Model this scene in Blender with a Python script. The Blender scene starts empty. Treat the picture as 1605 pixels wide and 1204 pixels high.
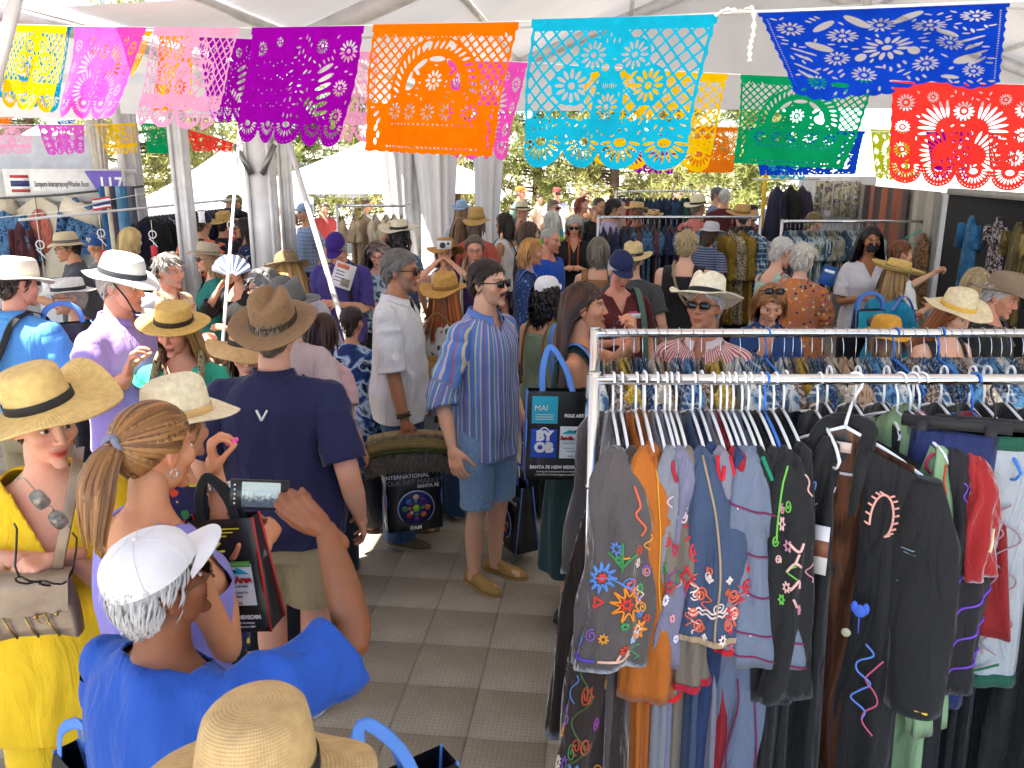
import bpy, bmesh, math, random
import numpy as np
from mathutils import Vector, Matrix
# ------------------------------------------------------------------ camera, sky, sun, exposure
SC = bpy.context.scene
COL = SC.collection
R_ = math.radians
CAM_H, PITCH, FPX, CX, CY = 2.24, R_(14.7), 1300.0, 802.5, 602.0
cam_d = bpy.data.cameras.new('camera')
cam_d.sensor_width = 36.0
cam_d.lens = 36.0 * FPX / 1605.0
cam_d.clip_start, cam_d.clip_end = 0.05, 800
cam_d.dof.use_dof = True
cam_d.dof.focus_distance = 3.9
cam_d.dof.aperture_fstop = 10.0
cam = bpy.data.objects.new('camera', cam_d)
cam.location = (0, 0, CAM_H)
cam.rotation_euler = (math.pi / 2 - PITCH, 0, 0)
COL.objects.link(cam)
SC.camera = cam
SUN_DIR = Vector((-0.42, -0.16, 0.89)).normalized()          # towards the sun
wd = bpy.data.worlds.new('World'); SC.world = wd; wd.use_nodes = True
nt = wd.node_tree; nt.nodes.clear()
sk = nt.nodes.new('ShaderNodeTexSky'); sk.sky_type = 'NISHITA'; sk.sun_disc = False
sk.sun_elevation = math.asin(SUN_DIR.z)
sk.sun_rotation = math.atan2(SUN_DIR.x, SUN_DIR.y)
sk.altitude = 2000; sk.dust_density = 1.5
bg = nt.nodes.new('ShaderNodeBackground'); bg.inputs[1].default_value = 0.09
wo = nt.nodes.new('ShaderNodeOutputWorld')
nt.links.new(sk.outputs[0], bg.inputs[0]); nt.links.new(bg.outputs[0], wo.inputs[0])
sd = bpy.data.lights.new('sun', 'SUN'); sd.energy = 5.0; sd.angle = R_(0.53); sd.color = (1.0, 0.94, 0.85)
sun = bpy.data.objects.new('sun', sd); COL.objects.link(sun)
sun.rotation_euler = (-SUN_DIR).to_track_quat('-Z', 'Y').to_euler()
vs = SC.view_settings
SC.display_settings.display_device = 'sRGB'
vs.view_transform = 'Standard'; vs.look = 'None'; vs.exposure = 2.42; vs.gamma = 1.0; vs.use_curve_mapping = False
SC.cycles.use_denoising = True
SC.cycles.max_bounces = 8; SC.cycles.diffuse_bounces = 4; SC.cycles.glossy_bounces = 3
SC.cycles.transmission_bounces = 6; SC.cycles.transparent_max_bounces = 8
SC.cycles.sample_clamp_indirect = 6.0
SC.cycles.caustics_reflective = False; SC.cycles.caustics_refractive = False
RNG = np.random.default_rng(7)
random.seed(7)
# ------------------------------------------------------------------ pixel <-> place
_c, _s = math.cos(PITCH), math.sin(PITCH)
def at(px, py, Y):
 a = (px - CX) / FPX; b = -(py - CY) / FPX
 d = Vector((a, _c + b * _s, -_s + b * _c))
 return Vector((0, 0, CAM_H)) + d * (Y / d.y)
def at_z(px, py, z):
 a = (px - CX) / FPX; b = -(py - CY) / FPX
 d = Vector((a, _c + b * _s, -_s + b * _c))
 return Vector((0, 0, CAM_H)) + d * ((z - CAM_H) / d.z)
# ------------------------------------------------------------------ geometry helpers: geo = (V, Q, T)
def G(V, Q=None, T=None):
 V = np.asarray(V, float).reshape(-1, 3)
 Q = np.zeros((0, 4), int) if Q is None or len(Q) == 0 else np.asarray(Q, int).reshape(-1, 4)
 T = np.zeros((0, 3), int) if T is None or len(T) == 0 else np.asarray(T, int).reshape(-1, 3)
 return (V, Q, T)
def gjoin(gs):
 Vs, Qs, Ts, o = [], [], [], 0
 for V, Q, T in gs:
  Vs.append(V); Qs.append(Q + o); Ts.append(T + o); o += len(V)
 return (np.concatenate(Vs), np.concatenate(Qs), np.concatenate(Ts))
def gx(g, M):
 M = np.array(M)
 return (g[0] @ M[:3, :3].T + M[:3, 3], g[1], g[2])
def loft(R, cap0=True, cap1=True, closed=True):
 R = np.asarray(R, float); n, s, _ = R.shape
 V = R.reshape(-1, 3)
 i = np.arange(n - 1)[:, None]; j = np.arange(s if closed else s - 1)[None, :]
 j2 = (j + 1) % s
 Q = np.stack([i * s + j, i * s + j2, (i + 1) * s + j2, (i + 1) * s + j], -1).reshape(-1, 4)
 T = []
 if cap0:
  V = np.vstack([V, R[0].mean(0)]); c = len(V) - 1
  T += [[c, (k + 1) % s, k] for k in range(s)]
 if cap1:
  V = np.vstack([V, R[-1].mean(0)]); c = len(V) - 1; b = (n - 1) * s
  T += [[c, b + k, b + (k + 1) % s] for k in range(s)]
 return G(V, Q, T)
def tube(path, rad, ns=8, caps=True, flat=1.0, up=None, raw=False):
 P = np.asarray(path, float); k = len(P)
 rad = np.full(k, rad) if np.isscalar(rad) else np.asarray(rad, float)
 t = np.gradient(P, axis=0); t /= np.linalg.norm(t, axis=1)[:, None] + 1e-9
 u = np.array(up if up is not None else ([0, 0, 1.] if abs(t[0][2]) < .9 else [1., 0, 0]))
 a = np.linspace(0, 2 * math.pi, ns, endpoint=False)
 R = []
 for i in range(k):
  u = u - t[i] * (u @ t[i]); u /= np.linalg.norm(u) + 1e-9
  v = np.cross(t[i], u)
  R.append(P[i] + rad[i] * (np.cos(a)[:, None] * u * flat + np.sin(a)[:, None] * v))
 if raw: return np.array(R)
 return loft(np.array(R), caps, caps)
def capsule(a, b, ra, rb, ns=10, flat=1.0, up=None):
 a = np.array(a, float); b = np.array(b, float); d = b - a; L = np.linalg.norm(d) + 1e-9; d /= L
 ts, rs = [], []
 for q in (1.0, .85, .5, 0):
  ts.append(-ra * q); rs.append(ra * math.sqrt(max(0, 1 - q * q)) + 1e-4)
 for q in (0, .5, .85, 1.0):
  ts.append(L + rb * q); rs.append(rb * math.sqrt(max(0, 1 - q * q)) + 1e-4)
 return tube([a + d * t for t in ts], rs, ns, True, flat, up)
def box(cx, cy, cz, sx, sy, sz):
 V = [(cx + sx / 2 * a, cy + sy / 2 * b, cz + sz / 2 * c) for c in (-1, 1) for b in (-1, 1) for a in (-1, 1)]
 return G(V, [(0, 2, 3, 1), (4, 5, 7, 6), (0, 1, 5, 4), (2, 6, 7, 3), (0, 4, 6, 2), (1, 3, 7, 5)])
def beam(a, b, w, h=None):
 h = h or w
 a = Vector(a); b = Vector(b); d = (b - a); L = d.length
 q = d.to_track_quat('Z', 'Y').to_matrix().to_4x4()
 return gx(box(0, 0, L / 2, w, h, L), Matrix.Translation(a) @ q)
def cr(pts, n=24, closed=False):
 """Catmull-Rom through points"""
 P = np.asarray(pts, float); m = len(P)
 if closed: E = np.vstack([P[-1], P, P[0], P[1]]); segs = m
 else: E = np.vstack([2 * P[0] - P[1], P, 2 * P[-1] - P[-2]]); segs = m - 1
 out = []
 for t in np.linspace(0, segs, n, endpoint=not closed):
  i = min(int(t), segs - 1); f = t - i
  a, b, c, d = E[i], E[i + 1], E[i + 2], E[i + 3]
  out.append(.5 * (2 * b + (c - a) * f + (2 * a - 5 * b + 4 * c - d) * f * f + (3 * b - a - 3 * c + d) * f ** 3))
 return np.array(out)
def to_mesh(name, g, smooth=True):
 V, Q, T = g
 me = bpy.data.meshes.new(name)
 nq, ntr = len(Q), len(T)
 me.vertices.add(len(V)); me.vertices.foreach_set('co', V.astype(np.float32).ravel())
 loops = np.concatenate([Q.ravel(), T.ravel()]).astype(np.int32)
 me.loops.add(len(loops)); me.loops.foreach_set('vertex_index', loops)
 me.polygons.add(nq + ntr)
 st = np.concatenate([np.arange(nq) * 4, nq * 4 + np.arange(ntr) * 3]).astype(np.int32)
 me.polygons.foreach_set('loop_start', st)
 if smooth: me.polygons.foreach_set('use_smooth', np.ones(nq + ntr, bool))
 me.update(calc_edges=True); me.validate()
 return me
def ob(name, data, mat=None, parent=None, loc=None, rz=None):
 if isinstance(data, tuple): data = to_mesh(name, data)
 o = bpy.data.objects.new(name, data)
 if mat is not None:
  data.materials.clear()
  for m in (mat if isinstance(mat, (list, tuple)) else [mat]): data.materials.append(m)
 COL.objects.link(o)
 if parent is not None: o.parent = parent
 if loc is not None: o.location = loc
 if rz is not None: o.rotation_euler[2] = rz
 return o
def obf(name, g, mat=None, parent=None, **k):      # flat shaded
 return ob(name, to_mesh(name, g, False), mat, parent, **k)
def empty(name, loc=(0, 0, 0), rz=0):
 o = bpy.data.objects.new(name, None); COL.objects.link(o); o.location = loc; o.rotation_euler[2] = rz
 o.empty_display_size = .1
 return o
def tag(o, label, cat, group=None):
 o['label'] = label; o['category'] = cat
 if group: o['group'] = group
 return o
def struct(o):
 o['kind'] = 'structure'; return o
def copy_tree(o, parent=None):
 c = o.copy(); COL.objects.link(c); c.parent = parent
 for ch in o.children: copy_tree(ch, c)
 return c
def vcol(me, C):
 """per-vertex colour (n,3)"""
 a = me.color_attributes.new('Col', 'FLOAT_COLOR', 'POINT')
 C4 = np.ones((len(me.vertices), 4), np.float32); C4[:, :3] = C
 a.data.foreach_set('color', C4.ravel())
def vattr(me, name, A):
 a = me.attributes.new(name, 'FLOAT_VECTOR', 'POINT'); a.data.foreach_set('vector', np.asarray(A, np.float32).ravel())
_PERM = RNG.permutation(4096)
_RV = RNG.random(4096) * 2 - 1
def vnoise(P, scale=1.0, seed=0):
 P = np.asarray(P, float) * scale + seed * 17.31
 I = np.floor(P).astype(int); F = P - I; F = F * F * (3 - 2 * F)
 def h(dx, dy, dz):
  return _RV[_PERM[(_PERM[(_PERM[(I[:, 0] + dx) & 4095] + I[:, 1] + dy) & 4095] + I[:, 2] + dz) & 4095]]
 x, y, z = F.T
 c = lambda a, b, t: a + (b - a) * t
 return c(c(c(h(0, 0, 0), h(1, 0, 0), x), c(h(0, 1, 0), h(1, 1, 0), x), y),
    c(c(h(0, 0, 1), h(1, 0, 1), x), c(h(0, 1, 1), h(1, 1, 1), x), y), z)
# ------------------------------------------------------------------ materials
_MC = {}
def srgb(h):
 """'#rrggbb' -> linear"""
 h = h.lstrip('#'); o = []
 for i in (0, 2, 4):
  v = int(h[i:i + 2], 16) / 255
  o.append(v / 12.92 if v <= .04045 else ((v + .055) / 1.055) ** 2.4)
 return tuple(o)
def _new(name):
 m = bpy.data.materials.new(name); m.use_nodes = True
 n = m.node_tree; n.nodes.clear()
 out = n.nodes.new('ShaderNodeOutputMaterial'); b = n.nodes.new('ShaderNodeBsdfPrincipled')
 n.links.new(b.outputs[0], out.inputs[0])
 return m, n, b
def node(n, typ, **kw):
 x = n.nodes.new(typ)
 for k, v in kw.items():
  if k.startswith('i_'):
   key = k[2:]; key = int(key) if key.isdigit() else key.replace('_', ' ')
   x.inputs[key].default_value = v
  else: setattr(x, k, v)
 return x
def ramp(n, fac, stops, interp='LINEAR'):
 r = n.nodes.new('ShaderNodeValToRGB'); r.color_ramp.interpolation = interp
 e = r.color_ramp.elements
 while len(e) < len(stops): e.new(0.5)
 for el, (p, c) in zip(e, stops): el.position = p; el.color = (*c[:3], 1)
 n.links.new(fac, r.inputs[0]); return r
def coords(n, kind='Object', scale=(1, 1, 1), attr=None):
 mp = n.nodes.new('ShaderNodeMapping'); mp.inputs['Scale'].default_value = scale
 if attr:
  a = n.nodes.new('ShaderNodeAttribute'); a.attribute_name = attr; n.links.new(a.outputs['Vector'], mp.inputs[0])
 else:
  tc = n.nodes.new('ShaderNodeTexCoord'); n.links.new(tc.outputs[kind], mp.inputs[0])
 return mp.outputs[0]
def mixc(n, fac, a, b, blend='MIX'):
 m = n.nodes.new('ShaderNodeMix'); m.data_type = 'RGBA'; m.blend_type = blend
 if isinstance(fac, (int, float)): m.inputs[0].default_value = fac
 else: n.links.new(fac, m.inputs[0])
 for s, v in ((6, a), (7, b)):
  if isinstance(v, tuple): m.inputs[s].default_value = (*v[:3], 1)
  else: n.links.new(v, m.inputs[s])
 return m.outputs[2]
def math_(n, op, a, b=None, c=None):
 m = n.nodes.new('ShaderNodeMath'); m.operation = op
 for i, v in enumerate((a, b, c)):
  if v is None: continue
  if isinstance(v, (int, float)): m.inputs[i].default_value = v
  else: n.links.new(v, m.inputs[i])
 return m.outputs[0]
def bump(n, b, h, strength=.3, dist=.01):
 x = n.nodes.new('ShaderNodeBump'); x.inputs['Strength'].default_value = strength; x.inputs['Distance'].default_value = dist
 n.links.new(h, x.inputs['Height']); n.links.new(x.outputs[0], b.inputs['Normal'])
def plain(col, rough=.6, metal=0., var=.12, vscale=8, bmp=0., name='paint', spec=.4, trans=0.):
 k = ('plain', col, rough, metal, var, vscale, bmp, trans)
 if k in _MC: return _MC[k]
 m, n, b = _new(name)
 v = coords(n)
 nz = node(n, 'ShaderNodeTexNoise', i_Scale=vscale, i_Detail=4.0); n.links.new(v, nz.inputs['Vector'])
 r = ramp(n, nz.outputs[0], [(.3, tuple(c * (1 - var) for c in col)), (.7, tuple(min(1, c * (1 + var)) for c in col))])
 n.links.new(r.outputs[0], b.inputs['Base Color'])
 b.inputs['Roughness'].default_value = rough; b.inputs['Metallic'].default_value = metal
 b.inputs['Specular IOR Level'].default_value = spec
 if bmp:
  n2 = node(n, 'ShaderNodeTexNoise', i_Scale=vscale * 6, i_Detail=3.0); n.links.new(v, n2.inputs['Vector'])
  bump(n, b, n2.outputs[0], bmp, .004)
 _MC[k] = m; return m
def vcolmat(kind='skin'):
 k = ('vcol', kind)
 if k in _MC: return _MC[k]
 m, n, b = _new(kind)
 a = node(n, 'ShaderNodeVertexColor', layer_name='Col')
 v = coords(n)
 if kind == 'skin':
  nz = node(n, 'ShaderNodeTexNoise', i_Scale=60.0, i_Detail=5.0); n.links.new(v, nz.inputs['Vector'])
  n2 = node(n, 'ShaderNodeTexNoise', i_Scale=9.0, i_Detail=2.0); n.links.new(v, n2.inputs['Vector'])
  c = mixc(n, .16, a.outputs[0], nz.outputs[1], 'OVERLAY')
  r = ramp(n, n2.outputs[0], [(.32, (1, .86, .82)), (.68, (.90, .98, 1))])
  c = mixc(n, .8, c, r.outputs[0], 'MULTIPLY')
  n.links.new(c, b.inputs['Base Color'])
  b.inputs['Roughness'].default_value = .48; b.inputs['Specular IOR Level'].default_value = .35
  b.inputs['Subsurface Weight'].default_value = .12
  b.inputs['Subsurface Radius'].default_value = (.012, .005, .003); b.inputs['Subsurface Scale'].default_value = .6
  bump(n, b, nz.outputs[0], .12, .002)
 else:
  n.links.new(a.outputs[0], b.inputs['Base Color'])
  b.inputs['Roughness'].default_value = .42 if kind == 'hair' else .85
  b.inputs['Specular IOR Level'].default_value = .35 if kind == 'hair' else .2
 _MC[k] = m; return m
def fab(base, pattern=None, cols=(), scale=20, rough=.85, attr=None, fold=.6, sheen=.15, velvet=False):
 """woven fabric; pattern: None/stripes/hstripes/floral/tiedye/check/zigzag/speckle/ikat"""
 k = ('fab', base, pattern, tuple(cols), scale, rough, attr, fold, velvet)
 if k in _MC: return _MC[k]
 base = tuple(max(c, .018) + .004 for c in base)
 m, n, b = _new('fabric')
 v = coords(n, attr=attr)
 col = None
 if pattern in ('stripes', 'hstripes', 'zigzag'):
  sp = node(n, 'ShaderNodeSeparateXYZ'); n.links.new(v, sp.inputs[0])
  if pattern == 'stripes':
   q = math_(n, 'ARCTAN2', sp.outputs[1], sp.outputs[0]); q = math_(n, 'MULTIPLY', q, scale / 6.28318)
  elif pattern == 'hstripes':
   q = math_(n, 'MULTIPLY', sp.outputs[2], scale)
  else:
   xx = math_(n, 'MULTIPLY', sp.outputs[0], scale)
   zz = math_(n, 'PINGPONG', math_(n, 'MULTIPLY', sp.outputs[2], scale * 1.3), .5)
   q = math_(n, 'ADD', xx, math_(n, 'MULTIPLY', zz, .9))
  q = math_(n, 'FRACT', math_(n, 'ADD', q, 40.0))
  N = len(cols); st = []
  for i, (w, c) in enumerate(cols): st.append((w, c))
  col = ramp(n, q, st, 'CONSTANT').outputs[0]
 elif pattern == 'floral':
  vo = node(n, 'ShaderNodeTexVoronoi', i_Scale=float(scale)); n.links.new(v, vo.inputs['Vector'])
  N = len(cols)
  sp = node(n, 'ShaderNodeSeparateColor'); n.links.new(vo.outputs['Color'], sp.inputs[0])
  pick = ramp(n, sp.outputs[0], [(i / N, c) for i, c in enumerate(cols)], 'CONSTANT').outputs[0]
  nz = node(n, 'ShaderNodeTexNoise', i_Scale=scale * 1.7, i_Detail=2.0); n.links.new(v, nz.inputs['Vector'])
  d = math_(n, 'ADD', vo.outputs['Distance'], math_(n, 'MULTIPLY', nz.outputs[0], .55))
  f = ramp(n, d, [(.0, (1, 1, 1)), (.62, (0, 0, 0))], 'CONSTANT').outputs[0]
  col = mixc(n, f, base, pick)
 elif pattern in ('tiedye', 'ikat', 'speckle'):
  sc = (1, 1, 1) if pattern != 'ikat' else (1, 1, .18)
  mp = node(n, 'ShaderNodeMapping'); mp.inputs['Scale'].default_value = sc; n.links.new(v, mp.inputs[0])
  nz = node(n, 'ShaderNodeTexNoise', i_Scale=float(scale), i_Detail=3.0 if pattern != 'speckle' else 1.0, i_Distortion=.8)
  n.links.new(mp.outputs[0], nz.inputs['Vector'])
  cc = [base] + list(cols); N = len(cc)
  col = ramp(n, nz.outputs[0], [(.36 + .30 * i / max(1, N - 1), c) for i, c in enumerate(cc)],
       'CONSTANT' if pattern == 'speckle' else 'EASE').outputs[0]
 elif pattern == 'check':
  sp = node(n, 'ShaderNodeSeparateXYZ'); n.links.new(v, sp.inputs[0])
  h = math_(n, 'ADD', math_(n, 'ADD', sp.outputs[0], sp.outputs[1]), 50.0)
  a1 = math_(n, 'LESS_THAN', math_(n, 'FRACT', math_(n, 'MULTIPLY', h, scale)), .3)
  a2 = math_(n, 'LESS_THAN', math_(n, 'FRACT', math_(n, 'MULTIPLY', sp.outputs[2], scale)), .3)
  col = mixc(n, math_(n, 'MULTIPLY', math_(n, 'ADD', a1, a2), .5), base, cols[0])
 nz0 = node(n, 'ShaderNodeTexNoise', i_Scale=7.0, i_Detail=4.0); n.links.new(v, nz0.inputs['Vector'])
 rv = ramp(n, nz0.outputs[0], [(.3, (.86, .86, .86)), (.7, (1.0, 1.0, 1.0))]).outputs[0]
 c = mixc(n, 1.0, base if col is None else col, rv, 'MULTIPLY')
 n.links.new(c, b.inputs['Base Color'])
 b.inputs['Roughness'].default_value = rough; b.inputs['Specular IOR Level'].default_value = .2
 b.inputs['Sheen Weight'].default_value = .9 if velvet else sheen
 b.inputs['Sheen Roughness'].default_value = .35
 mp = node(n, 'ShaderNodeMapping'); mp.inputs['Scale'].default_value = (11, 11, 3.2); n.links.new(v, mp.inputs[0])
 nf = node(n, 'ShaderNodeTexNoise', i_Scale=1.0, i_Detail=3.5, i_Distortion=1.2); n.links.new(mp.outputs[0], nf.inputs['Vector'])
 wv = node(n, 'ShaderNodeTexNoise', i_Scale=260.0, i_Detail=1.0); n.links.new(v, wv.inputs['Vector'])
 hh = math_(n, 'ADD', nf.outputs[0], math_(n, 'MULTIPLY', wv.outputs[0], .05))
 bump(n, b, hh, fold, .03)
 _MC[k] = m; return m
def chrome(name='chrome'):
 k = ('chrome',)
 if k in _MC: return _MC[k]
 m, n, b = _new(name)
 v = coords(n); nz = node(n, 'ShaderNodeTexNoise', i_Scale=30.0, i_Detail=3.0); n.links.new(v, nz.inputs['Vector'])
 r = ramp(n, nz.outputs[0], [(.3, (.12, .12, .12)), (.7, (.24, .24, .24))]); n.links.new(r.outputs[0], b.inputs['Roughness'])
 b.inputs['Base Color'].default_value = (.72, .72, .73, 1); b.inputs['Metallic'].default_value = 1.0
 _MC[k] = m; return m
def straw(col, ring=160., weave=True):
 k = ('straw', col, ring)
 if k in _MC: return _MC[k]
 m, n, b = _new('straw')
 v = coords(n); sp = node(n, 'ShaderNodeSeparateXYZ'); n.links.new(v, sp.inputs[0])
 r = math_(n, 'SQRT', math_(n, 'ADD', math_(n, 'POWER', sp.outputs[0], 2.0), math_(n, 'POWER', math_(n, 'MULTIPLY', sp.outputs[1], .83), 2.0)))
 q = math_(n, 'ADD', r, math_(n, 'MULTIPLY', sp.outputs[2], -1.0))
 w = math_(n, 'SINE', math_(n, 'MULTIPLY', q, ring * 6.28))
 an = math_(n, 'ARCTAN2', sp.outputs[1], sp.outputs[0])
 w2 = math_(n, 'SINE', math_(n, 'MULTIPLY', an, 120.0))
 ww = math_(n, 'ADD', math_(n, 'MULTIPLY', w, .6), math_(n, 'MULTIPLY', w2, .4))
 nz = node(n, 'ShaderNodeTexNoise', i_Scale=45.0, i_Detail=4.0); n.links.new(v, nz.inputs['Vector'])
 f = math_(n, 'ADD', math_(n, 'MULTIPLY', ww, .16), math_(n, 'MULTIPLY', nz.outputs[0], .9))
 rr = ramp(n, f, [(.2, tuple(c * .74 for c in col)), (.7, tuple(min(1, c * 1.08) for c in col))])
 n.links.new(rr.outputs[0], b.inputs['Base Color'])
 b.inputs['Roughness'].default_value = .7; b.inputs['Specular IOR Level'].default_value = .25
 bump(n, b, ww, .35, .003)
 _MC[k] = m; return m
# ------------------------------------------------------------------ voxel union of rough solids into one skin
def remesh_batch(items):
 """items: (geo, voxel, smooth iterations) -> list of geo"""
 if not items: return []
 obs = []
 for g, vox, it, *ra in items:
  o = bpy.data.objects.new('tmp', to_mesh('tmp', g)); COL.objects.link(o)
  r = o.modifiers.new('r', 'REMESH'); r.mode = 'VOXEL'; r.voxel_size = vox; r.use_smooth_shade = True
  if it:
   s = o.modifiers.new('s', 'SMOOTH'); s.factor = .5; s.iterations = it
  if ra and ra[0] < 1:
   d = o.modifiers.new('d', 'DECIMATE'); d.ratio = ra[0]
  obs.append(o)
 dg = bpy.context.evaluated_depsgraph_get(); dg.update()
 out = []
 for o in obs:
  e = o.evaluated_get(dg); me = e.to_mesh()
  n = len(me.vertices); V = np.empty(n * 3, np.float32); me.vertices.foreach_get('co', V)
  L = np.empty(len(me.loops), np.int32); me.loops.foreach_get('vertex_index', L)
  tot = np.empty(len(me.polygons), np.int32); me.polygons.foreach_get('loop_total', tot); st = np.empty(len(me.polygons), np.int32); me.polygons.foreach_get('loop_start', st)
  q4 = st[tot == 4]; q3 = st[tot == 3]
  out.append(G(V.reshape(-1, 3), L[q4[:, None] + np.arange(4)] if len(q4) else None, L[q3[:, None] + np.arange(3)] if len(q3) else None))
  e.to_mesh_clear()
 for o in obs:
  d = o.data; bpy.data.objects.remove(o); bpy.data.meshes.remove(d)
 return out
# ------------------------------------------------------------------ heads
def _smin(a, b, k):
 h = np.clip(.5 + .5 * (b - a) / k, 0, 1)
 return b + (a - b) * h - k * h * (1 - h)
def _ell(P, c, r):
 q = (P - np.array(c)) / np.array(r); k = np.linalg.norm(q, axis=-1)
 return (k - 1) * min(r)
def _cap(P, a, b, ra, rb):
 a = np.array(a); b = np.array(b); ab = b - a
 t = np.clip(((P - a) @ ab) / (ab @ ab), 0, 1)
 return np.linalg.norm(P - a - t[..., None] * ab, axis=-1) - (ra + (rb - ra) * t)
def head_sdf(P, fem, nose=1.0, jaw=1.0, smile=0):
 A = P.copy(); A[..., 0] = np.abs(A[..., 0])
 d = _ell(A, (0, .014, .035), (.076, .097, .085))
 d = _smin(d, _ell(A, (0, -.026, -.042), (.058 * jaw * (.94 if fem else 1.02), .064, .077)), .03)
 d = _smin(d, _ell(A, (.040, -.056, -.022), (.028, .028, .026)), .018)
 d = _smin(d, _cap(A, (0, -.084, .024), (.036, -.076, .023), .010 if fem else .013, .008), .012)
 d = _smin(d, _ell(A, (0, -.083, -.104), (.022, .017, .016)), .018)
 d = -_smin(-d, _ell(A, (.031, -.101, .004), (.021, .019, .013)), .010)
 d = _smin(d, _cap(P, (0, -.088, .012), (0, -.1065 - .006 * (nose - 1), -.030), .0072, .0104 * nose), .010)
 d = _smin(d, _ell(A, (.0108 * nose, -.0965, -.034), (.0078, .0095, .0075)), .006)
 d = -_smin(-d, _cap(A, (0, -.101, -.070), (.02, -.094, -.069 + .006 * smile), .0035, .002), .004)
 d = _smin(d, _ell(A, (0, -.0900, -.0635), (.021, .0085, .0055)), .005)
 d = _smin(d, _ell(A, (0, -.0885, -.0762), (.018, .0085, .0065)), .006)
 d = _smin(d, _ell(A, (.0775, .014, -.006), (.009, .019, .031)), .006)
 d = -_smin(-d, _ell(A, (.090, .010, -.004), (.008, .010, .018)), .006)
 return d
_HT = {}
def head_template(fem, lod, nose=1.0, jaw=1.0):
 k = (fem, lod, nose, jaw)
 if k in _HT: return _HT[k]
 nr, ns = {2: (70, 80), 1: (40, 48), 0: (26, 30)}[lod]
 t = np.linspace(0, 1, nr) ** 1.25 * math.pi
 t[0], t[-1] = .004, math.pi - .004
 a = np.linspace(0, 2 * math.pi, ns, endpoint=False)
 D = np.stack([np.sin(t)[:, None] * np.cos(a), -np.cos(t)[:, None] * np.ones(ns), np.sin(t)[:, None] * np.sin(a)], -1)
 O = np.array([0, -.012, -.015])
 rs = np.linspace(.03, .17, 48)
 S = np.stack([head_sdf(O + D * r, fem, nose, jaw) for r in rs], 0)
 ins = S < 0
 last = len(rs) - 1 - np.argmax(ins[::-1], 0); last = np.clip(last, 0, len(rs) - 2)
 lo = rs[last]; hi = rs[last + 1]
 for _ in range(9):
  m = (lo + hi) / 2; i = head_sdf(O + D * m[..., None], fem, nose, jaw) < 0
  lo = np.where(i, m, lo); hi = np.where(i, hi, m)
 Rg = O + D * ((lo + hi) / 2)[..., None]
 g = loft(Rg, True, True)
 _HT[k] = g; return g
def sphere(c, r, nu=10, nv=8, sc=(1, 1, 1)):
 t = np.linspace(.02, math.pi - .02, nv); a = np.linspace(0, 2 * math.pi, nu, endpoint=False)
 R = np.stack([np.sin(t)[:, None] * np.cos(a), np.sin(t)[:, None] * np.sin(a), np.cos(t)[:, None] * np.ones(nu)], -1) * r * np.array(sc) + np.array(c)
 return loft(R)
def head_geo(fem, lod, skin, lips=None, brow=(.06, .035, .02), nose=1.0, jaw=1.0, stubble=0., stubcol=(.1, .08, .07), eyes=True, smile=0, browd=None):
 if browd is None: browd = .5 if fem else .7
 g = head_template(fem, lod, nose, jaw)
 V = g[0]; x, y, z = V.T; ax = np.abs(x)
 sk = np.array(skin)
 C = np.tile(sk, (len(V), 1))
 def mixm(m, c, k=1.0):
  nonlocal C
  m = np.clip(m, 0, 1)[:, None] * k; C = C * (1 - m) + np.array(c) * m
 red = sk * np.array([1.02, .72, .66])
 mixm(np.exp(-((ax - .042) ** 2 + (z + .03) ** 2) / .0006) * (y < -.04), red, .5)
 mixm(np.exp(-(x ** 2 + (z + .03) ** 2) / .0003) * (y < -.09), red, .45)
 mixm((ax > .071) * (np.abs(y - .014) < .03) * (np.abs(z + .006) < .04), red, .45)
 mixm(np.exp(-((ax - .031) ** 2 / .0004 + (z - .006) ** 2 / .00012)) * (y < -.05), sk * np.array([.72, .62, .6]), .75)
 if stubble:
  m = ((z < -.045) & (y < .0) & (z > -.16)).astype(float) * np.clip((-.04 - z) / .02, 0, 1)
  m = np.maximum(m, ((ax > .045) & (z < -.01) & (y < -.01) & (y > -.06)).astype(float))
  mixm(m, stubcol, stubble)
 if lips is None: lips = sk * np.array([.85, .52, .5])
 lm = np.exp(-((x / .024) ** 4 + ((z + .070) / .0125) ** 4)) * (y < -.075)
 mixm(lm, lips, .85)
 mixm(np.exp(-((x / .022) ** 4 + ((z + .0697 - .004 * smile * ax / .02) / .0022) ** 2)) * (y < -.075), (.05, .012, .01), .8)
 bz = .0235 + .004 * np.sin(np.clip((ax - .012) / .04, 0, 1) * math.pi)
 mixm(np.exp(-((z - bz) / .0042) ** 2) * (ax > .011) * (ax < .052) * (y < -.04), brow, browd)
 mixm(np.exp(-((ax - .031) ** 2 / .00022 + (z - .0085) ** 2 / .000006)) * (y < -.05), (.03, .02, .015), .8)
 gs = [g]; Cs = [C]
 if eyes:
  for sx in (-1, 1):
   e = sphere((sx * .031, -.0742, .0018), .0128, 16 if lod == 2 else 10, 14 if lod == 2 else 9, (1.05, 1.0, .50))
   ev = e[0] - np.array([sx * .031, -.0742, .0018])
   dd = np.hypot(ev[:, 0], ev[:, 2])
   ce = np.where(((dd < .0062) & (ev[:, 1] < 0))[:, None], np.array([.03, .02, .015]), np.array([.72, .68, .64]))
   gs.append(e); Cs.append(ce)
 return gjoin(gs), np.vstack(Cs)
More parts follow.
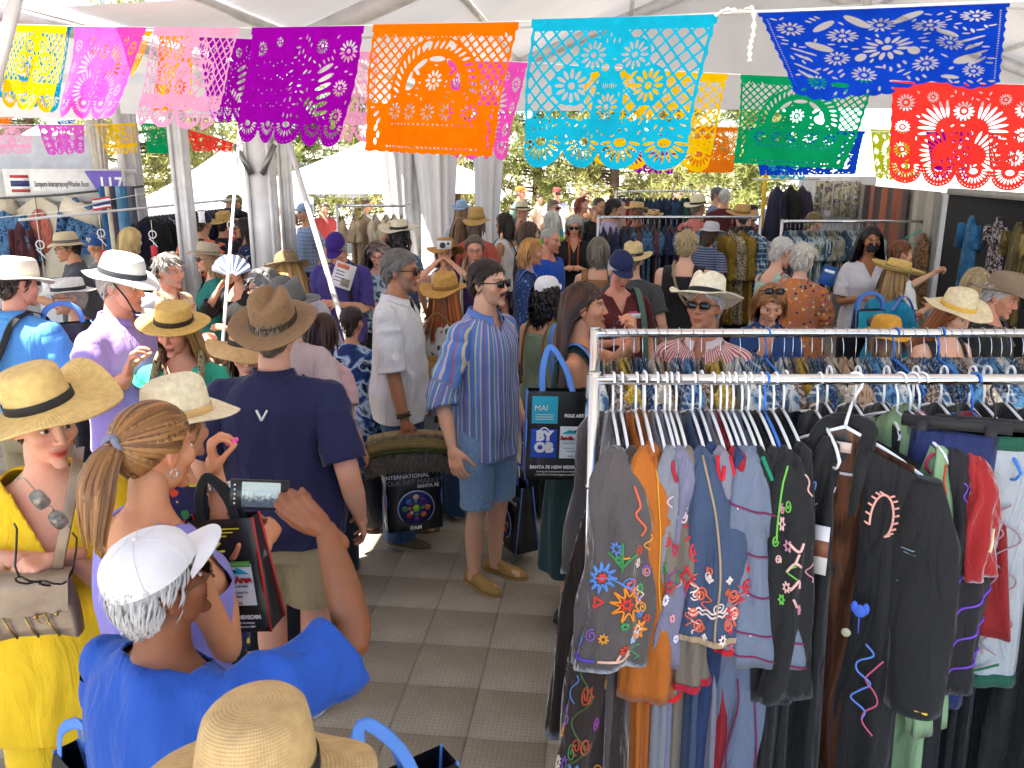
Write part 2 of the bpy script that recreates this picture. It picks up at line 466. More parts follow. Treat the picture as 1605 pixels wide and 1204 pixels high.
# ------------------------------------------------------------------ hands
def _hand_raw(curl, thumb=(.35, .2), spread=1.0):
 """a: thumb side, b: palm normal, c: along the fingers"""
 gs = []
 for a, c0, c1, r0, r1 in ((.027, 0.012, .086, .013, .0125), (.009, 0, .09, .0135, .0125), (-.009, 0, .088, .0135, .012), (-.026, .012, .08, .013, .011)):
  gs.append(capsule((a * .62, 0, c0), (a, 0, c1), r0, r1, 8))
 gs.append(capsule((0, 0, -.05), (0, 0, .03), .022, .024, 10, 1.0))
 for i, (a, c, L, r) in enumerate(((.029, .088, .072, .0083), (.0095, .093, .080, .0087), (-.0105, .09, .074, .0083), (-.029, .082, .058, .0075))):
  p = np.array([a, 0, c]); ang = 0; sp = (a / .03) * .10 * spread
  cu = curl[i] if isinstance(curl[0], (list, tuple)) else curl
  for j, (f, q) in enumerate(((.46, cu[0]), (.30, cu[1]), (.24, cu[2]))):
   ang += R_(q); d = np.array([math.sin(sp) * math.cos(ang), math.sin(ang), math.cos(ang)])
   p2 = p + d * L * f
   gs.append(capsule(p, p2, r * (1 - .06 * j), r * (.94 - .08 * j), 8)); p = p2
 p = np.array([.024, .006, .022])
 for j, (L, r) in enumerate(((.042, .0125), (.032, .0095), (.026, .0085))):
  o = thumb[0] - .12 * j; d = np.array([math.sin(o + .45), math.sin(thumb[1] * (1 + .7 * j)), math.cos(o + .45)]); d /= np.linalg.norm(d)
  p2 = p + d * L; gs.append(capsule(p, p2, r, r * .9, 8)); p = p2
 return gjoin(gs)
HANDS = {}
def make_hands():
 spec = {'relaxed': ((22, 28, 18), (.15, .35)), 'grip': ((68, 80, 45), (.0, .75)), 'pinch': (((45, 60, 30), (50, 62, 30), (58, 66, 35), (66, 70, 35)), (-.05, .62)),
   'hold': (((30, 42, 25), (32, 45, 25), (36, 48, 25), (40, 50, 28)), (.3, .5)), 'flat': ((8, 10, 6), (.3, .15))}
 ks = list(spec)
 hi = remesh_batch([(_hand_raw(*spec[k]), .0052, 2) for k in ks])
 lo = remesh_batch([(_hand_raw(*spec[k]), .0095, 1) for k in ks])
 for k, a, b in zip(ks, hi, lo): HANDS[k] = (b, a)
make_hands()
def hand_geo(kind, wrist, fdir, palm, left, lod, scale=1.0):
 g = HANDS[kind][1 if lod >= 2 else 0]
 d = np.array(fdir, float); d /= np.linalg.norm(d)
 n = np.array(palm, float); n -= d * (n @ d); n /= np.linalg.norm(n) + 1e-9
 t = np.cross(d, n) * (-1 if left else 1)
 B = np.stack([t, n, d], 0) * scale
 V = g[0] @ B + np.array(wrist)
 Q = g[1] if left else g[1]
 if np.linalg.det(B) < 0: Q = Q[:, ::-1]
 return (V, Q, g[2])
# ------------------------------------------------------------------ hair
HL_Y = [-.12, -.075, -.05, -.025, -.004, .02, .045, .07, .13]
HL_Z = [.074, .066, .050, .030, -.022, .016, -.045, -.072, -.09]
def scalp_points(g, drop=0.0, recede=0.0):
 V = g[0]
 h = np.interp(V[:, 1], HL_Y, HL_Z) - drop + recede * np.clip((-.02 - V[:, 1]) / .05, 0, 1)
 m = V[:, 2] - h
 ear = (np.abs(V[:, 0]) > .066) & (np.abs(V[:, 1] - .014) < .024) & (V[:, 2] < .027)
 m[ear] = -1
 return m
def _hair_normals(g):
 V = g[0]; c = np.array([0, .005, .02]); n = (V - c) / np.array([.076, .1, .1]) ** 2
 return n / (np.linalg.norm(n, axis=1)[:, None] + 1e-9)
def ribbons(P, width, normals, bulge=.25, cross=3):
 """P (N,K,3) -> geo of N tapered ribbons, plus strand index per vertex"""
 N, K, _ = P.shape
 t = np.gradient(P, axis=1); t /= np.linalg.norm(t, axis=2)[..., None] + 1e-9
 side = np.cross(t, normals); side /= np.linalg.norm(side, axis=2)[..., None] + 1e-9
 nn = np.cross(side, t)
 prof = np.interp(np.linspace(0, 1, K), [0, .15, .7, 1], [.6, 1, .9, .12])
 w = (width[:, None] if np.ndim(width) else width) * prof[None, :]
 L = P - side * w[..., None]; C = P + nn * (w * bulge)[..., None]; Rr = P + side * w[..., None]
 X = np.stack([L, C, Rr], 2) if cross == 3 else np.stack([L, Rr], 2)
 V = X.reshape(-1, 3)
 base = (np.arange(N) * K * cross)[:, None, None]
 i = np.arange(K - 1)[None, :, None]; j = np.arange(cross - 1)[None, None, :]
 a = base + i * cross + j
 Q = np.stack([a, a + 1, a + cross + 1, a + cross], -1).reshape(-1, 4)
 return G(V, Q), np.repeat(np.arange(N), K * cross)
def hair_geo(style, color, lod, fem, length=.2, seed=0, vol=1.0, nose=1.0, jaw=1.0, recede=0.0, hat=False, color2=None, back=False):
 rs = np.random.default_rng(seed + 11)
 g = head_template(fem, max(lod, 0), nose, jaw)
 V = g[0]; nrm = _hair_normals(g)
 m = scalp_points(g, .004 if style not in ('buzz',) else -.004, recede)
 if style == 'fringe':      # bald on top
  m = np.minimum(m, .055 - V[:, 2] + .3 * np.clip(V[:, 1] - .05, 0, 1))
 col = np.array(color); col2 = np.array(color2 if color2 is not None else color)
 thick = {'short': .013, 'buzz': .004, 'bob': .016, 'long': .016, 'pony': .010, 'curly': .026, 'fringe': .010, 'messy': .02, 'bun': .010}[style] * vol
 if hat: thick = min(thick, .008)
 push = thick * np.clip(m / .022, 0, 1) ** .7
 if style == 'short': push = push * (.35 + .65 * np.clip((V[:, 2] - .01) / .08, 0, 1))
 nz = vnoise(V, 55, seed);
 VS = V + nrm * (push * ((1 if style in ('short', 'buzz', 'fringe', 'messy') else .72) + .2 * nz))[:, None]
 keep = m > -.004
 fm = keep[g[1]].all(1)
 tm = keep[g[2]].all(1)
 shell = G(VS, g[1][fm], g[2][tm])
 used = np.zeros(len(V), bool); used[shell[1].ravel()] = True; used[shell[2].ravel()] = True
 mp = np.cumsum(used) - 1
 shell = G(VS[used], mp[shell[1]], mp[shell[2]])
 cs = col * (1 + .25 * vnoise(VS[used] * np.array([1, 1, .3]), 120, seed))[:, None] * .8
 gs, Cs = [shell], [cs]
 N = {2: 700, 1: 240, 0: 80}[lod]
 if style == 'buzz': N = 0
 if style in ('long', 'curly', 'bob'): N = int(N * 1.25)
 idx = np.where(m > .003)[0]
 if N and len(idx):
  r = rs.choice(idx, N)
  p = V[r] + nrm[r] * push[r][:, None] * .85
  n0 = nrm[r]
  K = {'short': 5, 'fringe': 5, 'messy': 5, 'pony': 9, 'bun': 8, 'bob': 9, 'long': 11, 'curly': 12}[style]
  whorl = np.array([0, .06, .118])
  Lh = {'short': .045, 'fringe': .035, 'messy': .06, 'pony': .16, 'bun': .13, 'bob': length, 'long': length, 'curly': length}[style]
  Ls = Lh * (.75 + .4 * rs.random(N)); st = Ls / (K - 1)
  path = [p]; q = p.copy(); nn = [n0]
  tie = np.array([0, .125, .03]) if style == 'pony' else np.array([0, .115, .075])
  ex = np.array([.078, .100, .100]) + thick * .9; ec = np.array([0, .012, .018])
  sidev = np.sign(p[:, 0] + rs.normal(0, .008, N))
  ph = rs.random(N) * 6.28
  for kx in range(K - 1):
   fl = q - whorl
   if style in ('bob', 'long', 'curly'):
    fl = np.stack([sidev * .5 * np.clip((q[:, 2] - .02) / .08, 0, 1) + q[:, 0] * 1.2, np.where(q[:, 2] > .03, .12, .04) + .3 * np.clip(q[:, 1] + .02, 0, .1) + np.where(q[:, 1] < -.02, .55, 0), -np.ones(N) * .75], 1)
   elif style in ('pony', 'bun'):
    fl = tie - q
   elif style == 'short':
    fl = np.stack([q[:, 0] * 6 + rs.normal(0, .12, N), .55 + rs.normal(0, .15, N), -.75 + 6.5 * np.clip(q[:, 2] - .03, 0, .1)], 1)
   fl = fl / (np.linalg.norm(fl, axis=1)[:, None] + 1e-9)
   if style == 'messy': fl = fl + rs.normal(0, .5, (N, 3))
   n_ = (q - ec) / ex ** 2; n_ /= np.linalg.norm(n_, axis=1)[:, None] + 1e-9
   tang = fl - n_ * np.sum(fl * n_, 1)[:, None] * (.92 if style not in ('bob', 'long', 'curly') else .0)
   tang /= np.linalg.norm(tang, axis=1)[:, None] + 1e-9
   q = q + tang * st[:, None]
   e = (q - ec) / ex; k = np.linalg.norm(e, axis=1); ins = (k < 1) & (q[:, 2] > -.10)
   q[ins] = ec + (e[ins] / k[ins][:, None]) * ex
   if style in ('bob', 'long', 'curly'):
    fy = (back if q[:, 2].mean() > -.02 else back + .05) if back else -.045           # keep the face free
    fr = (q[:, 1] < fy) & (q[:, 2] < .05)
    q[fr, 1] = fy + (q[fr, 1] - fy) * .3
    e2 = (q - np.array([0, .03, -.36])) / np.array([.205, .125, .20]); k2 = np.linalg.norm(e2, axis=1); i2 = k2 < 1
    q[i2] = np.array([0, .03, -.36]) + (e2[i2] / k2[i2][:, None]) * np.array([.205, .125, .20])
   if style == 'curly':
    ph = ph + 1.3
    q = q + .011 * np.stack([np.cos(ph), np.sin(ph), np.zeros(N)], 1)
   if style in ('short', 'messy', 'fringe'):
    q = q + n_ * (.0014 * vol if style != 'messy' else .004)
   path.append(q.copy()); nn.append(n_)
  P = np.stack(path, 1); NN = np.stack(nn, 1)
  wd_ = {'short': .0022, 'fringe': .003, 'messy': .0028, 'pony': .005, 'bun': .005, 'bob': .006, 'long': .0065, 'curly': .0055}[style]
  wd_ *= {2: 1.15, 1: 1.8, 0: 2.9}[lod]
  rb, si = ribbons(P, wd_ * (.7 + .6 * rs.random(N)), NN, cross=3 if lod == 2 else 2)
  lt = float(np.clip((col.mean() - .12) / .25, 0, 1)); kcol = ((.45 + .30 * lt) + (1.1 - .65 * lt) * rs.random(N))[:, None]
  mixk = rs.random(N)[:, None]
  sc = (col * (1 - mixk) + col2 * mixk) * kcol
  gs.append(rb); Cs.append(sc[si])
 if style in ('pony', 'bun'):
  M = {2: 140, 1: 60, 0: 26}[lod]
  tie = np.array([0, .125, .03]) if style == 'pony' else np.array([0, .115, .075])
  if style == 'pony':
   K = 12; t = np.linspace(0, 1, K)
   off = rs.normal(0, 1, (M, 2)); off /= np.maximum(1, np.linalg.norm(off, axis=1))[:, None]
   L = length * (.75 + .35 * rs.random(M))
   spread = np.interp(t, [0, .15, .6, 1], [.014, .03, .045, .03])
   P = np.stack([off[:, :1] * spread[None] + 0 * t[None], tie[1] + .055 * np.sin(t * 1.9)[None] + off[:, 1:] * spread[None] * .8, tie[2] - (L[:, None] * t[None]) * (.25 + .75 * t[None] ** .6)], 2)
   NN = np.tile(np.array([0, 1., .2]), (M, K, 1)) + np.concatenate([off, np.zeros((M, 1))], 1)[:, None, :]
   rb, si = ribbons(P, .008 * (.6 + .7 * rs.random(M)), NN)
  else:
   K = 9; t = np.linspace(0, 1, K)
   a0 = rs.random(M) * 6.28; el = rs.normal(0, .6, M)
   A = a0[:, None] + t[None] * 2.4
   P = np.stack([.042 * np.cos(A) * np.cos(el)[:, None], tie[1] + .03 + .03 * np.sin(el)[:, None] + 0 * A, tie[2] + .03 + .042 * np.sin(A) * np.cos(el)[:, None]], 2)
   NN = P - (tie + np.array([0, .03, .03]))
   rb, si = ribbons(P, .007 * (.6 + .7 * rs.random(M)), NN)
   core = sphere(tie + np.array([0, .03, .03]), .04, 12, 8); gs.append(core); Cs.append(np.tile(col * .6, (len(core[0]), 1)))
  kcol = (.62 + .75 * rs.random(M))[:, None]; mixk = rs.random(M)[:, None]
  gs.append(rb); Cs.append(((col * (1 - mixk) + col2 * mixk) * kcol)[si])
 return gjoin(gs), np.clip(np.vstack(Cs), 0, 1)
def tuft_geo(kind, color, lod, seed=0):
 """moustache / goatee / beard strands on the face"""
 rs = np.random.default_rng(seed); col = np.array(color)
 N = {2: 160, 1: 80, 0: 40}[lod]
 if kind == 'moustache':
  x = rs.uniform(-.026, .026, N); z = -.050 - .002 * rs.random(N) - .22 * np.abs(x) * .5
  p = np.stack([x, -.0945 + 9 * x ** 2 + .002 * rs.random(N), z + .003], 1)
  d = np.stack([x * 14, -.18 + 0 * x, -1 + 0 * x], 1); L = .015
 else:
  x = rs.uniform(-.032 if kind == 'goatee' else -.056, .032 if kind == 'goatee' else .056, N); z = rs.uniform(-.115, -.083, N)
  y = -.098 + 12 * x ** 2
  p = np.stack([x, y, z], 1); d = np.stack([x * 5, -.3 + 0 * x, -1 + 0 * x], 1); L = .02
 d /= np.linalg.norm(d, axis=1)[:, None]
 t = np.linspace(0, 1, 4)
 P = p[:, None] + d[:, None] * (t * L)[None, :, None]
 rb, si = ribbons(P, .0030 * np.ones(N) * (1 if lod == 2 else 1.6), np.tile(np.array([0, -1., 0.2]), (N, 4, 1)))
 return rb, (col * (.6 + .8 * rs.random(N))[:, None])[si]
# ------------------------------------------------------------------ hats (head coordinates, face towards -y)
def hat_rows(rows, ns=44, rx=.084, ry=.106, deform=None):
 a = np.linspace(0, 2 * math.pi, ns, endpoint=False)
 R = []
 for f, e, z in rows:
  R.append(np.stack([(rx * f + e) * np.cos(a), (ry * f + e) * np.sin(a), np.full(ns, z)], 1))
 R = np.array(R)
 if deform is not None: R = deform(R, rows, a)
 return R
def hat_geo(kind, brim=.075, hc=.105, wave=.012, curl=0., droop=0., dent=.02, taper=.10, ns=48, size=1.0, tilt=0., seed=0):
 n_b = 7
 rows = [(1, -.004, -.002)]
 bt = np.linspace(0, 1, n_b)
 zb = lambda t: -droop * t ** 1.4 + curl * max(0, (t - .55) / .45) ** 2
 for t in bt: rows.append((1, brim * t, zb(t) - .0035))
 rows.append((1, brim + .003, zb(1) + .001)); i_edge = len(rows) - 1
 for t in bt[::-1]: rows.append((1, brim * t, zb(t) + .0035))
 i_cr = len(rows)
 for t in np.linspace(.08, .86, 9): rows.append((1 - taper * t ** 1.3 if kind != 'bucket' else 1 - .22 * t ** 2, 0, hc * t))
 if kind in ('boater', 'gaucho'):
  for f, z in ((.985, .95), (.95, .99), (.8, 1.005), (.5, 1.0), (.2, .998), (.02, .998)): rows.append((f * (1 - taper), 0, hc * z))
 else:
  for f, z in ((.95, .93), (.84, .985), (.66, 1.01), (.45, 1.02), (.22, 1.02), (.02, 1.02)):
   rows.append((f * (1 - taper if kind != 'bucket' else .8), 0, hc * z))
 def deform(Rr, rows, a):
  for i in range(1, i_cr):
   t = min(1, rows[i][1] / max(brim, 1e-6))
   Rr[i][:, 2] += wave * t ** 1.5 * np.cos(2 * a) + .4 * wave * t * np.sin(3 * a + seed) + .25 * wave * t * np.sin(5 * a + 2 * seed)
  if kind == 'fedora':
   for i in range(i_cr, len(rows)):
    x, y, z = Rr[i].T; t = np.clip(z / hc, 0, 1.1)
    top = np.clip((t - .5) / .5, 0, 1)
    Rr[i][:, 2] -= dent * top * np.exp(-(x / .026) ** 2) * (1 - .5 * np.clip(y / .09, 0, 1))
    fr = np.clip(-y / .09, 0, 1) * top
    Rr[i][:, 0] *= 1 - .34 * fr
    Rr[i][:, 2] += .012 * np.clip((-y) / .1, -1, 1) * top
  if kind == 'floppy':
   for i in range(1, i_cr):
    t = min(1, rows[i][1] / max(brim, 1e-6)); Rr[i][:, 2] += .02 * t * np.sin(a * 2 + seed) + .012 * t * np.sin(3 * a + 1.3 * seed)
  return Rr
 Rr = hat_rows(rows, ns, deform=deform)
 body = loft(Rr, False, True)
 br = []
 for e, z in ((.0035, .004), (.0045, .006), (.0045, .026), (.003, .029)):
  t = z / hc; br.append((1 - taper * t ** 1.3, e, z))
 band = loft(hat_rows(br, ns), False, False)
 return body, band
def cap_geo(ns=40, bill=.072, hc=.088):
 t = np.linspace(0, math.pi / 2 * .985, 10); a = np.linspace(0, 2 * math.pi, ns, endpoint=False)
 R = []
 for q in t:
  r = math.cos(q) ** .72
  R.append(np.stack([.085 * r * np.cos(a), .006 + .106 * r * np.sin(a), (hc * math.sin(q) ** .9) * (1 + .05 * np.sin(a)) + 0 * a], 1))
 R = np.array(R); seam = 1 + .012 * np.cos(6 * a)[None, :]; R[..., 0] *= seam; R[..., 1] *= seam
 dome = loft(R, False, True)
 but = sphere((0, .006, hc + .001), .007, 8, 6, (1, 1, .6))
 U = np.linspace(-1, 1, 15); W = np.linspace(0, 1, 6)
 top = np.zeros((6, 15, 3))
 for i, w in enumerate(W):
  for j, u in enumerate(U):
   an = -math.pi / 2 + u * 1.12
   x0, y0 = .0845 * math.cos(an), .006 + .1055 * math.sin(an)
   ln = bill * (1 - abs(u) ** 2.6)
   top[i, j] = (x0 * (1 - .06 * w), y0 - ln * w, .004 - .020 * u * u - .016 * w + .006 * w * (1 - u * u))
 bot = top - np.array([0, 0, .004])
 ga = loft(top, False, False, False); gb = loft(bot, False, False, False); gb = (gb[0], gb[1][:, ::-1], gb[2])
 rim = loft(np.stack([top[-1], bot[-1]]), False, False, False)
 return gjoin([dome, but]), gjoin([ga, gb, rim])
def beanie_geo(ns=36, h=.09):
 t = np.linspace(0, math.pi / 2 * .98, 9); a = np.linspace(0, 2 * math.pi, ns, endpoint=False)
 R = [np.stack([.087 * np.cos(a), .108 * np.sin(a), np.full(ns, -.03)], 1)]
 for q in t: R.append(np.stack([.087 * math.cos(q) ** .7 * np.cos(a), .108 * math.cos(q) ** .7 * np.sin(a), np.full(ns, h * math.sin(q))], 1))
 return loft(np.array(R), False, True)
def visor_geo():
 U = np.linspace(-1, 1, 19); W = np.linspace(0, 1, 6); top = np.zeros((6, 19, 3))
 for i, w in enumerate(W):
  for j, u in enumerate(U):
   an = -math.pi / 2 + u * 1.35; x0, y0 = .086 * math.cos(an), .107 * math.sin(an)
   ln = .10 * (1 - abs(u) ** 3); top[i, j] = (x0 * (1 + .25 * w), y0 - ln * w, .01 - .03 * u * u * w - .05 * w)
 bot = top - np.array([0, 0, .004])
 return gjoin([loft(top, False, False, False), loft(bot, False, False, False), loft(np.stack([top[-1], bot[-1]]), False, False, False)])
def glasses_geo(dark=True):
 fr, ln = [], []
 w, h = (.027, .0185) if dark else (.024, .0165)
 for sx in (-1, 1):
  a = np.linspace(0, 2 * math.pi, 18, endpoint=False)
  P = np.stack([sx * .033 + w * np.sign(np.cos(a)) * np.abs(np.cos(a)) ** .6, -.108 + .10 * np.abs(np.cos(a)) ** 2 * .07 + 0 * a, .002 + h * np.sign(np.sin(a)) * np.abs(np.sin(a)) ** .7], 1)
  P[:, 1] += 5.0 * np.maximum(0, np.abs(P[:, 0]) - .03) ** 2
  Pc = np.vstack([P, P[:1]])
  fr.append(tube(Pc, .0028 if dark else .0016, 5, False))
  c = P.mean(0); ln.append(loft(np.stack([P * .98 + c * .02 + np.array([0, -.0012, 0]), P * .98 + c * .02 + np.array([0, .0012, 0])]), True, True))
  fr.append(tube([(sx * .06, -.1, .008), (sx * .076, -.075, .009), (sx * .081, -.02, .009), (sx * .082, .015, .004), (sx * .080, .03, -.012)], .0028 if dark else .0018, 5))
 fr.append(tube([(-.008, -.109, .007), (0, -.111, .009), (.008, -.109, .007)], .0026, 5))
 return gjoin(fr), gjoin(ln)
# ------------------------------------------------------------------ bodies
SKIN = {'fair': srgb('#e8b89c'), 'light': srgb('#deaa8a'), 'tan': srgb('#cc9470'), 'ruddy': srgb('#da9c80'), 'olive': srgb('#c89670'),
  'brown': srgb('#a8724c'), 'dark': srgb('#7c4c30'), 'old': srgb('#dea88c')}
def torso_rings(fem, build, belly, ease=0., z0=.80, top=1.475, bust=1.0):
 if fem:
  T = [(.70, .168, .112, .006), (.80, .170, .113, .006), (.88, .176, .120, .008), (.96, .165, .112, .004), (1.06, .140, .100, .0), (1.14, .140, .103, -.004),
    (1.22, .150, .112 + .016 * bust, -.014 * bust), (1.28, .153, .108 + .012 * bust, -.010 * bust), (1.34, .150, .094, .004), (1.39, .132, .080, .012), (1.43, .085, .062, .014), (1.46, .054, .054, .012)]
 else:
  T = [(.70, .160, .108, .004), (.80, .162, .108, .004), (.88, .170, .116, .005), (.96, .168, .114, .0), (1.06, .160, .110, -.002), (1.14, .160, .112, -.002),
    (1.22, .168, .116, .0), (1.28, .174, .116, .002), (1.34, .172, .106, .008), (1.39, .152, .088, .014), (1.43, .098, .068, .014), (1.46, .064, .060, .012)]
 T = np.array(T)
 zz = np.linspace(max(z0, .42), 1.46, 30)
 hx = np.interp(zz, T[:, 0], T[:, 1]); hy = np.interp(zz, T[:, 0], T[:, 2]); cy = np.interp(zz, T[:, 0], T[:, 3])
 w = 1 + (build - 1) * np.interp(zz, [1.36, 1.46], [1, .3])
 hx = hx * w + ease; hy = hy * w + ease
 bl = belly * np.exp(-((zz - 1.05) / .13) ** 2); hy = hy + bl * .5; cy = cy - bl * .6; hx = hx + bl * .45
 a = np.linspace(0, 2 * math.pi, 28, endpoint=False)
 ca, sa = np.cos(a), np.sin(a); e = .86
 sx = np.sign(ca) * np.abs(ca) ** e; sy = np.sign(sa) * np.abs(sa) ** e
 return np.stack([hx[:, None] * sx, cy[:, None] + hy[:, None] * sy, np.repeat(zz[:, None], 28, 1)], -1)
def ik(S, W, l1=.295, l2=.26, pole=(0, 1, -1)):
 S = np.array(S, float); W = np.array(W, float); d = W - S; L = np.linalg.norm(d)
 mx = (l1 + l2) * .995
 if L > mx: W = S + d / L * mx; d = W - S; L = mx
 L = max(L, .08); u = d / np.linalg.norm(d)
 a = (l1 * l1 - l2 * l2 + L * L) / (2 * L); h = math.sqrt(max(0, l1 * l1 - a * a))
 p = np.array(pole, float); p -= u * (p @ u); p /= np.linalg.norm(p) + 1e-9
 return S + u * a + p * h, W
POSE = {'down': ((.255, -.03, .865), (.2, .6, .0), 'relaxed'), 'bent': ((.10, -.26, 1.14), (.5, .5, -1), 'hold'), 'browse': ((.17, -.36, 1.22), (.7, .2, -1), 'hold'),
  'chest': ((.06, -.20, 1.26), (.8, .2, -1), 'hold'), 'photo': ((.065, -.25, 1.50), (.6, -.2, -1), 'hold'), 'hip': ((.16, -.12, .98), (1, .8, -.2), 'relaxed'),
  'face': ((.07, -.17, 1.44), (.6, .1, -1), 'pinch'), 'up': ((.20, -.30, 1.62), (.6, .2, -1), 'hold'), 'back': ((.20, .16, .95), (.6, .6, 0), 'relaxed')}
def limb(pts, rad, n=14, ns=10):
 P = cr(pts, n); r = np.interp(np.linspace(0, 1, n), np.linspace(0, 1, len(rad)), rad)
 return gjoin([tube(P, r, ns), sphere(P[0], r[0], ns, 7), sphere(P[-1], r[-1], ns, 7)])
def arm_prims(S, E, W, k=1.0, ease=0., upto=None, flare=0.):
 S, E, W = (np.array(v, float) for v in (S, E, W))
 pts = [S, S + (E - S) * .5, E, E + (W - E) * .4, W]
 rad = [.054 * k, .047 * k, .040 * k, .040 * k, .026 * k]
 P = np.vstack([np.linspace(S, E, 9), np.linspace(E, W, 9)[1:]])
 P[1:-1] = .25 * P[:-2] + .5 * P[1:-1] + .25 * P[2:]
 r = np.interp(np.linspace(0, 1, 17), np.linspace(0, 1, 5), rad)
 s = np.concatenate([[0], np.cumsum(np.linalg.norm(np.diff(P, axis=0), axis=1))])
 if upto is not None:
  n = 14; q = np.linspace(0, upto, n)
  P = np.stack([np.interp(q, s, P[:, i]) for i in range(3)], 1); r = np.interp(q, s, r)
  r = r + ease * np.linspace(.7, 1.2, n) + flare * np.linspace(0, 1, n)
 else: r = r + ease
 return gjoin([tube(P, r, 12), sphere(P[0], r[0], 12, 8), sphere(P[-1], r[-1], 12, 8)]), P
def sleeve_geo(Sh, E, W, k, ease, sl, flare, seed, amp, ns, n):
 Sh, E, W = (np.array(v, float) for v in (Sh, E, W))
 A = np.vstack([np.linspace(Sh, E, 9), np.linspace(E, W, 9)[1:]]); A[1:-1] = .25 * A[:-2] + .5 * A[1:-1] + .25 * A[2:]
 s = np.concatenate([[0], np.cumsum(np.linalg.norm(np.diff(A, axis=0), axis=1))])
 q = np.linspace(0, sl, n); P = np.stack([np.interp(q, s, A[:, i]) for i in range(3)], 1)
 r = np.interp(q / s[-1], np.linspace(0, 1, 5), np.array([.054, .047, .040, .040, .026]) * k)
 t = q / sl
 r = r + ease * np.interp(t, [0, .15, 1], [.55, .85, 1.15]) + flare * t
 R = tube(P, r, ns, False, 1.0, None, True)
 C = P[:, None]; D = R - C; L = np.linalg.norm(D, axis=2)
 f = R.reshape(-1, 3) * np.array([9, 9, 14]); n1 = vnoise(f, 1, seed + 31).reshape(n, ns); n2 = vnoise(R.reshape(-1, 3) * 30, 1, seed + 7).reshape(n, ns)
 R = C + D * (1 + (amp * ((1 - np.abs(n1)) * 1.5 - .7) * np.minimum(1, t * 4)[:, None] + amp * .35 * n2) / L)[..., None]
 if (E - Sh)[2] > -.24: R[..., 2] -= (.018 * t)[:, None] * (D[..., 2] < 0)
 end = C[-1] + (R[-1] - C[-1]) * .93; dr = P[-1] - P[-3]; dr /= np.linalg.norm(dr)
 R = np.concatenate([R, (end - dr * .002)[None], (C[-1] + (R[-1] - C[-1]) * .86 - dr * .035)[None]])
 return loft(R, False, False)
def shoe_geo(x, yaw=0.0, L=.27, W=.094, hgt=.075):
 ys = np.linspace(0, 1, 11)
 w = np.interp(ys, [0, .08, .35, .7, .92, 1], [.3, .68, .72, 1, .62, .2]) * W / 2
 h = np.interp(ys, [0, .08, .3, .55, .8, 1], [.5, .95, 1.05, .66, .5, .3]) * hgt
 a = np.linspace(0, 2 * math.pi, 14, endpoint=False)
 up = np.stack([np.stack([ww * np.cos(a), np.full(14, .09 - L * y), .02 + np.maximum(-.002, hh * np.sin(a) ** 1) * (np.sin(a) > 0) + .0 * a], 1) for y, ww, hh in zip(ys, w, h)])
 so = np.stack([np.stack([(ww * 1.06 + .003) * np.cos(a), np.full(14, .09 - L * y * 1.01 + .001), .012 + .012 * np.sin(a)], 1) for y, ww in zip(ys, w)])
 M = Matrix.Translation((x, 0, 0)) @ Matrix.Rotation(yaw, 4, 'Z')
 return gx(loft(up), M), gx(loft(so), M)
def ss(x, a, b):
 t = np.clip((x - a) / (b - a), 0, 1); return t * t * (3 - 2 * t)
def cut_cloth(g, cuts, rim=.006):
 """cuts: ('plane', point, normal, centre, radius) removes the side the normal points to, near the centre;
    ('wedge', test function, planes)"""
 bm = bmesh.new(); me = to_mesh('t', g); bm.from_mesh(me); bpy.data.meshes.remove(me)
 for c in cuts:
  if c[0] == 'plane':
   _, p, n, ctr, rad = c[:5]
   p = Vector(p); n = Vector(n).normalized()
   if ctr is None: fs = bm.faces[:]
   else:
    ctr = Vector(ctr); fs = [f for f in bm.faces if (f.calc_center_median() - ctr).length < rad]
   ge = set(fs)
   for f in fs: ge.update(f.edges); ge.update(f.verts)
   bmesh.ops.bisect_plane(bm, geom=list(ge), dist=1e-5, plane_co=p, plane_no=n)
   dl = []
   for f in bm.faces:
    q = f.calc_center_median() - p; h = q.dot(n)
    if h > 0 and (ctr is None or ((f.calc_center_median() - ctr).length < rad and (len(c) < 6 or ((q - n * h).length < c[5] and (c[6] * (q.x + p.x) > c[7] or q.y + p.y < -.17))))): dl.append(f)
   bmesh.ops.delete(bm, geom=dl, context='FACES')
  else:
   _, test, planes, pre = c
   fs = [f for f in bm.faces if pre(f.calc_center_median())]
   for p, n in planes:
    ge = set(f for f in bm.faces if pre(f.calc_center_median())); fs = list(ge)
    for f in fs: ge.update(f.edges); ge.update(f.verts)
    bmesh.ops.bisect_plane(bm, geom=list(ge), dist=1e-5, plane_co=Vector(p), plane_no=Vector(n).normalized())
   dl = [f for f in bm.faces if test(f.calc_center_median())]
   bmesh.ops.delete(bm, geom=dl, context='FACES')
 bm.faces.ensure_lookup_table(); seen = set(); dl = []
 for f in bm.faces:
  if f.index in seen: continue
  st = [f]; seen.add(f.index); isl = []
  while st:
   q = st.pop(); isl.append(q)
   for e in q.edges:
    for h in e.link_faces:
     if h.index not in seen: seen.add(h.index); st.append(h)
  if len(isl) < 40: dl += isl
 if dl: bmesh.ops.delete(bm, geom=dl, context='FACES')
 bm.normal_update()
 if rim:
  be = [e for e in bm.edges if e.is_boundary]
  r = bmesh.ops.extrude_edge_only(bm, edges=be)
  for v in r['geom']:
   if isinstance(v, bmesh.types.BMVert): v.co -= v.normal * rim if v.normal.length > 0 else Vector((0, 0, 0))
 return bm
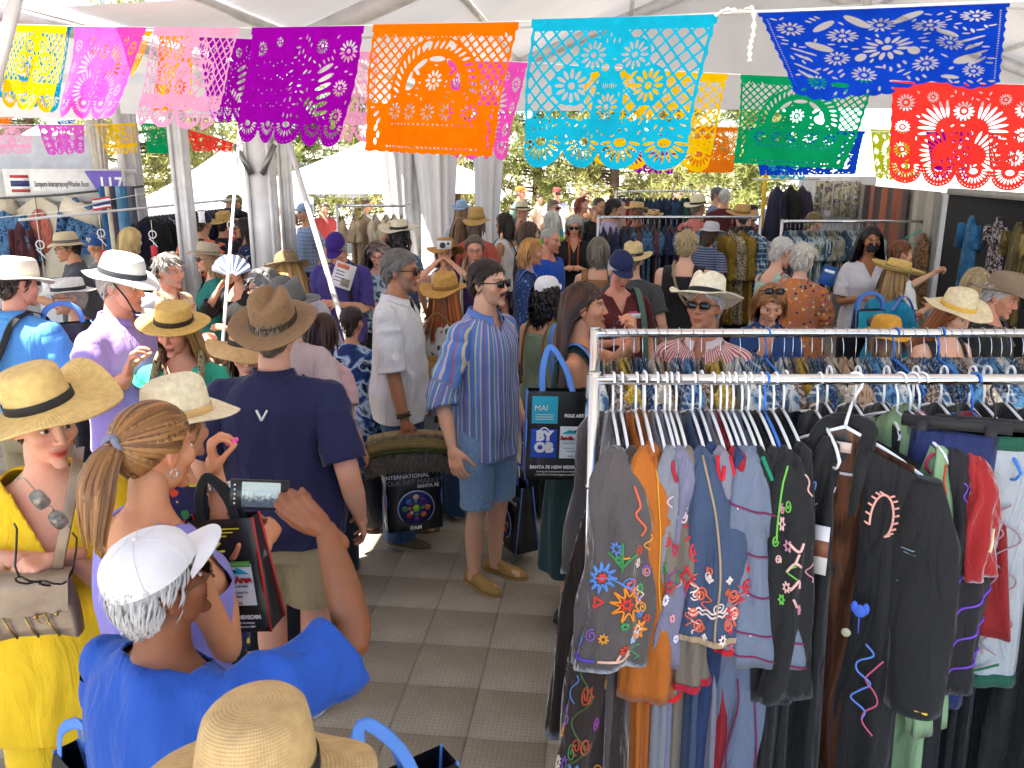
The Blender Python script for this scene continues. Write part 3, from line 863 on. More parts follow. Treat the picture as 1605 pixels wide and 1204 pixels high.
def normals_of(g):
 V, Q, T = g; n = np.cross(V[Q[:, 2]] - V[Q[:, 0]], V[Q[:, 3]] - V[Q[:, 1]])
 N = np.zeros_like(V)
 for k in range(4): np.add.at(N, Q[:, k], n)
 if len(T):
  n = np.cross(V[T[:, 1]] - V[T[:, 0]], V[T[:, 2]] - V[T[:, 0]])
  for k in range(3): np.add.at(N, T[:, k], n)
 return N / (np.linalg.norm(N, axis=1)[:, None] + 1e-12)
PEOPLE = []
def person(px, py, label, H=1.70, Y=None, yaw=0, hy=0, hp=0, hr=0, lean=0, build=1.0, belly=0., fem=False, skin='light', lod=0,
     hair=None, hat=None, glasses=None, top=None, bottom=None, aL='down', aR='down', feet=False, face=None, extra=None, group='people in the market crowd', neckz=0., hatdz=0.):
 S = dict(locals())
 s = H / 1.72
 root_dz = 0
 lr = R_(lean)
 hc = np.array([0, -.022, 1.605])
 hcl = np.array([0, hc[1] * math.cos(lr) - (hc[2] - .95) * math.sin(lr), .95 + hc[1] * math.sin(lr) + (hc[2] - .95) * math.cos(lr)]) * s
 if Y is None:
  p = at_z(px, py, hcl[2])
 else:
  p = at(px, py, Y)
  if lean == 0:
   s = p.z / 1.605; hcl = hc * s
  else:
   s *= p.z / hcl[2]; hcl *= p.z / hcl[2]
 yr = R_(yaw)
 off = Vector((hcl[0] * math.cos(yr) - hcl[1] * math.sin(yr), hcl[0] * math.sin(yr) + hcl[1] * math.cos(yr), 0))
 S['root'] = Vector((p.x, p.y, 0)) - off; S['s'] = s; S['idx'] = len(PEOPLE)
 S['head_world'] = p
 PEOPLE.append(S); return S
def to_local(S, W):
 d = Vector(W) - S['root']; y = R_(-S['yaw']); s = S['s']
 return np.array([(d.x * math.cos(y) - d.y * math.sin(y)) / s, (d.x * math.sin(y) + d.y * math.cos(y)) / s, d.z / s])
def bend(V, lean):
 if not lean: return V
 a = R_(lean) * ss(V[:, 2], .80, 1.10); y = V[:, 1]; z = V[:, 2] - .95
 return np.stack([V[:, 0], y * np.cos(a) - z * np.sin(a), .95 + y * np.sin(a) + z * np.cos(a)], 1)
def build_people():
 items, slots = [], []
 for S in PEOPLE:
  fem, b, lod = S['fem'], S['build'], S['lod']
  k = (.88 if fem else 1.0) * (1 + (b - 1) * .7)
  shx = (.155 if fem else .178) * (1 + (b - 1) * .8)
  arms = {}
  for side, sg in (('aL', 1), ('aR', -1)):
   a = S[side]
   Sh = np.array([sg * shx, .012, 1.365 if not fem else 1.355])
   if isinstance(a, str):
    w, pole, hk = POSE[a]
    W = np.array([sg * w[0], w[1], w[2]]); po = np.array([sg * pole[0], pole[1], pole[2]]); hd = None; pn = None
    if a == 'down': W[0] = sg * (shx + .085)
   else:
    W = np.array(a['w'], float) if 'w' in a else to_local(S, at(*a['px']))
    po = np.array(a.get('pole', (sg * .6, .4, -1)), float); hk = a.get('hand', 'hold'); hd = a.get('dir'); pn = a.get('palm')
    if a.get('world'):
     y = R_(-S['yaw'])
     rot = lambda v: np.array([v[0] * math.cos(y) - v[1] * math.sin(y), v[0] * math.sin(y) + v[1] * math.cos(y), v[2]])
     po = rot(po); hd = rot(hd) if hd is not None else None; pn = rot(pn) if pn is not None else None
    if isinstance(a.get('lift'), (int, float)): Sh = Sh + np.array([0, -.01, a['lift']])
   E, W = ik(Sh, W, pole=po)
   fd = (W - E) / (np.linalg.norm(W - E) + 1e-9)
   if hd is None: hd = fd
   if pn is None:
    pn = np.array([-sg, 0, 0]) + .3 * np.array([0, 1, 0]) if fd[2] < -.6 else np.array([-sg * .6, .25, -.6])
   arms[side] = (Sh, E, W, hk, np.array(hd, float), np.array(pn, float), sg)
  S['arms'] = arms
  prims = [loft(torso_rings(fem, b, S['belly'], 0., .80))]
  nr = .046 if fem else .057
  prims.append(capsule((0, .016, 1.40), (0, -.004, 1.535), nr * (1 + (b - 1) * .5) + .004, nr, 14))
  for sd, (Sh, E, W, hk, hd, pn, sg) in arms.items():
   prims.append(arm_prims(Sh, E, W, k)[0])
   prims.append(capsule((sg * .045, .014, 1.402), Sh, .044, .048 * k, 10))
  kl = 1 + (b - 1) * .8
  for sg in (1, -1):
   prims.append(limb([(sg * .088, .0, .86), (sg * .095, -.01, .66), (sg * .092, -.012, .48), (sg * .09, .014, .30), (sg * .088, .02, .085)],
         [.088 * kl, .078 * kl, .054 * kl, .054 * kl, .036], 16))
   prims.append(capsule((sg * .088, .03, .045), (sg * .10, -.13, .03), .035, .03, 10, .9))
  vox = {2: .0135, 1: .019, 0: .027}[lod]
  items.append((gjoin(prims), vox, {2: 2, 1: 1, 0: 0}[lod], {2: .36, 1: .22, 0: .28}[lod])); slots.append((S, 'body'))
  t = S['top']
  if t:
   ease = t.get('ease', .016); hem = t.get('hem', .88)
   rg = torso_rings(fem, b * t.get('wide', 1.0), S['belly'], ease, hem - .12)
   if t.get('loose', 0):
    lo = t['loose']; zz = rg[:, 0, 2]; f = 1 + lo * ss(-zz, -1.25, -.85)
    ctr = rg.mean(1, keepdims=True); wmax = np.maximum.accumulate((rg - ctr)[::-1], 0)[::-1] if False else (rg - ctr)
    rg = ctr + wmax * f[:, None, None] * np.array([1, 1, 1])
    rg[..., 2] = zz[:, None]
   pr = [loft(rg)]
   for sd, (Sh, E, W, hk, hd, pn, sg) in arms.items():
    pr.append(capsule((sg * .045, .014, 1.402), Sh, .044 + ease * .75, (.048 * k + ease * .75), 10))
   items.append((gjoin(pr), {2: .0125, 1: .018, 0: .027}[lod], {2: 4, 1: 2, 0: 1}[lod], {2: 1, 1: .6, 0: .7}[lod])); slots.append((S, 'top'))
  bt = S['bottom']
  if bt and bt.get('kind') != 'skirt':
   ez = bt.get('ease', .014); hem = bt.get('hem', .06); fl = bt.get('flare', .02)
   rg = torso_rings(fem, b, S['belly'] * .5, .002, .72); rg = rg[rg[:, 0, 2] < 1.0]
   pr = [loft(rg)]
   for sg in (1, -1):
    pr.append(limb([(sg * .088, 0, .87), (sg * .095, -.01, .66), (sg * .092, -.006, .48), (sg * .09, .008, .28), (sg * .088, .012, hem - .04 if hem < .3 else .2)][: 5 if hem < .3 else 5],
          [.09 * kl + ez, .082 * kl + ez, .066 * kl + ez + fl * .5, .062 * kl + ez + fl, .058 + ez + fl], 16, 12))
   items.append((gjoin(pr), {2: .0165, 1: .028, 0: .036}[lod], {2: 2, 1: 1, 0: 0}[lod], .4)); slots.append((S, 'bottom'))
 res = remesh_batch(items)
 byp = {}
 for (S, k), g in zip(slots, res): byp.setdefault(S['idx'], {})[k] = g
 for S in PEOPLE: finish_person(S, byp[S['idx']])
def finish_person(S, gd):
 s, lod, fem, lean = S['s'], S['lod'], S['fem'], S['lean']
 root = empty('person', S['root'], R_(S['yaw'])); S['obj'] = root
 tag(root, S['label'], 'person', S['group'])
 sk = SKIN[S['skin']] if isinstance(S['skin'], str) else S['skin']
 skv = np.array(sk)
 f = dict(S['face'] or {})
 tuft = f.pop('tuft', None); nails = f.pop('nails', None); tattoo = f.pop('tattoo', None)
 hg, hC = head_geo(fem, lod, sk, **f)
 Mh = (Matrix.Translation((0, .004, 1.515)) @ Matrix.Rotation(R_(S['hy']), 4, 'Z') @ Matrix.Rotation(R_(S['hp']), 4, 'X') @ Matrix.Rotation(R_(S['hr']), 4, 'Y')
    @ Matrix.Translation((0, -.026, .088)) @ Matrix.Scale(.925, 4))
 lr = R_(lean)
 Mb = Matrix.Translation((0, 0, .95)) @ Matrix.Rotation(lr, 4, 'X') @ Matrix.Translation((0, 0, -.95))
 Mh = Matrix.Scale(s, 4) @ Mb @ Mh
 S['Mh'] = Mh
 body = gd['body']
 bc = np.tile(skv, (len(body[0]), 1)) * (1 + .05 * vnoise(body[0], 14, S['idx']))[:, None]
 ch = np.exp(-((body[0][:, 0] / .09) ** 2 + ((body[0][:, 2] - 1.36) / .08) ** 2)) * (body[0][:, 1] < 0)
 bc = bc * (1 - ch[:, None] * np.array([0, .10, .12]))
 parts = [(bend(body[0], lean) * s, body[1], body[2])]; cs = [bc]
 for sd, (Sh, E, W, hk, hd, pn, sg) in S['arms'].items():
  fd = (W - E) / (np.linalg.norm(W - E) + 1e-9)
  h = hand_geo(hk, W - fd * .004 + np.array(hd) / np.linalg.norm(hd) * .012, hd, pn, sg > 0, lod, .93 if fem else 1.04)
  parts.append((bend(h[0], lean) * s, h[1], h[2])); cs.append(np.tile(skv * np.array([1.0, .93, .9]), (len(h[0]), 1)))
  S.setdefault('wrists', {})[sd] = (W, hd)
 parts.append(gx(hg, Mh)); cs.append(hC)
 me = to_mesh('body', gjoin(parts)); vcol(me, np.vstack(cs))
 ob('body', me, vcolmat('skin'), root)
 if tuft:
  for kd, c in tuft:
   tg, tc = tuft_geo(kd, c, lod, S['idx']); me = to_mesh(kd, gx(tg, Mh)); vcol(me, tc); ob(kd, me, vcolmat('hair'), root)
 hat = S['hat']
 if S['hair']:
  h = dict(S['hair']); c = h.pop('color')
  st = h.pop('style')
  hg2, hc2 = hair_geo(st, c, lod, fem, seed=S['idx'], hat=bool(hat), nose=f.get('nose', 1.0), jaw=f.get('jaw', 1.0), **h)
  me = to_mesh('hair', gx(hg2, Mh)); vcol(me, hc2); ob('hair', me, vcolmat('hair'), root)
 if hat:
  h = dict(hat); kind = h.pop('kind'); m = h.pop('mat'); bm_ = h.pop('band', None); tl = h.pop('tilt', -6); dz = h.pop('dz', 0.); sc = h.pop('size', 1.04); rl = h.pop('roll', 0); tw = h.pop('turn', 0)
  Mo = Mh @ Matrix.Translation((0, .004, .052 + dz)) @ Matrix.Rotation(R_(tw), 4, 'Z') @ Matrix.Rotation(R_(tl), 4, 'X') @ Matrix.Rotation(R_(rl), 4, 'Y') @ Matrix.Scale(sc * .96, 4)
  ns = {2: 64, 1: 48, 0: 30}[lod]
  nm = {'cap': 'cap', 'beanie': 'beanie', 'visor': 'sun_visor'}.get(kind, 'hat')
  if kind == 'cap':
   d, bl = cap_geo(); o = ob(nm, d, m, root); ob('cap_brim', bl, bm_ or m, o)
   if lod == 2:
    for a in np.arange(6) * math.pi / 3 + math.pi / 6:
     q = np.linspace(.02, 1.5, 14); r = np.cos(q) ** .72 * (1 + .012 * math.cos(6 * a)) + .003
     ob('cap_seam', tube(np.stack([.085 * r * math.cos(a), .006 + .106 * r * math.sin(a), .088 * np.sin(q) ** .9 * (1 + .05 * math.sin(a)) + .0004], 1), .0012, 5), m, o)
  elif kind == 'beanie': o = ob(nm, beanie_geo(), m, root)
  elif kind == 'visor': o = ob(nm, visor_geo(), m, root)
  else:
   hb, bd = hat_geo(kind, ns=ns, seed=S['idx'], **h); o = ob(nm, hb, m, root)
   if bm_ is not None: ob('hat_band', bd, bm_, o)
  o.matrix_local = Mo
  S['hat_obj'] = o; S['Mhat'] = Mo
 if S['glasses']:
  gk = S['glasses']; fr, ln = glasses_geo(gk != 'clear')
  up = Matrix.Translation((0, .02, .075)) @ Matrix.Rotation(R_(-35), 4, 'X') if gk == 'up' else Matrix()
  o = ob('sunglasses' if gk != 'clear' else 'eyeglasses', gx(fr, Mh @ up), plain((.012, .011, .011), .25, name='frame') if gk != 'tort' else plain((.10, .04, .015), .25, var=.5, vscale=120), root)
  if gk == 'clear':
   pass
  else: ob('lens', gx(ln, Mh @ up), plain((.008, .008, .009), .08, name='dark_lens', spec=.6), o)
 t = S['top']
 if t:
  g = gd['top']; V = g[0]; N = normals_of(g); hem = t.get('hem', .88); amp = t.get('amp', .012)
  sd = S['idx'] * 3
  P1 = V * np.array([8, 8, 3.2]); P2 = V * np.array([17, 17, 8])
  n1 = vnoise(P1 + .6 * vnoise(V * 6, 1, sd)[:, None], 1, sd); n2 = vnoise(P2, 1, sd + 5)
  wgt = .35 + 1.0 * ss(-V[:, 2], -1.30, -1.0)
  arm = np.abs(V[:, 0]) > (.165 * S['build'])
  wgt = np.where(arm, .8, wgt)
  dsp = amp * wgt * ((1 - np.abs(n1)) * 1.7 - .75) + amp * .45 * n2
  V2 = V + N * np.maximum(dsp, -.003)[:, None]
  cuts = [('plane', (0, 0, hem), (0, 0, -1), None, 0)] if not t.get('curved_hem') else [('plane', (0, 0, hem), (0, 0, -1), None, 0)]
  if t.get('sleeve', .19) <= 0:
   ax_ = t.get('strap', .128) * (1 + (S['build'] - 1) * .7)
   for sg in (1, -1):
    cuts.append(('wedge', (lambda c, sg=sg, ax_=ax_: sg * c.x > ax_ - .035 * max(0, (1.40 - c.z)) / .15 * 0 and c.z > 1.265), [((sg * ax_, 0, 0), (1, 0, 0)), ((0, 0, 1.265), (0, 0, 1))], lambda c, sg=sg: sg * c.x > .06 and c.z > 1.2))
  nk = t.get('neck', 'crew')
  nc = (0, .01, 1.455)
  cuts.append(('plane', (0, .012, 1.448 if nk != 'boat' else 1.43), (0, -.42, 1), nc, .108))
  if nk in ('v', 'collar', 'scoop', 'tank', 'open'):
   zv = t.get('zv', {'v': 1.30, 'collar': 1.37, 'scoop': 1.335, 'tank': 1.30, 'open': 1.26}[nk]); wv = t.get('wv', {'v': .075, 'collar': .045, 'scoop': .085, 'tank': .088, 'open': .065}[nk])
   pre = lambda c, zv=zv: c.y < .0 and c.z > zv - .03 and abs(c.x) < .13
   if nk in ('v', 'collar', 'open'):
    hgt = 1.46 - zv
    inside = lambda c, zv=zv, wv=wv, hgt=hgt: c.y < .0 and c.z > zv and abs(c.x) < wv * (c.z - zv) / hgt
    pls = [((0, 0, zv), (hgt, 0, -wv)), ((0, 0, zv), (-hgt, 0, -wv)), ((0, 0, 0), (0, 1, 0))]
   else:
    inside = lambda c, zv=zv, wv=wv: c.y < .0 and c.z > zv + .5 * max(0, abs(c.x) - .03) and abs(c.x) < wv
    pls = [((0, 0, zv), (0, 0, 1)), ((wv, 0, 0), (1, 0, 0)), ((-wv, 0, 0), (1, 0, 0)), ((.03, 0, zv), (-.5, 0, 1)), ((-.03, 0, zv), (.5, 0, 1)), ((0, 0, 0), (0, 1, 0))]
   cuts.append(('wedge', inside, pls, pre))
   if nk == 'tank':
    zb = 1.36
    insb = lambda c, zb=zb, wv=wv: c.y > 0 and c.z > zb and abs(c.x) < wv
    cuts.append(('wedge', insb, [((0, 0, zb), (0, 0, 1)), ((wv, 0, 0), (1, 0, 0)), ((-wv, 0, 0), (1, 0, 0))], lambda c: c.y > 0 and c.z > 1.33 and abs(c.x) < .13))
  bm = cut_cloth((V2, g[1], g[2]), cuts, .007 if lod else .004)
  n0 = len(bm.verts); rng = []
  if t.get('sleeve', .19) > 0:
   for sdn, (Sh, E, W, hk, hd, pn, sg) in S['arms'].items():
    sg_ = sleeve_geo(Sh, E, W, (.88 if fem else 1.0) * (1 + (S['build'] - 1) * .7), t.get('ease', .016), t.get('sleeve', .19), t.get('flare', .005), S['idx'] + sg, amp, {2: 30, 1: 22, 0: 14}[lod], {2: 26, 1: 18, 0: 10}[lod])
    mm = to_mesh('t', sg_); bm.from_mesh(mm); bpy.data.meshes.remove(mm); rng.append((n0, n0 + len(sg_[0]))); n0 += len(sg_[0])
  me = bpy.data.meshes.new('shirt'); bm.to_mesh(me); bm.free()
  n = len(me.vertices); co = np.empty(n * 3, np.float32); me.vertices.foreach_get('co', co); co = co.reshape(-1, 3).astype(float)
  if t.get('rest'):
   Rst = co.copy()
   for (i0, i1), (sdn, (Sh, E, W, hk, hd, pn, sg)) in zip(rng, S['arms'].items()):
    u1 = (E - Sh) / np.linalg.norm(E - Sh); d1 = co[i0:i1] - Sh; tt = d1 @ u1
    ref = np.array([0, -1., 0]); v1 = ref - u1 * (ref @ u1); v1 /= np.linalg.norm(v1); w1 = np.cross(u1, v1)
    an = np.arctan2(d1 @ w1, d1 @ v1) * .46; Rst[i0:i1] = np.stack([np.cos(an), np.sin(an), 1.4 - tt], 1)
   vattr(me, 'rest', Rst)
  co = bend(co, lean) * s; me.vertices.foreach_set('co', co.astype(np.float32).ravel())
  me.polygons.foreach_set('use_smooth', np.ones(len(me.polygons), bool)); me.update()
  sh = ob(t.get('name', 'shirt'), me, t['mat'], root); S['shirt'] = sh
  if nk == 'collar' or t.get('collar'):
   a = np.linspace(-math.pi / 2 + .34, 1.5 * math.pi - .34, 30); Rr = []
   for k_, (r1, r2, z, dy) in enumerate(((.066, .064, 1.448, .012), (.068, .068, 1.478, .012), (.073, .073, 1.482, .012), (.086, .086, 1.447, .012))):
    kk = .9 if fem else 1.04
    zz = z - .030 * ss(-np.sin(a), -.2, 1.0) + (.012 * ss(-np.sin(a), .55, .95) * (-1 if k_ == 3 else 0))
    Rr.append(np.stack([r1 * kk * np.cos(a), dy + r2 * kk * np.sin(a) - .012 * ss(-np.sin(a), 0, 1), zz], 1))
   cg = loft(np.array(Rr), False, False, False)
   ob('collar', (bend(cg[0], lean) * s, cg[1], cg[2]), t.get('collar_mat', t['mat']), sh)
 bt = S['bottom']
 if bt:
  hem = bt.get('hem', .06)
  if bt.get('kind') == 'skirt':
   zz = np.linspace(1.0, hem, 20); a = np.linspace(0, 2 * math.pi, 40, endpoint=False); fl = bt.get('flare', .1)
   Rr = []
   for z in zz:
    q = (1.0 - z); r = .150 + (.02 if fem else .0) + fl * q
    fo = 1 + .06 * np.sin(9 * a + 3 * math.sin(q * 4)) * min(1, q * 2)
    Rr.append(np.stack([r * fo * np.cos(a), r * .78 * fo * np.sin(a), np.full(40, z)], 1))
   gg = loft(np.array(Rr), False, False); ob('skirt', (bend(gg[0], lean) * s, gg[1], gg[2]), bt['mat'], root)
  else:
   g = gd['bottom']; V = g[0]; N = normals_of(g)
   dsp = .006 * ((1 - np.abs(vnoise(V * np.array([9, 9, 5]), 1, S['idx'] + 9))) * 1.6 - .7)
   V2 = V + N * dsp[:, None]
   bm = cut_cloth((V2, g[1], g[2]), [('plane', (0, 0, hem), (0, 0, -1), None, 0)], .006)
   me = bpy.data.meshes.new('trousers'); bm.to_mesh(me); bm.free()
   n = len(me.vertices); co = np.empty(n * 3, np.float32); me.vertices.foreach_get('co', co)
   co = bend(co.reshape(-1, 3).astype(float), lean) * s; me.vertices.foreach_set('co', co.astype(np.float32).ravel())
   me.polygons.foreach_set('use_smooth', np.ones(len(me.polygons), bool)); me.update()
   ob('shorts' if hem > .3 else 'trousers', me, bt['mat'], root)
 if S['feet']:
  for sg in (1, -1):
   u, so = shoe_geo(sg * .092, sg * .15); o = ob('shoe', (u[0] * s, u[1], u[2]), S['feet'][0], root); ob('sole', (so[0] * s, so[1], so[2]), S['feet'][1], o)
 if nails:
  col, sides = nails
  for sdn in sides:
   W, hd = S['wrists'][sdn]
 if S['extra']: S['extra'](S, root)
# ------------------------------------------------------------------ ground and floor tiles
TA = Vector((math.sin(R_(6.5)), math.cos(R_(6.5)), 0)); TB = Vector((TA.y, -TA.x, 0))     # tent axis, across
def grid_floor_mat():
 m, n, b = _new('plastic_floor'); v = coords(n)
 sp = node(n, 'ShaderNodeSeparateXYZ'); n.links.new(v, sp.inputs[0])
 def nub(s):
  a = math_(n, 'SINE', math_(n, 'MULTIPLY', sp.outputs[0], s)); c = math_(n, 'SINE', math_(n, 'MULTIPLY', sp.outputs[1], s))
  return math_(n, 'MULTIPLY', a, c)
 w = nub(6.2832 / .0406)
 aw = math_(n, 'ABSOLUTE', w)
 nz = node(n, 'ShaderNodeTexNoise', i_Scale=3.0, i_Detail=6.0, i_Roughness=.65); n.links.new(v, nz.inputs['Vector'])
 n2 = node(n, 'ShaderNodeTexNoise', i_Scale=90.0, i_Detail=3.0); n.links.new(v, n2.inputs['Vector'])
 oi = node(n, 'ShaderNodeObjectInfo')
 base = ramp(n, nz.outputs[0], [(.3, (.32, .28, .215)), (.72, (.44, .385, .30))]).outputs[0]
 tone = ramp(n, oi.outputs['Random'], [(0, (.92, .92, .92)), (1, (1.03, 1.02, 1.01))]).outputs[0]
 c = mixc(n, 1.0, base, tone, 'MULTIPLY')
 c = mixc(n, math_(n, 'MULTIPLY', math_(n, 'GREATER_THAN', aw, .38), .24), c, (.17, .152, .125))
 c = mixc(n, .25, c, n2.outputs[0], 'OVERLAY')
 n.links.new(c, b.inputs['Base Color']); b.inputs['Roughness'].default_value = .62; b.inputs['Specular IOR Level'].default_value = .35
 bump(n, b, aw, .4, .004)
 return m
FLOOR = grid_floor_mat()
M_ground = plain((.50, .45, .38), .95, var=.2, vscale=1.5, bmp=.4, name='sandy_ground')
gnd = ob('ground', box(0, 60, -.31, 500, 500, .5), M_ground); struct(gnd)
TS = .325
floor = ob('floor', box(0, 1.2, -.03, 22, 15.6, .05), plain((.16, .145, .12), .8)); floor.location = (0, 6, 0); floor.rotation_euler[2] = -R_(6.5); struct(floor)
def tile_mesh():
 h = TS / 2 - .0009; bv = .0025
 V = []
 for z, q in ((0, h), (.012 - bv, h), (.012, h - bv)):
  V += [(-q, -q, z), (q, -q, z), (q, q, z), (-q, q, z)]
 Q = [(0, 1, 5, 4), (1, 2, 6, 5), (2, 3, 7, 6), (3, 0, 4, 7), (4, 5, 9, 8), (5, 6, 10, 9), (6, 7, 11, 10), (7, 4, 8, 11), (8, 9, 10, 11)]
 return to_mesh('tile', G(V, Q), False)
TM = tile_mesh(); TM.materials.append(FLOOR)
O0 = at_z(702, 910, 0)
near, restq = [], []
for i in range(-26, 24):
 for j in range(-10, 40):
  c = O0 + TB * (TS * (i + .5)) + TA * (TS * (j + .5))
  if not (-6.2 < c.x < 5.0 and 1.2 < c.y < 13.0): continue
  d = Vector((0, _c, -_s)).dot(Vector((c.x, c.y, -CAM_H))); u = Vector((0, _s, _c)).dot(Vector((c.x, c.y, -CAM_H)))
  if d <= 0: continue
  px = CX + FPX * c.x / d; py = CY - FPX * u / d
  vis = -40 < px < 1640 and py < 1290
  sc = d
  if vis and ((380 < px < 1150 and py > 640) or (px < 420 and py > 900)): near.append((sc, c))
  else: restq.append(c)
near.sort(key=lambda q: q[0])
FMI = (Matrix.Translation((0, 6, 0)) @ Matrix.Rotation(-R_(6.5), 4, 'Z')).inverted()
for k, (sc, c) in enumerate(near):
 if k < 290:
  o = bpy.data.objects.new('floor_tile', TM); COL.objects.link(o); o.parent = floor
  o.matrix_local = FMI @ Matrix.Translation((c.x, c.y, -.0035)) @ Matrix.Rotation(-R_(6.5), 4, 'Z')
 else: restq.append(c)
gs = []
tv = np.array([v.co[:] for v in TM.vertices]); tq = np.array([list(p.vertices) for p in TM.polygons])
rot = np.array(Matrix.Rotation(-R_(6.5), 3, 'Z'))
for c in restq: gs.append(G(tv @ rot.T + np.array([c.x, c.y, -.0035]), tq))
far_t = obf('far_floor_tiles', gjoin(gs), FLOOR, floor); far_t['kind'] = 'stuff'
far_t.matrix_local = FMI
# ------------------------------------------------------------------ tent
def vinyl():
 m = bpy.data.materials.new('tent_vinyl'); m.use_nodes = True; n = m.node_tree; n.nodes.clear()
 out = n.nodes.new('ShaderNodeOutputMaterial')
 v = coords(n); nz = node(n, 'ShaderNodeTexNoise', i_Scale=1.4, i_Detail=5.0); n.links.new(v, nz.inputs['Vector'])
 r = ramp(n, nz.outputs[0], [(.3, (.68, .67, .68)), (.7, (.76, .75, .76))])
 d = n.nodes.new('ShaderNodeBsdfDiffuse'); t = n.nodes.new('ShaderNodeBsdfTranslucent'); mx = n.nodes.new('ShaderNodeMixShader')
 n.links.new(r.outputs[0], d.inputs[0]); n.links.new(r.outputs[0], t.inputs[0]); mx.inputs[0].default_value = .062
 bp = node(n, 'ShaderNodeBump', i_Strength=.25, i_Distance=.03)
 n2 = node(n, 'ShaderNodeTexNoise', i_Scale=2.2, i_Detail=3.0, i_Distortion=1.5); n.links.new(v, n2.inputs['Vector']); n.links.new(n2.outputs[0], bp.inputs['Height'])
 n.links.new(bp.outputs[0], d.inputs['Normal']); n.links.new(bp.outputs[0], t.inputs['Normal'])
 n.links.new(d.outputs[0], mx.inputs[1]); n.links.new(t.outputs[0], mx.inputs[2]); n.links.new(mx.outputs[0], out.inputs[0])
 return m
VINYL = vinyl()
ALU = plain((.72, .71, .70), .42, .2, .15, 5, name='aluminium')
WHITEP = plain((.78, .78, .78), .5, name='white_paint')
PA = Vector((-2.35, 8.0, 0)); EAVE, SLOPE, HALF = 3.25, .38, 5.3
def tp(t, b, z): return PA + TA * t + TB * b + Vector((0, 0, z))
def sheet(p00, p10, p11, p01, nu, nv, sag=0., name='roof', mat=None, parent=None, waves=0.):
 U = np.linspace(0, 1, nu); Vv = np.linspace(0, 1, nv)
 P = np.zeros((nv, nu, 3))
 a, b, c, d = (np.array(q) for q in (p00, p10, p11, p01))
 for i, v in enumerate(Vv):
  for j, u in enumerate(U):
   P[i, j] = (a * (1 - u) + b * u) * (1 - v) + (d * (1 - u) + c * u) * v
   P[i, j, 2] -= sag * math.sin(math.pi * u) * math.sin(math.pi * v) + waves * math.sin(u * 31 + 4 * v)
 return ob(name, loft(P, False, False, False), mat, parent)
tent = empty('market_tent', PA); tag(tent, 'large white gable tent with aluminium frame over the clothing stalls', 'tent')
def tchild(o):
 o.parent = tent; o.matrix_parent_inverse = Matrix.Translation(-PA); return o
bays = [-15.75, -9.45, -3.15, 0.0, 6.3]
frames_t = [-8.4, -6.3, 0.0, 6.3]
for t0, t1 in ((-8.4, -6.3), (-6.3, 0.0), (0.0, 6.3)):
 for sg in (0, 1):
  b0, b1 = (.36, HALF) if sg == 0 else (2 * HALF, HALF)
  tchild(sheet(tp(t0, b0, EAVE + (.137 if sg == 0 else 0)), tp(t1, b0, EAVE + (.137 if sg == 0 else 0)), tp(t1, b1, EAVE + SLOPE * HALF), tp(t0, b1, EAVE + SLOPE * HALF), 14, 12, .06, 'roof_panel', VINYL, None, .004))
tchild(sheet(tp(6.3, 0, EAVE), tp(6.3, HALF, EAVE + SLOPE * HALF), tp(6.3, HALF, EAVE - .15), tp(6.3, 0, EAVE - .15), 8, 4, 0, 'gable_panel', VINYL))
tchild(sheet(tp(6.3, 2 * HALF, EAVE), tp(6.3, HALF, EAVE + SLOPE * HALF), tp(6.3, HALF, EAVE - .15), tp(6.3, 2 * HALF, EAVE - .15), 8, 4, 0, 'gable_panel', VINYL))
def post_geo(p, h, w=.25, d=.12):
 g = [box(0, 0, h / 2, w, d, h)]
 for sx in (-1, 1):
  g.append(box(sx * (w / 2 - .018), -d / 2 - .008, h / 2, .034, .018, h)); g.append(box(sx * (w / 2 - .018), d / 2 + .008, h / 2, .034, .018, h))
 g.append(box(0, 0, .01, w + .14, d + .14, .02))
 return gx(gjoin(g), Matrix.Translation(p) @ Matrix.Rotation(-R_(6.5), 4, 'Z'))
for t in frames_t:
 for b in (0, 2 * HALF):
  tchild(obf('post', post_geo(tp(t, b, 0), EAVE), ALU))
 for b0, b1 in ((0, HALF), (2 * HALF, HALF)):
  tchild(obf('rafter', beam(tp(t, b0, EAVE - .10), tp(t, b1, EAVE + SLOPE * HALF - .10), .10, .16), ALU))
 tchild(obf('brace', beam(tp(t, .05, EAVE - .85), tp(t, .85, EAVE + .15), .06), ALU))
for b in (.42, HALF * .33, HALF * .66, HALF, HALF * 1.34, HALF * 1.67, 2 * HALF):
 z = EAVE + SLOPE * (HALF - abs(HALF - b)) - .06
 for t0, t1 in zip(frames_t[:-1], frames_t[1:]):
  tchild(obf('purlin', beam(tp(t0 + .06, b, z), tp(t1 - .06, b, z), .06), ALU))
tchild(obf('king_post', beam(tp(0, HALF, EAVE + .2), tp(0, HALF, EAVE + SLOPE * HALF - .2), .07), ALU))
tchild(obf('tie_cable', tube([tp(0, .1, EAVE + .05), tp(0, HALF, EAVE + .28), tp(0, 2 * HALF - .1, EAVE + .05)], .008, 6), ALU))
for dz, ang in ((EAVE - .95, .5), (EAVE - .95, -.5)):
 tchild(obf('bracket', gx(box(0, -.09, 0, .05, .02, .30), Matrix.Translation(tp(0, .12 if ang > 0 else -.12, dz)) @ Matrix.Rotation(-R_(6.5), 4, 'Z') @ Matrix.Rotation(ang, 4, 'Y')), plain((.25, .25, .25), .4, .8)))
tent2 = empty('side_tent', tp(0, -.62, 0)); tag(tent2, 'white neighbouring tent roof on the far left above the numbered booth', 'tent')
def tchild2(o):
 o.parent = tent2; o.matrix_parent_inverse = Matrix.Translation(-tent2.location); return o
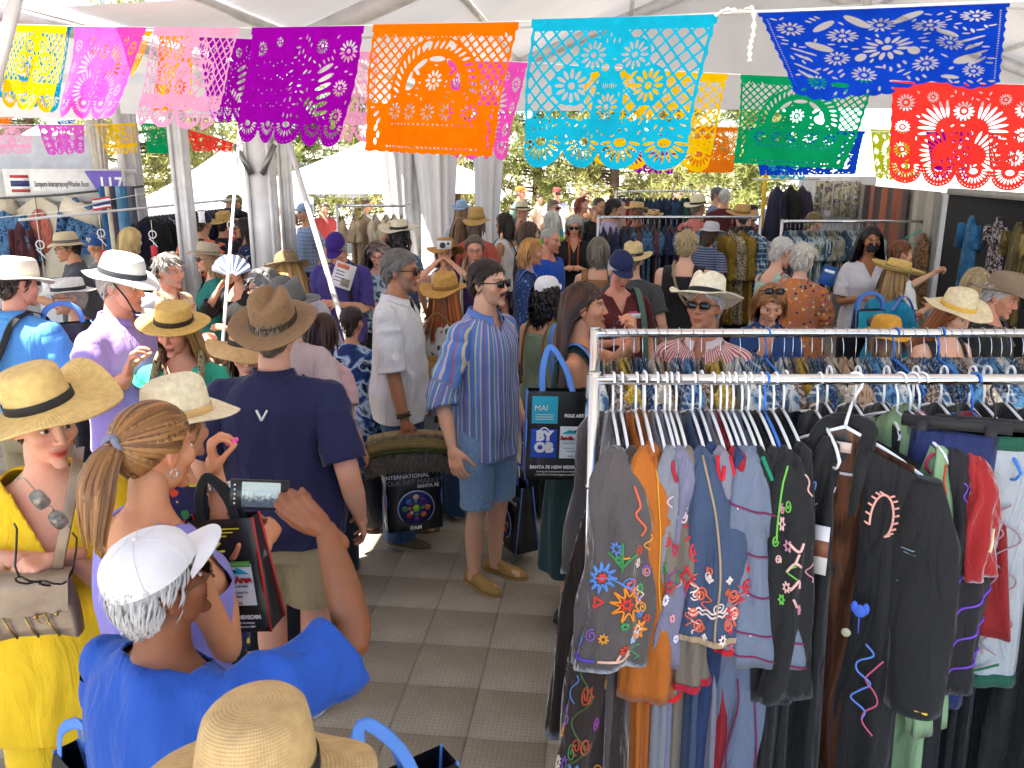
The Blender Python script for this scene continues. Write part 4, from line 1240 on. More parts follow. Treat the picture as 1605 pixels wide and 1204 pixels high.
for t0, t1 in ((-8.4, -6.3), (-6.3, 0), (0, 2.6)):
 tchild2(sheet(tp(t0, -.62, EAVE), tp(t1, -.62, EAVE), tp(t1, -6.0, EAVE + 2.0), tp(t0, -6.0, EAVE + 2.0), 12, 10, .06, 'roof_panel', VINYL, None, .004))
 tchild2(sheet(tp(t0, -11.3, EAVE), tp(t1, -11.3, EAVE), tp(t1, -6.0, EAVE + 2.0), tp(t0, -6.0, EAVE + 2.0), 12, 10, .06, 'roof_panel', VINYL, None, .004))
for t in (-6.3, 0, 2.6):
 tchild2(obf('post', post_geo(tp(t, -.78, 0), EAVE, .14, .1), ALU))
 tchild2(obf('rafter', beam(tp(t, -.70, EAVE - .08), tp(t, -6.0, EAVE + 1.9), .09, .13), ALU))
tchild2(obf('eave_beam', beam(tp(-8.4, -.70, EAVE - .05), tp(2.6, -.70, EAVE - .05), .09), ALU))
tchild2(sheet(tp(2.62, -.62, EAVE + .1), tp(2.62, -9, EAVE + .1), tp(2.62, -9, EAVE - .42), tp(2.62, -.62, EAVE - .42), 24, 3, 0, 'valance', VINYL, None, .008))
tchild2(sheet(tp(2.62, -.62, EAVE), tp(2.62, -6.0, EAVE + 2.0), tp(2.62, -6.0, EAVE + .05), tp(2.62, -.62, EAVE - .05), 8, 4, 0, 'gable_panel', VINYL))
tchild2(sheet(tp(2.62, -11.3, EAVE), tp(2.62, -6.0, EAVE + 2.0), tp(2.62, -6.0, EAVE + .05), tp(2.62, -11.3, EAVE - .05), 8, 4, 0, 'gable_panel', VINYL))
tchild2(sheet(tp(-8.4, -.66, EAVE + .06), tp(-4.7, -.66, EAVE + .06), tp(-4.7, .40, EAVE + .09), tp(-8.4, .40, EAVE + .09), 8, 4, .05, 'gap_cover', VINYL))  # unseen sheet added over the roof gap to keep sun off the near floor
tchild2(sheet(tp(-1.85, -.66, EAVE + .06), tp(6.3, -.66, EAVE + .06), tp(6.3, .40, EAVE + .09), tp(-1.85, .40, EAVE + .09), 12, 4, .05, 'gap_cover', VINYL))
def drape(p, w, h, z0, label, seed, tie=.5, lean=0.):
 a = np.linspace(0, 2 * math.pi, 56, endpoint=False); rs = np.random.default_rng(seed)
 ph = rs.random(3) * 6
 R = []
 for z in np.linspace(h, z0, 22):
  q = (h - z) / (h - z0)
  wd_ = w * np.interp(q, [0, .35, tie + .1, 1], [1.0, .74, .62, .78])
  fo = 1 + .20 * np.sin(11 * a + ph[0]) + .10 * np.sin(17 * a + ph[1] + 2 * q) + .06 * np.sin(5 * a + ph[2] + 3 * q)
  R.append(np.stack([wd_ / 2 * fo * np.cos(a) + lean * q, wd_ * .3 * fo * np.sin(a), np.full(56, z)], 1))
 o = ob('tent_curtain', loft(np.array(R)), VINYL, None, p); tag(o, label, 'curtain', 'gathered tent curtains'); return o
drape(tp(6.1, -.28, 0), .62, 3.2, .3, 'white tent curtain gathered left of the middle back post', 3, lean=.12)
drape(tp(6.1, .42, 0), .72, 3.2, .3, 'wide grey-white tent curtain hanging beside the clothing rack of beige garments', 5, lean=.05)
p_c = at(768, 300, 14.4); drape((p_c.x, p_c.y, 0), .50, 3.1, .2, 'narrow white tent curtain before the pines, above the dark-haired woman', 8, lean=-.06)
def pole(a, b, r, mat, label):
 o = ob('tent_pole', tube([a, b], r, 10), mat); tag(o, label, 'pole', 'tent poles'); return o
pa = at(376, 200, 6.0); pb = at(352, 500, 5.55); pole(pa, pb + (pb - pa) * 1.25, .011, WHITEP, 'thin white upright pole in front of the woman with the sun visor')
pa = at(440, 180, 6.6); pb = at(526, 470, 6.15); pole(pa, pb + (pb - pa) * .9, .021, plain((.62, .61, .6), .5), 'slanting pale grey pole beside the man in the purple cap')
pa = at(32, -30, 3.0); pb = at(-12, 140, 2.9); pole(pa, pb, .022, ALU, 'short slanting aluminium pole in the upper left corner')
pa = at(-6, 560, 3.0); pb = at(14, 1030, 2.9)
pole(Vector((pa.x, pa.y, 2.4)), Vector((pb.x, pb.y, .0)), .014, WHITEP, 'white pole at the left edge behind the woman in yellow')
# ------------------------------------------------------------------ outside: canopies, pines
def canopy(px, py, Y, w, label, rise=.9, yaw=0.3):
 p = at(px, py, Y); c = empty('pop_up_canopy', (p.x, p.y, 0), yaw); tag(c, label, 'canopy', 'white canopies outside the tent')
 ez = p.z - rise; h = w / 2
 R = []
 for q in np.linspace(0, 1, 10):
  n = 10; pts = []
  for sx, sy, ex, ey in ((-1, -1, 1, -1), (1, -1, 1, 1), (1, 1, -1, 1), (-1, 1, -1, -1)):
   for k in range(n):
    f = k / n; pts.append(((sx + (ex - sx) * f) * h * q, (sy + (ey - sy) * f) * h * q, ez + rise * (1 - q) ** 1.25 + (.0)))
  R.append(pts)
 R.append([(x, y, z - .28) for x, y, z in R[-1]])
 R[0] = [(x, y, z) for x, y, z in R[0]]
 ob('canopy_roof', loft(np.array(R), True, False), VINYL, c)
 for sx in (-1, 1):
  for sy in (-1, 1): obf('leg', box(sx * (h - .04), sy * (h - .04), ez / 2, .045, .045, ez), WHITEP, c)
canopy(352, 232, 16.5, 3.0, 'white pop-up canopy seen left of the tall tent post')
canopy(600, 205, 19.0, 4.6, 'large white canopy behind the slanting pole', 1.0, .15)
canopy(470, 240, 24.0, 3.2, 'smaller white canopy between two posts, partly hidden')
canopy(60, 195, 19.0, 3.0, 'white canopy seen above the numbered booth wall')
def needles(c):
 m = bpy.data.materials.new('needles'); m.use_nodes = True; n = m.node_tree; n.nodes.clear(); out = n.nodes.new('ShaderNodeOutputMaterial')
 v = coords(n); nz = node(n, 'ShaderNodeTexNoise', i_Scale=2.5, i_Detail=4.0); n.links.new(v, nz.inputs['Vector'])
 r = ramp(n, nz.outputs[0], [(.3, tuple(q * .6 for q in c)), (.7, tuple(q * 1.5 for q in c))])
 d = n.nodes.new('ShaderNodeBsdfDiffuse'); t = n.nodes.new('ShaderNodeBsdfTranslucent'); mx = n.nodes.new('ShaderNodeMixShader'); mx.inputs[0].default_value = .5
 n.links.new(r.outputs[0], d.inputs[0]); n.links.new(r.outputs[0], t.inputs[0]); n.links.new(d.outputs[0], mx.inputs[1]); n.links.new(t.outputs[0], mx.inputs[2]); n.links.new(mx.outputs[0], out.inputs[0])
 return m
NEEDLE = [needles(c) for c in ((.31, .31, .11), (.37, .34, .14), (.27, .29, .10))]
BARK = plain((.12, .07, .045), .9, var=.4, vscale=10, bmp=.6, name='bark')
def pine(px, Y, h, r, label, seed, kind=0):
 rs = np.random.default_rng(seed); p = at(px, 300, Y)
 root = empty('pine_tree', (p.x, p.y, -.06)); tag(root, label, 'tree', 'pines behind the tent')
 gs = [tube([(0, 0, 0), (.05, 0, h * .4), (-.05, .05, h * .75), (0, 0, h * .97)], [r * .07, r * .055, r * .03, .01], 9)]
 tips = []
 nb = int(30 + h * 4)
 for k in range(nb):
  z = h * (.10 + .86 * (k / nb)); L = r * (1.05 - .75 * ((z / h) ** 1.3)) * rs.uniform(.65, 1.1); a = rs.uniform(0, 6.28)
  e = np.array([L * math.cos(a), L * math.sin(a), z + L * rs.uniform(-.05, .35)])
  m = np.array([e[0] * .5, e[1] * .5, z + L * .05])
  gs.append(tube([(0, 0, z), m, e], [.03 * r / 2, .018 * r / 2, .006], 5))
  for t in np.linspace(.25, 1.0, 9):
   c = (1 - t) ** 2 * np.array([0, 0, z]) + 2 * t * (1 - t) * m + t * t * e
   for _ in range(4): tips.append(c + rs.normal(0, .13 * r / 2, 3))
 ob('trunk', gjoin(gs), BARK, root)
 tips = np.array(tips); n = len(tips); K = 6
 C = np.repeat(tips, K, 0); D = rs.normal(0, 1, (n * K, 3)); D[:, 2] += .25; D /= np.linalg.norm(D, axis=1)[:, None]
 L = rs.uniform(.14, .26, n * K)[:, None]; W = np.cross(D, rs.normal(0, 1, (n * K, 3))); W /= np.linalg.norm(W, axis=1)[:, None]; W *= .021
 V = np.stack([C - W, C + W, C + D * L + W * .4, C + D * L - W * .4], 1).reshape(-1, 3)
 Q = np.arange(n * K * 4).reshape(-1, 4)
 o = obf('crown', G(V, Q), NEEDLE[kind % 3], root); o['kind'] = 'stuff'
for k, (px, Y, h, r, lb) in enumerate(((215, 21, 6.0, 2.4, 'bushy pine behind the numbered booth'), (330, 26, 6.5, 2.6, 'pine rising behind the left canopy'), (455, 23, 6.2, 2.2, 'pine seen between the two tall posts'),
  (560, 30, 6.5, 2.6, 'distant pine above the large white canopy'), (712, 22, 5.6, 2.3, 'pine between the two white curtains'), (840, 25, 5.6, 2.5, 'pine behind the man in the orange cap'), (960, 23, 4.8, 2.4, 'pine above the bald man in black'),
  (1060, 26, 5.4, 2.6, 'pine above the rack of denim jackets'), (1165, 21, 4.4, 1.9, 'low pine behind the man in the wide straw hat'), (60, 24, 6.2, 2.2, 'pine above the far end of the booth wall'))):
 pine(px, Y, h, r, lb, 40 + k, k)
# ------------------------------------------------------------------ cut paper banners
def paper_mat(col):
 k = ('paper', col)
 if k in _MC: return _MC[k]
 m = bpy.data.materials.new('tissue_paper'); m.use_nodes = True; n = m.node_tree; n.nodes.clear()
 out = n.nodes.new('ShaderNodeOutputMaterial'); v = coords(n)
 nz = node(n, 'ShaderNodeTexNoise', i_Scale=18.0, i_Detail=4.0); n.links.new(v, nz.inputs['Vector'])
 r = ramp(n, nz.outputs[0], [(.3, tuple(c * .88 for c in col)), (.7, tuple(min(1, c * 1.08) for c in col))])
 d = n.nodes.new('ShaderNodeBsdfDiffuse'); t = n.nodes.new('ShaderNodeBsdfTranslucent'); mx = n.nodes.new('ShaderNodeMixShader')
 n.links.new(r.outputs[0], d.inputs[0]); n.links.new(r.outputs[0], t.inputs[0]); mx.inputs[0].default_value = .48
 bp = node(n, 'ShaderNodeBump', i_Strength=.6, i_Distance=.008)
 n2 = node(n, 'ShaderNodeTexNoise', i_Scale=26.0, i_Detail=3.0, i_Distortion=1.0); n.links.new(v, n2.inputs['Vector']); n.links.new(n2.outputs[0], bp.inputs['Height'])
 n.links.new(bp.outputs[0], d.inputs['Normal']); n.links.new(bp.outputs[0], t.inputs['Normal'])
 n.links.new(d.outputs[0], mx.inputs[1]); n.links.new(t.outputs[0], mx.inputs[2]); n.links.new(mx.outputs[0], out.inputs[0])
 _MC[k] = m; return m
class Cut:
 """signed field over a sheet of 1.3 x 1 (y down): positive where paper stays"""
 def __init__(s, nx, ny):
  s.X, s.Y = np.meshgrid(np.linspace(0, 1.3, nx), np.linspace(0, 1, ny)); s.F = np.full(s.X.shape, 1.0)
 def hole(s, d): s.F = np.minimum(s.F, d)
 def add(s, d): s.F = np.maximum(s.F, -d)                 # put paper back
 def e(s, x, y, a, b, ang=0):
  dx, dy = s.X - x, s.Y - y; c, q = math.cos(ang), math.sin(ang)
  u, v = dx * c + dy * q, -dx * q + dy * c
  return (np.hypot(u / a, v / b) - 1) * min(a, b)
 def petals(s, x, y, r0, r1, n, w=.55, a0=0., a1=2 * math.pi, sq=1.0):
  full = abs(a1 - a0 - 2 * math.pi) < 1e-6
  for k in range(n):
   a = a0 + (a1 - a0) * (k + .5) / n if not full else a0 + 2 * math.pi * k / n
   rm = (r0 + r1) / 2; bw = rm * (a1 - a0) / n * .5 * w
   s.hole(s.e(x + rm * math.cos(a), y + rm * math.sin(a) * sq, (r1 - r0) / 2, bw, a))
 def flower(s, x, y, r, n=12):
  s.add(s.e(x, y, r * 1.12, r * 1.12)); s.petals(x, y, r * .38, r * .95, n, .62); s.hole(s.e(x, y, r * .2, r * .2))
 def lattice(s, p, w, mask):
  u = (s.X + s.Y) / p; v = (s.X - s.Y) / p
  du = np.abs((u % 1) - .5); dv = np.abs((v % 1) - .5)
  d = np.maximum(du, dv) * p - (p / 2 - w)
  s.hole(np.where(mask < 0, np.maximum(d, mask), 1.0))
 def border(s, scal=0, tri=.012, side=True):
  if scal:
   n = scal; w = 1.3 / n; cx = (np.floor(s.X / w) + .5) * w
   b = .84 + np.sqrt(np.maximum(0, 1 - ((s.X - cx) / (w / 2)) ** 2)) * .155
   b = b + .006 * np.abs(np.sin(s.X * 90))
   s.F = np.minimum(s.F, (b - s.Y) * .8)
  else:
   s.F = np.minimum(s.F, .985 + tri * np.abs(np.sin(s.X * 32)) - .012 - s.Y)
  if side:
   e = .012 + .010 * np.abs(np.sin(s.Y * 26))
   s.F = np.minimum(s.F, np.minimum(s.X - e + .006, 1.3 - e + .006 - s.X))
  s.F = np.where(s.Y < .055, np.maximum(s.F, .02), s.F)
def design(kind, nx, ny):
 c = Cut(nx, ny); X, Y = c.X, c.Y
 if kind == 'altar':
  c.lattice(.078, .011, np.maximum.reduce([.03 - np.minimum(X, 1.3 - X), .09 - Y, Y - .60]))
  arch = np.where(Y < .52, c.e(.65, .52, .44, .42), np.maximum(np.abs(X - .65) - .44, -1)); c.add(arch)
  for k in range(22):
   a = math.pi + math.pi * (k + .5) / 22; c.hole(c.e(.65 + .385 * math.cos(a), .52 + .365 * math.sin(a), .036, .011, a + .5))
  for k in range(5):
   a = math.pi + math.pi * (k + .5) / 5; c.hole(c.e(.65 + .26 * math.cos(a), .50 + .24 * math.sin(a), .075, .020, a + 1.57))
  for sg in (-1, 1):
   c.hole(c.e(.65 + sg * .23, .45, .055, .04, sg * .6)); c.hole(c.e(.65 + sg * .12, .16, .045, .022, sg * .7))
   c.hole(c.e(.65 + sg * .17, .36, .03, .014, sg * -.7))
  c.flower(.65, .42, .085, 10)
  for k in range(5): c.petals(.27 + k * .19, .66, .025, .07, 9, .5)
  for k in range(18): c.hole(c.e(.24 + k * .048, .755, .011, .008))
  for k in range(24): c.hole(c.e(.20 + k * .039, .935, .013, .007, .5))
  for sg in (-1, 1):
   for k in range(5): c.hole(c.e(.65 + sg * (.56 - .02 * (k % 2)), .68 + k * .055, .028, .011, sg * (.9 + .2 * k)))
  c.border(0)
 elif kind == 'vase':
  c.lattice(.105, .011, np.maximum.reduce([.03 - np.minimum(X, 1.3 - X), .08 - Y, Y - .66]))
  c.add(c.e(.65, .62, .13, .30)); c.add(c.e(.65, .22, .13, .16))
  for x, y, r in ((.65, .58, .10), (.36, .44, .12), (.94, .44, .12), (.50, .24, .10), (.80, .24, .10)): c.flower(x, y, r, 12)
  for sg in (-1, 1):
   c.hole(c.e(.65 + sg * .05, .32, .030, .024)); c.hole(c.e(.65 + sg * .16, .42, .07, .022, sg * .9)); c.hole(c.e(.65 + sg * .26, .62, .075, .03, sg * -.7))
  for k in range(7): c.hole(c.e(.60 + k * .017, .44, .004, .022))
  for k in range(4):
   x = .1625 + k * .325; c.add(c.e(x, .84, .163, .165)); c.petals(x, .80, .065, .155, 9, .62, .02, math.pi - .02); c.hole(c.e(x, .815, .045, .030))
  c.border(4)
 elif kind == 'flowers':
  for x, y, r in ((.15, .22, .09), (1.14, .16, .09), (.65, .20, .095), (.43, .33, .10), (.90, .30, .10), (.66, .52, .15), (.36, .62, .085), (1.0, .54, .085), (.50, .80, .085), (.86, .78, .085), (.20, .84, .07), (1.14, .80, .07)): c.flower(x, y, r, 13)
  for x, y, a, b, g in ((.53, .15, .10, .035, .9), (.80, .13, .10, .035, -.7), (.34, .20, .09, .03, -.8), (.99, .42, .07, .03, .6), (.28, .46, .10, .036, .8), (.80, .62, .05, .03, 1.2), (.50, .62, .05, .03, -1), (1.10, .68, .10, .034, -.7), (.34, .88, .06, .02, .3), (1.0, .90, .06, .02, -.3)): c.hole(c.e(x, y, a, b, g))
  for cx, cy, sg in ((.14, .48, 1), (1.16, .44, -1), (.12, .68, 1), (1.18, .60, -1), (.68, .88, 1)):
   for k in range(7): c.hole(c.e(cx + sg * (k % 4) * .028, cy + k * .020, .038, .009, sg * (.5 + .1 * k)))
  for k in range(30): c.hole(c.e(.04, .10 + k * .028, .006, .006)); c.hole(c.e(1.26, .10 + k * .028, .006, .006))
  c.border(0, .02)
 elif kind == 'spray':
  for x, y, r in ((.14, .20, .09), (.38, .14, .06), (.66, .26, .10), (1.0, .14, .06), (1.17, .22, .09), (.12, .44, .075), (1.18, .46, .075), (.12, .66, .085), (1.16, .68, .085)): c.flower(x, y, r, 14)
  for sg in (-1, 1):
   for k in range(8):
    a = -1.45 + k * .24; c.hole(c.e(.66 + sg * (.12 + .2 * math.cos(a)), .44 + .22 * math.sin(a) * .9, .085, .014, sg * a if sg > 0 else math.pi - a))
   for k in range(9):
    a = -1.2 + k * .22; c.hole(c.e(.66 + sg * (.07 + .24 * math.cos(a)), .68 + .19 * math.sin(a), .065, .012, sg * a if sg > 0 else math.pi - a))
  for k in range(3): c.hole(c.e(.66, .48 + k * .06, .012, .024))
  for k in range(4):
   x = .1625 + k * .325; c.petals(x, .81, .075, .135, 13, .55, -.15, math.pi + .15); c.hole(c.e(x, .825, .040, .028))
   for j in range(15): c.hole(c.e(x + .150 * math.cos(math.pi * (j + .5) / 15), .83 + .145 * math.sin(math.pi * (j + .5) / 15), .006, .006))
  c.border(4)
 else:   # 'solid' : mostly closed on the left, open leaves on the right
  for x, y, r in ((1.17, .20, .10), (1.14, .50, .08), (1.17, .74, .08), (.88, .16, .07), (.15, .18, .07), (.36, .12, .05)): c.flower(x, y, r, 13)
  for k in range(6): c.hole(c.e(.95 + .02 * (k % 2), .34 + k * .075, .09, .020, -.45 + .05 * k))
  for k in range(4): c.hole(c.e(.80 + .03 * k, .62 + .03 * k, .012, .05, .5))
  for k in range(40): c.hole(c.e(.12 + (k % 10) * .065 + .02 * math.sin(k), .30 + (k // 10) * .12 + .02 * math.cos(k * 2), .012, .006, k))
  for k in range(5):
   x = .13 + k * .26; c.petals(x, .82, .055, .115, 11, .55, -.1, math.pi + .1); c.hole(c.e(x, .825, .034, .026))
   for j in range(11): c.hole(c.e(x + .122 * math.cos(math.pi * (j + .5) / 11), .84 + .135 * math.sin(math.pi * (j + .5) / 11), .006, .006))
  c.border(5)
 lace(c, *{'altar': (70, 1, .022, .008, .70), 'vase': (90, 2, .024, .008, .82), 'flowers': (260, 3, .032, .011, .95), 'spray': (200, 4, .026, .009, .80), 'solid': (90, 5, .03, .010, .78, .55)}[kind])
 return c
def lace(c, n, seed, a=.030, b=.010, y1=.78, x0=0.):
 rs = np.random.default_rng(seed); ny, nx = c.F.shape
 for _ in range(n * 12):
  i, j = int(rs.integers(int(.09 * ny), int(y1 * ny))), int(rs.integers(int(x0 * nx / 1.3) + 4, nx - 4))
  if c.F[i, j] > .024 and c.X[i, j] > .05 and c.X[i, j] < 1.25:
   s = min(1, .6 + c.F[i, j] * 6); c.hole(c.e(c.X[i, j], c.Y[i, j], a * s, b * s, math.atan2(c.Y[i, j] - .5, c.X[i, j] - .65) + (1.57 if rs.random() < .3 else 0))); n -= 1
   if n <= 0: break
def cut_polys(c):
 """marching squares: uv points and faces"""
 F, X, Y = c.F, c.X, c.Y; ny, nx = F.shape
 ins = F > 0
 full = ins[:-1, :-1] & ins[1:, :-1] & ins[:-1, 1:] & ins[1:, 1:]
 none = ~(ins[:-1, :-1] | ins[1:, :-1] | ins[:-1, 1:] | ins[1:, 1:])
 V = np.stack([X.ravel(), Y.ravel()], 1).tolist()
 ii, jj = np.where(full); a = ii * nx + jj
 faces = np.stack([a, a + 1, a + nx + 1, a + nx], 1).tolist()
 ii, jj = np.where(~full & ~none); cache = {}
 Ff = F.ravel()
 def cross(p, q):
  k = (p, q) if p < q else (q, p)
  if k in cache: return cache[k]
  fa, fb = Ff[k[0]], Ff[k[1]]; t = fa / (fa - fb); t = min(.97, max(.03, t))
  va, vb = V[k[0]], V[k[1]]; V.append([va[0] + (vb[0] - va[0]) * t, va[1] + (vb[1] - va[1]) * t]); cache[k] = len(V) - 1
  return cache[k]
 for i, j in zip(ii.tolist(), jj.tolist()):
  b = i * nx + j; cs = (b, b + 1, b + nx + 1, b + nx); pl = []
  for k in range(4):
   p, q = cs[k], cs[(k + 1) & 3]; ip, iq = Ff[p] > 0, Ff[q] > 0
   if ip: pl.append(p)
   if ip != iq: pl.append(cross(p, q))
  if len(pl) >= 3: faces.append(pl)
 return np.array(V), faces
_DC = {}
def banner(corners, Ys, col, kind, label, res=130, ripple=.017, seed=0, sides=0.0, flip=False, group='cut paper banners strung across the tent'):
 """corners: pixel TL, TR, BR, BL; Ys: distances of the same"""
 res = int(res * .68); k = (kind, res)
 if k not in _DC: _DC[k] = cut_polys(design(kind, int(res * 1.3), res))
 UV, faces = _DC[k]
 P = [np.array(at(x, y, Yd)) for (x, y), Yd in zip(corners, Ys)]
 u = UV[:, 0] / 1.3; v = UV[:, 1]
 if flip: u = 1 - u
 rs = np.random.default_rng(seed)
 a, b, cc, d = P
 u = u[:, None]; v = v[:, None]
 W = (a * (1 - u) + b * u) * (1 - v) + (d * (1 - u) + cc * u) * v
 nrm = np.cross(b - a, d - a); nrm /= np.linalg.norm(nrm)
 ph = rs.random(4) * 6.28
 rp = ripple * v[:, 0] ** .8 * (np.sin(u[:, 0] * 9 + ph[0] + 1.5 * v[:, 0]) + .6 * np.sin(u[:, 0] * 17 + ph[1]) + .5 * np.sin(v[:, 0] * 7 + 5 * u[:, 0] + ph[2])) + .4 * ripple * np.sin(v[:, 0] * 5 + ph[3])
 W = W + nrm * rp[:, None]
 ctr = a.copy()
 me = bpy.data.meshes.new('paper_banner'); used = sorted({i for f in faces for i in f}); mp = {o: n for n, o in enumerate(used)}
 me.from_pydata((W[used] - ctr).tolist(), [], [[mp[i] for i in f] for f in faces]); me.update()
 o = ob('paper_banner', me, paper_mat(col), None, ctr); tag(o, label, 'paper banner', group); return o
YEL, CYA, PNK, LPK, PUR, ORA, BLU, GRE, RED, LIM = (srgb(h) for h in ('#f8c808', '#18b4d8', '#f858c8', '#f8b0d4', '#a008b0', '#ff7808', '#1446c8', '#0c9860', '#f83c34', '#c8d428'))
B = banner
B([(14, 38), (106, 41), (82, 178), (6, 168)], (5.3, 5.1, 5.2, 5.35), YEL, 'vase', 'yellow lattice paper banner at the far left end of the front string', 110, seed=1)
B([(116, 41), (229, 43), (184, 188), (92, 184)], (5.0, 4.75, 4.8, 5.05), PNK, 'spray', 'hot pink paper banner next to the yellow one on the front string', 110, seed=2)
B([(243, 42), (378, 44), (338, 206), (202, 196)], (4.5, 4.2, 4.25, 4.6), LPK, 'vase', 'pale pink paper banner between hot pink and purple on the front string', 120, seed=3)
B([(394, 43), (570, 40), (536, 232), (368, 222)], (3.75, 3.4, 3.45, 3.8), PUR, 'solid', 'deep purple paper banner on the front string', 140, seed=4)
B([(583, 38), (812, 34), (768, 250), (572, 240)], (2.85, 2.6, 2.62, 2.88), ORA, 'altar', 'large bright orange paper banner with a lattice border and arch', 170, seed=5)
B([(832, 30), (1126, 22), (1068, 268), (818, 262)], (2.25, 2.02, 2.04, 2.28), CYA, 'vase', 'large sky blue paper banner with lattice and scalloped edge', 200, seed=6)
B([(1187, 18), (1584, 2), (1570, 130), (1242, 156)], (1.62, 1.48, 1.30, 1.42), BLU, 'flowers', 'royal blue paper banner of cut flowers, nearest at the upper right', 220, seed=7, ripple=.008)
B([(22, 34), (114, 40), (92, 180), (-8, 150)], (6.6, 6.4, 6.4, 6.6), CYA, 'vase', 'turquoise paper banner peeping out behind the yellow one', 100, seed=8)
B([(132, 48), (240, 50), (208, 120), (150, 120)], (6.2, 6.0, 6.0, 6.2), ORA, 'altar', 'orange paper banner half hidden behind the hot pink one', 100, seed=9)
B([(250, 50), (300, 52), (300, 175), (240, 175)], (5.9, 5.8, 5.8, 5.9), ORA, 'flowers', 'orange paper banner showing through the pale pink one', 100, seed=28)
B([(306, 58), (408, 62), (392, 196), (328, 190)], (5.6, 5.3, 5.4, 5.6), PUR, 'solid', 'purple paper banner showing behind the pale pink one', 100, seed=10)
B([(512, 78), (592, 82), (582, 224), (532, 222)], (4.9, 4.7, 4.7, 4.9), LPK, 'vase', 'pale pink paper banner between the purple and the large orange ones', 110, seed=11)
B([(700, 94), (826, 98), (800, 252), (706, 248)], (3.9, 3.6, 3.65, 3.9), PNK, 'spray', 'hot pink paper banner between the orange and sky blue ones', 130, seed=12)
B([(910, 108), (1140, 116), (1112, 272), (930, 262)], (3.35, 2.98, 3.0, 3.35), YEL, 'vase', 'golden yellow paper banner mostly behind the sky blue one', 140, seed=13)
B([(1162, 117), (1374, 127), (1322, 268), (1148, 258)], (2.95, 2.7, 2.72, 2.95), GRE, 'altar', 'emerald green paper banner hanging below the royal blue one', 160, seed=14)
B([(1397, 127), (1640, 134), (1606, 302), (1392, 286)], (2.62, 2.42, 2.44, 2.62), RED, 'spray', 'bright red paper banner with four scallops at the right edge', 180, seed=15)
G3 = 'small paper banners on the back strings'
for pts, Yd, c, kd, lb in (
  ([(-12, 196), (50, 198), (50, 240), (-8, 242)], 8.2, LPK, 'vase', 'small pale pink paper banner at the left edge of the back string'),
  ([(58, 196), (132, 196), (132, 241), (76, 244)], 8.0, (.75, .12, .68), 'spray', 'small magenta paper banner above the booth sign'),
  ([(147, 194), (212, 193), (214, 240), (170, 243)], 8.6, YEL, 'vase', 'small yellow paper banner above the end of the booth sign'),
  ([(220, 193), (287, 196), (287, 242), (232, 241)], 9.2, GRE, 'altar', 'small green paper banner on the left back string'),
  ([(288, 201), (366, 224), (362, 239), (304, 237)], 9.5, RED, 'spray', 'small red paper banner blown sideways on the left back string'),
  ([(90, 189), (118, 187), (117, 194), (92, 195)], 9.6, BLU, 'flowers', 'tiny blue paper banner folded over the left back string'),
  ([(-4, 184), (22, 183), (14, 194), (-4, 196)], 9.6, ORA, 'altar', 'tiny orange paper banner in the far left corner'),
  ([(1092, 198), (1160, 200), (1150, 272), (1076, 272)], 5.6, (.9, .22, .01), 'altar', 'orange paper banner behind the yellow one, left of the green'),
  ([(1176, 200), (1356, 206), (1342, 274), (1190, 276)], 4.9, BLU, 'flowers', 'blue paper banner showing below and behind the green one'),
  ([(1364, 202), (1436, 206), (1432, 288), (1372, 280)], 5.2, LIM, 'spray', 'lime paper banner between the green and the red'),
  ([(1450, 204), (1524, 207), (1520, 282), (1462, 280)], 5.6, PUR, 'solid', 'small purple paper banner behind the red one'),
  ([(1548, 208), (1596, 210), (1590, 268), (1552, 266)], 5.4, (.7, .05, .08), 'flowers', 'dark red paper banner behind the bright red one at the edge'),
  ([(985, 205), (1062, 206), (1056, 274), (992, 272)], 5.8, PUR, 'spray', 'purple paper banner behind the sky blue and yellow ones'),
  ([(1200, 222), (1268, 224), (1262, 282), (1206, 280)], 7.0, CYA, 'vase', 'small turquoise paper banner far behind the green one')):
 B(pts, (Yd, Yd * .98, Yd * .98, Yd), c, kd, lb, 60, .01, seed=len(lb), group=G3)
CORD = plain((.85, .83, .78), .8, name='cotton_cord')
def cord(pts, r, label):
 o = ob('banner_string', tube(cr([at(*p) for p in pts], 60), r, 6), CORD); tag(o, label, 'string', 'banner strings')
cord([(-60, 36, 5.6), (14, 38, 5.31), (106, 41, 5.11), (229, 43, 4.76), (378, 44, 4.21), (570, 40, 3.41), (812, 34, 2.61), (1126, 21, 2.03), (1160, 16, 1.95), (1187, 18, 1.63), (1584, 2, 1.485), (1700, -8, 1.44)], .0022, 'white string carrying the front row of paper banners')
cord([(-60, 32, 6.9), (114, 40, 6.41), (300, 52, 5.81), (408, 62, 5.31), (592, 82, 4.71), (826, 98, 3.61), (1140, 116, 2.99), (1374, 127, 2.71), (1640, 134, 2.43), (1720, 136, 2.35)], .002, 'white string carrying the second row of paper banners')
cord([(-60, 194, 8.4), (132, 196, 8.0), (214, 193, 8.6), (287, 199, 9.2), (370, 226, 9.6), (392, 230, 9.8)], .003, 'thin string of small paper banners above the booth')
cord([(940, 202, 6.2), (1160, 200, 5.5), (1356, 206, 4.9), (1436, 206, 5.2), (1524, 207, 5.6), (1640, 211, 5.3)], .003, 'thin string of paper banners behind the green and red ones')
kn = ob('loose_cord_end', tube(cr([at(1122, 24, 1.99), at(1140, 15, 1.9), at(1162, 18, 1.8), at(1180, 14, 1.66), at(1181, 50, 1.66), at(1176, 72, 1.66), at(1175, 96, 1.66)], 50), [.0035 + .0018 * math.sin(k * 1.7) for k in range(50)], 7), CORD)
tag(kn, 'knotted white cord with a loose end beside the royal blue banner', 'cord')
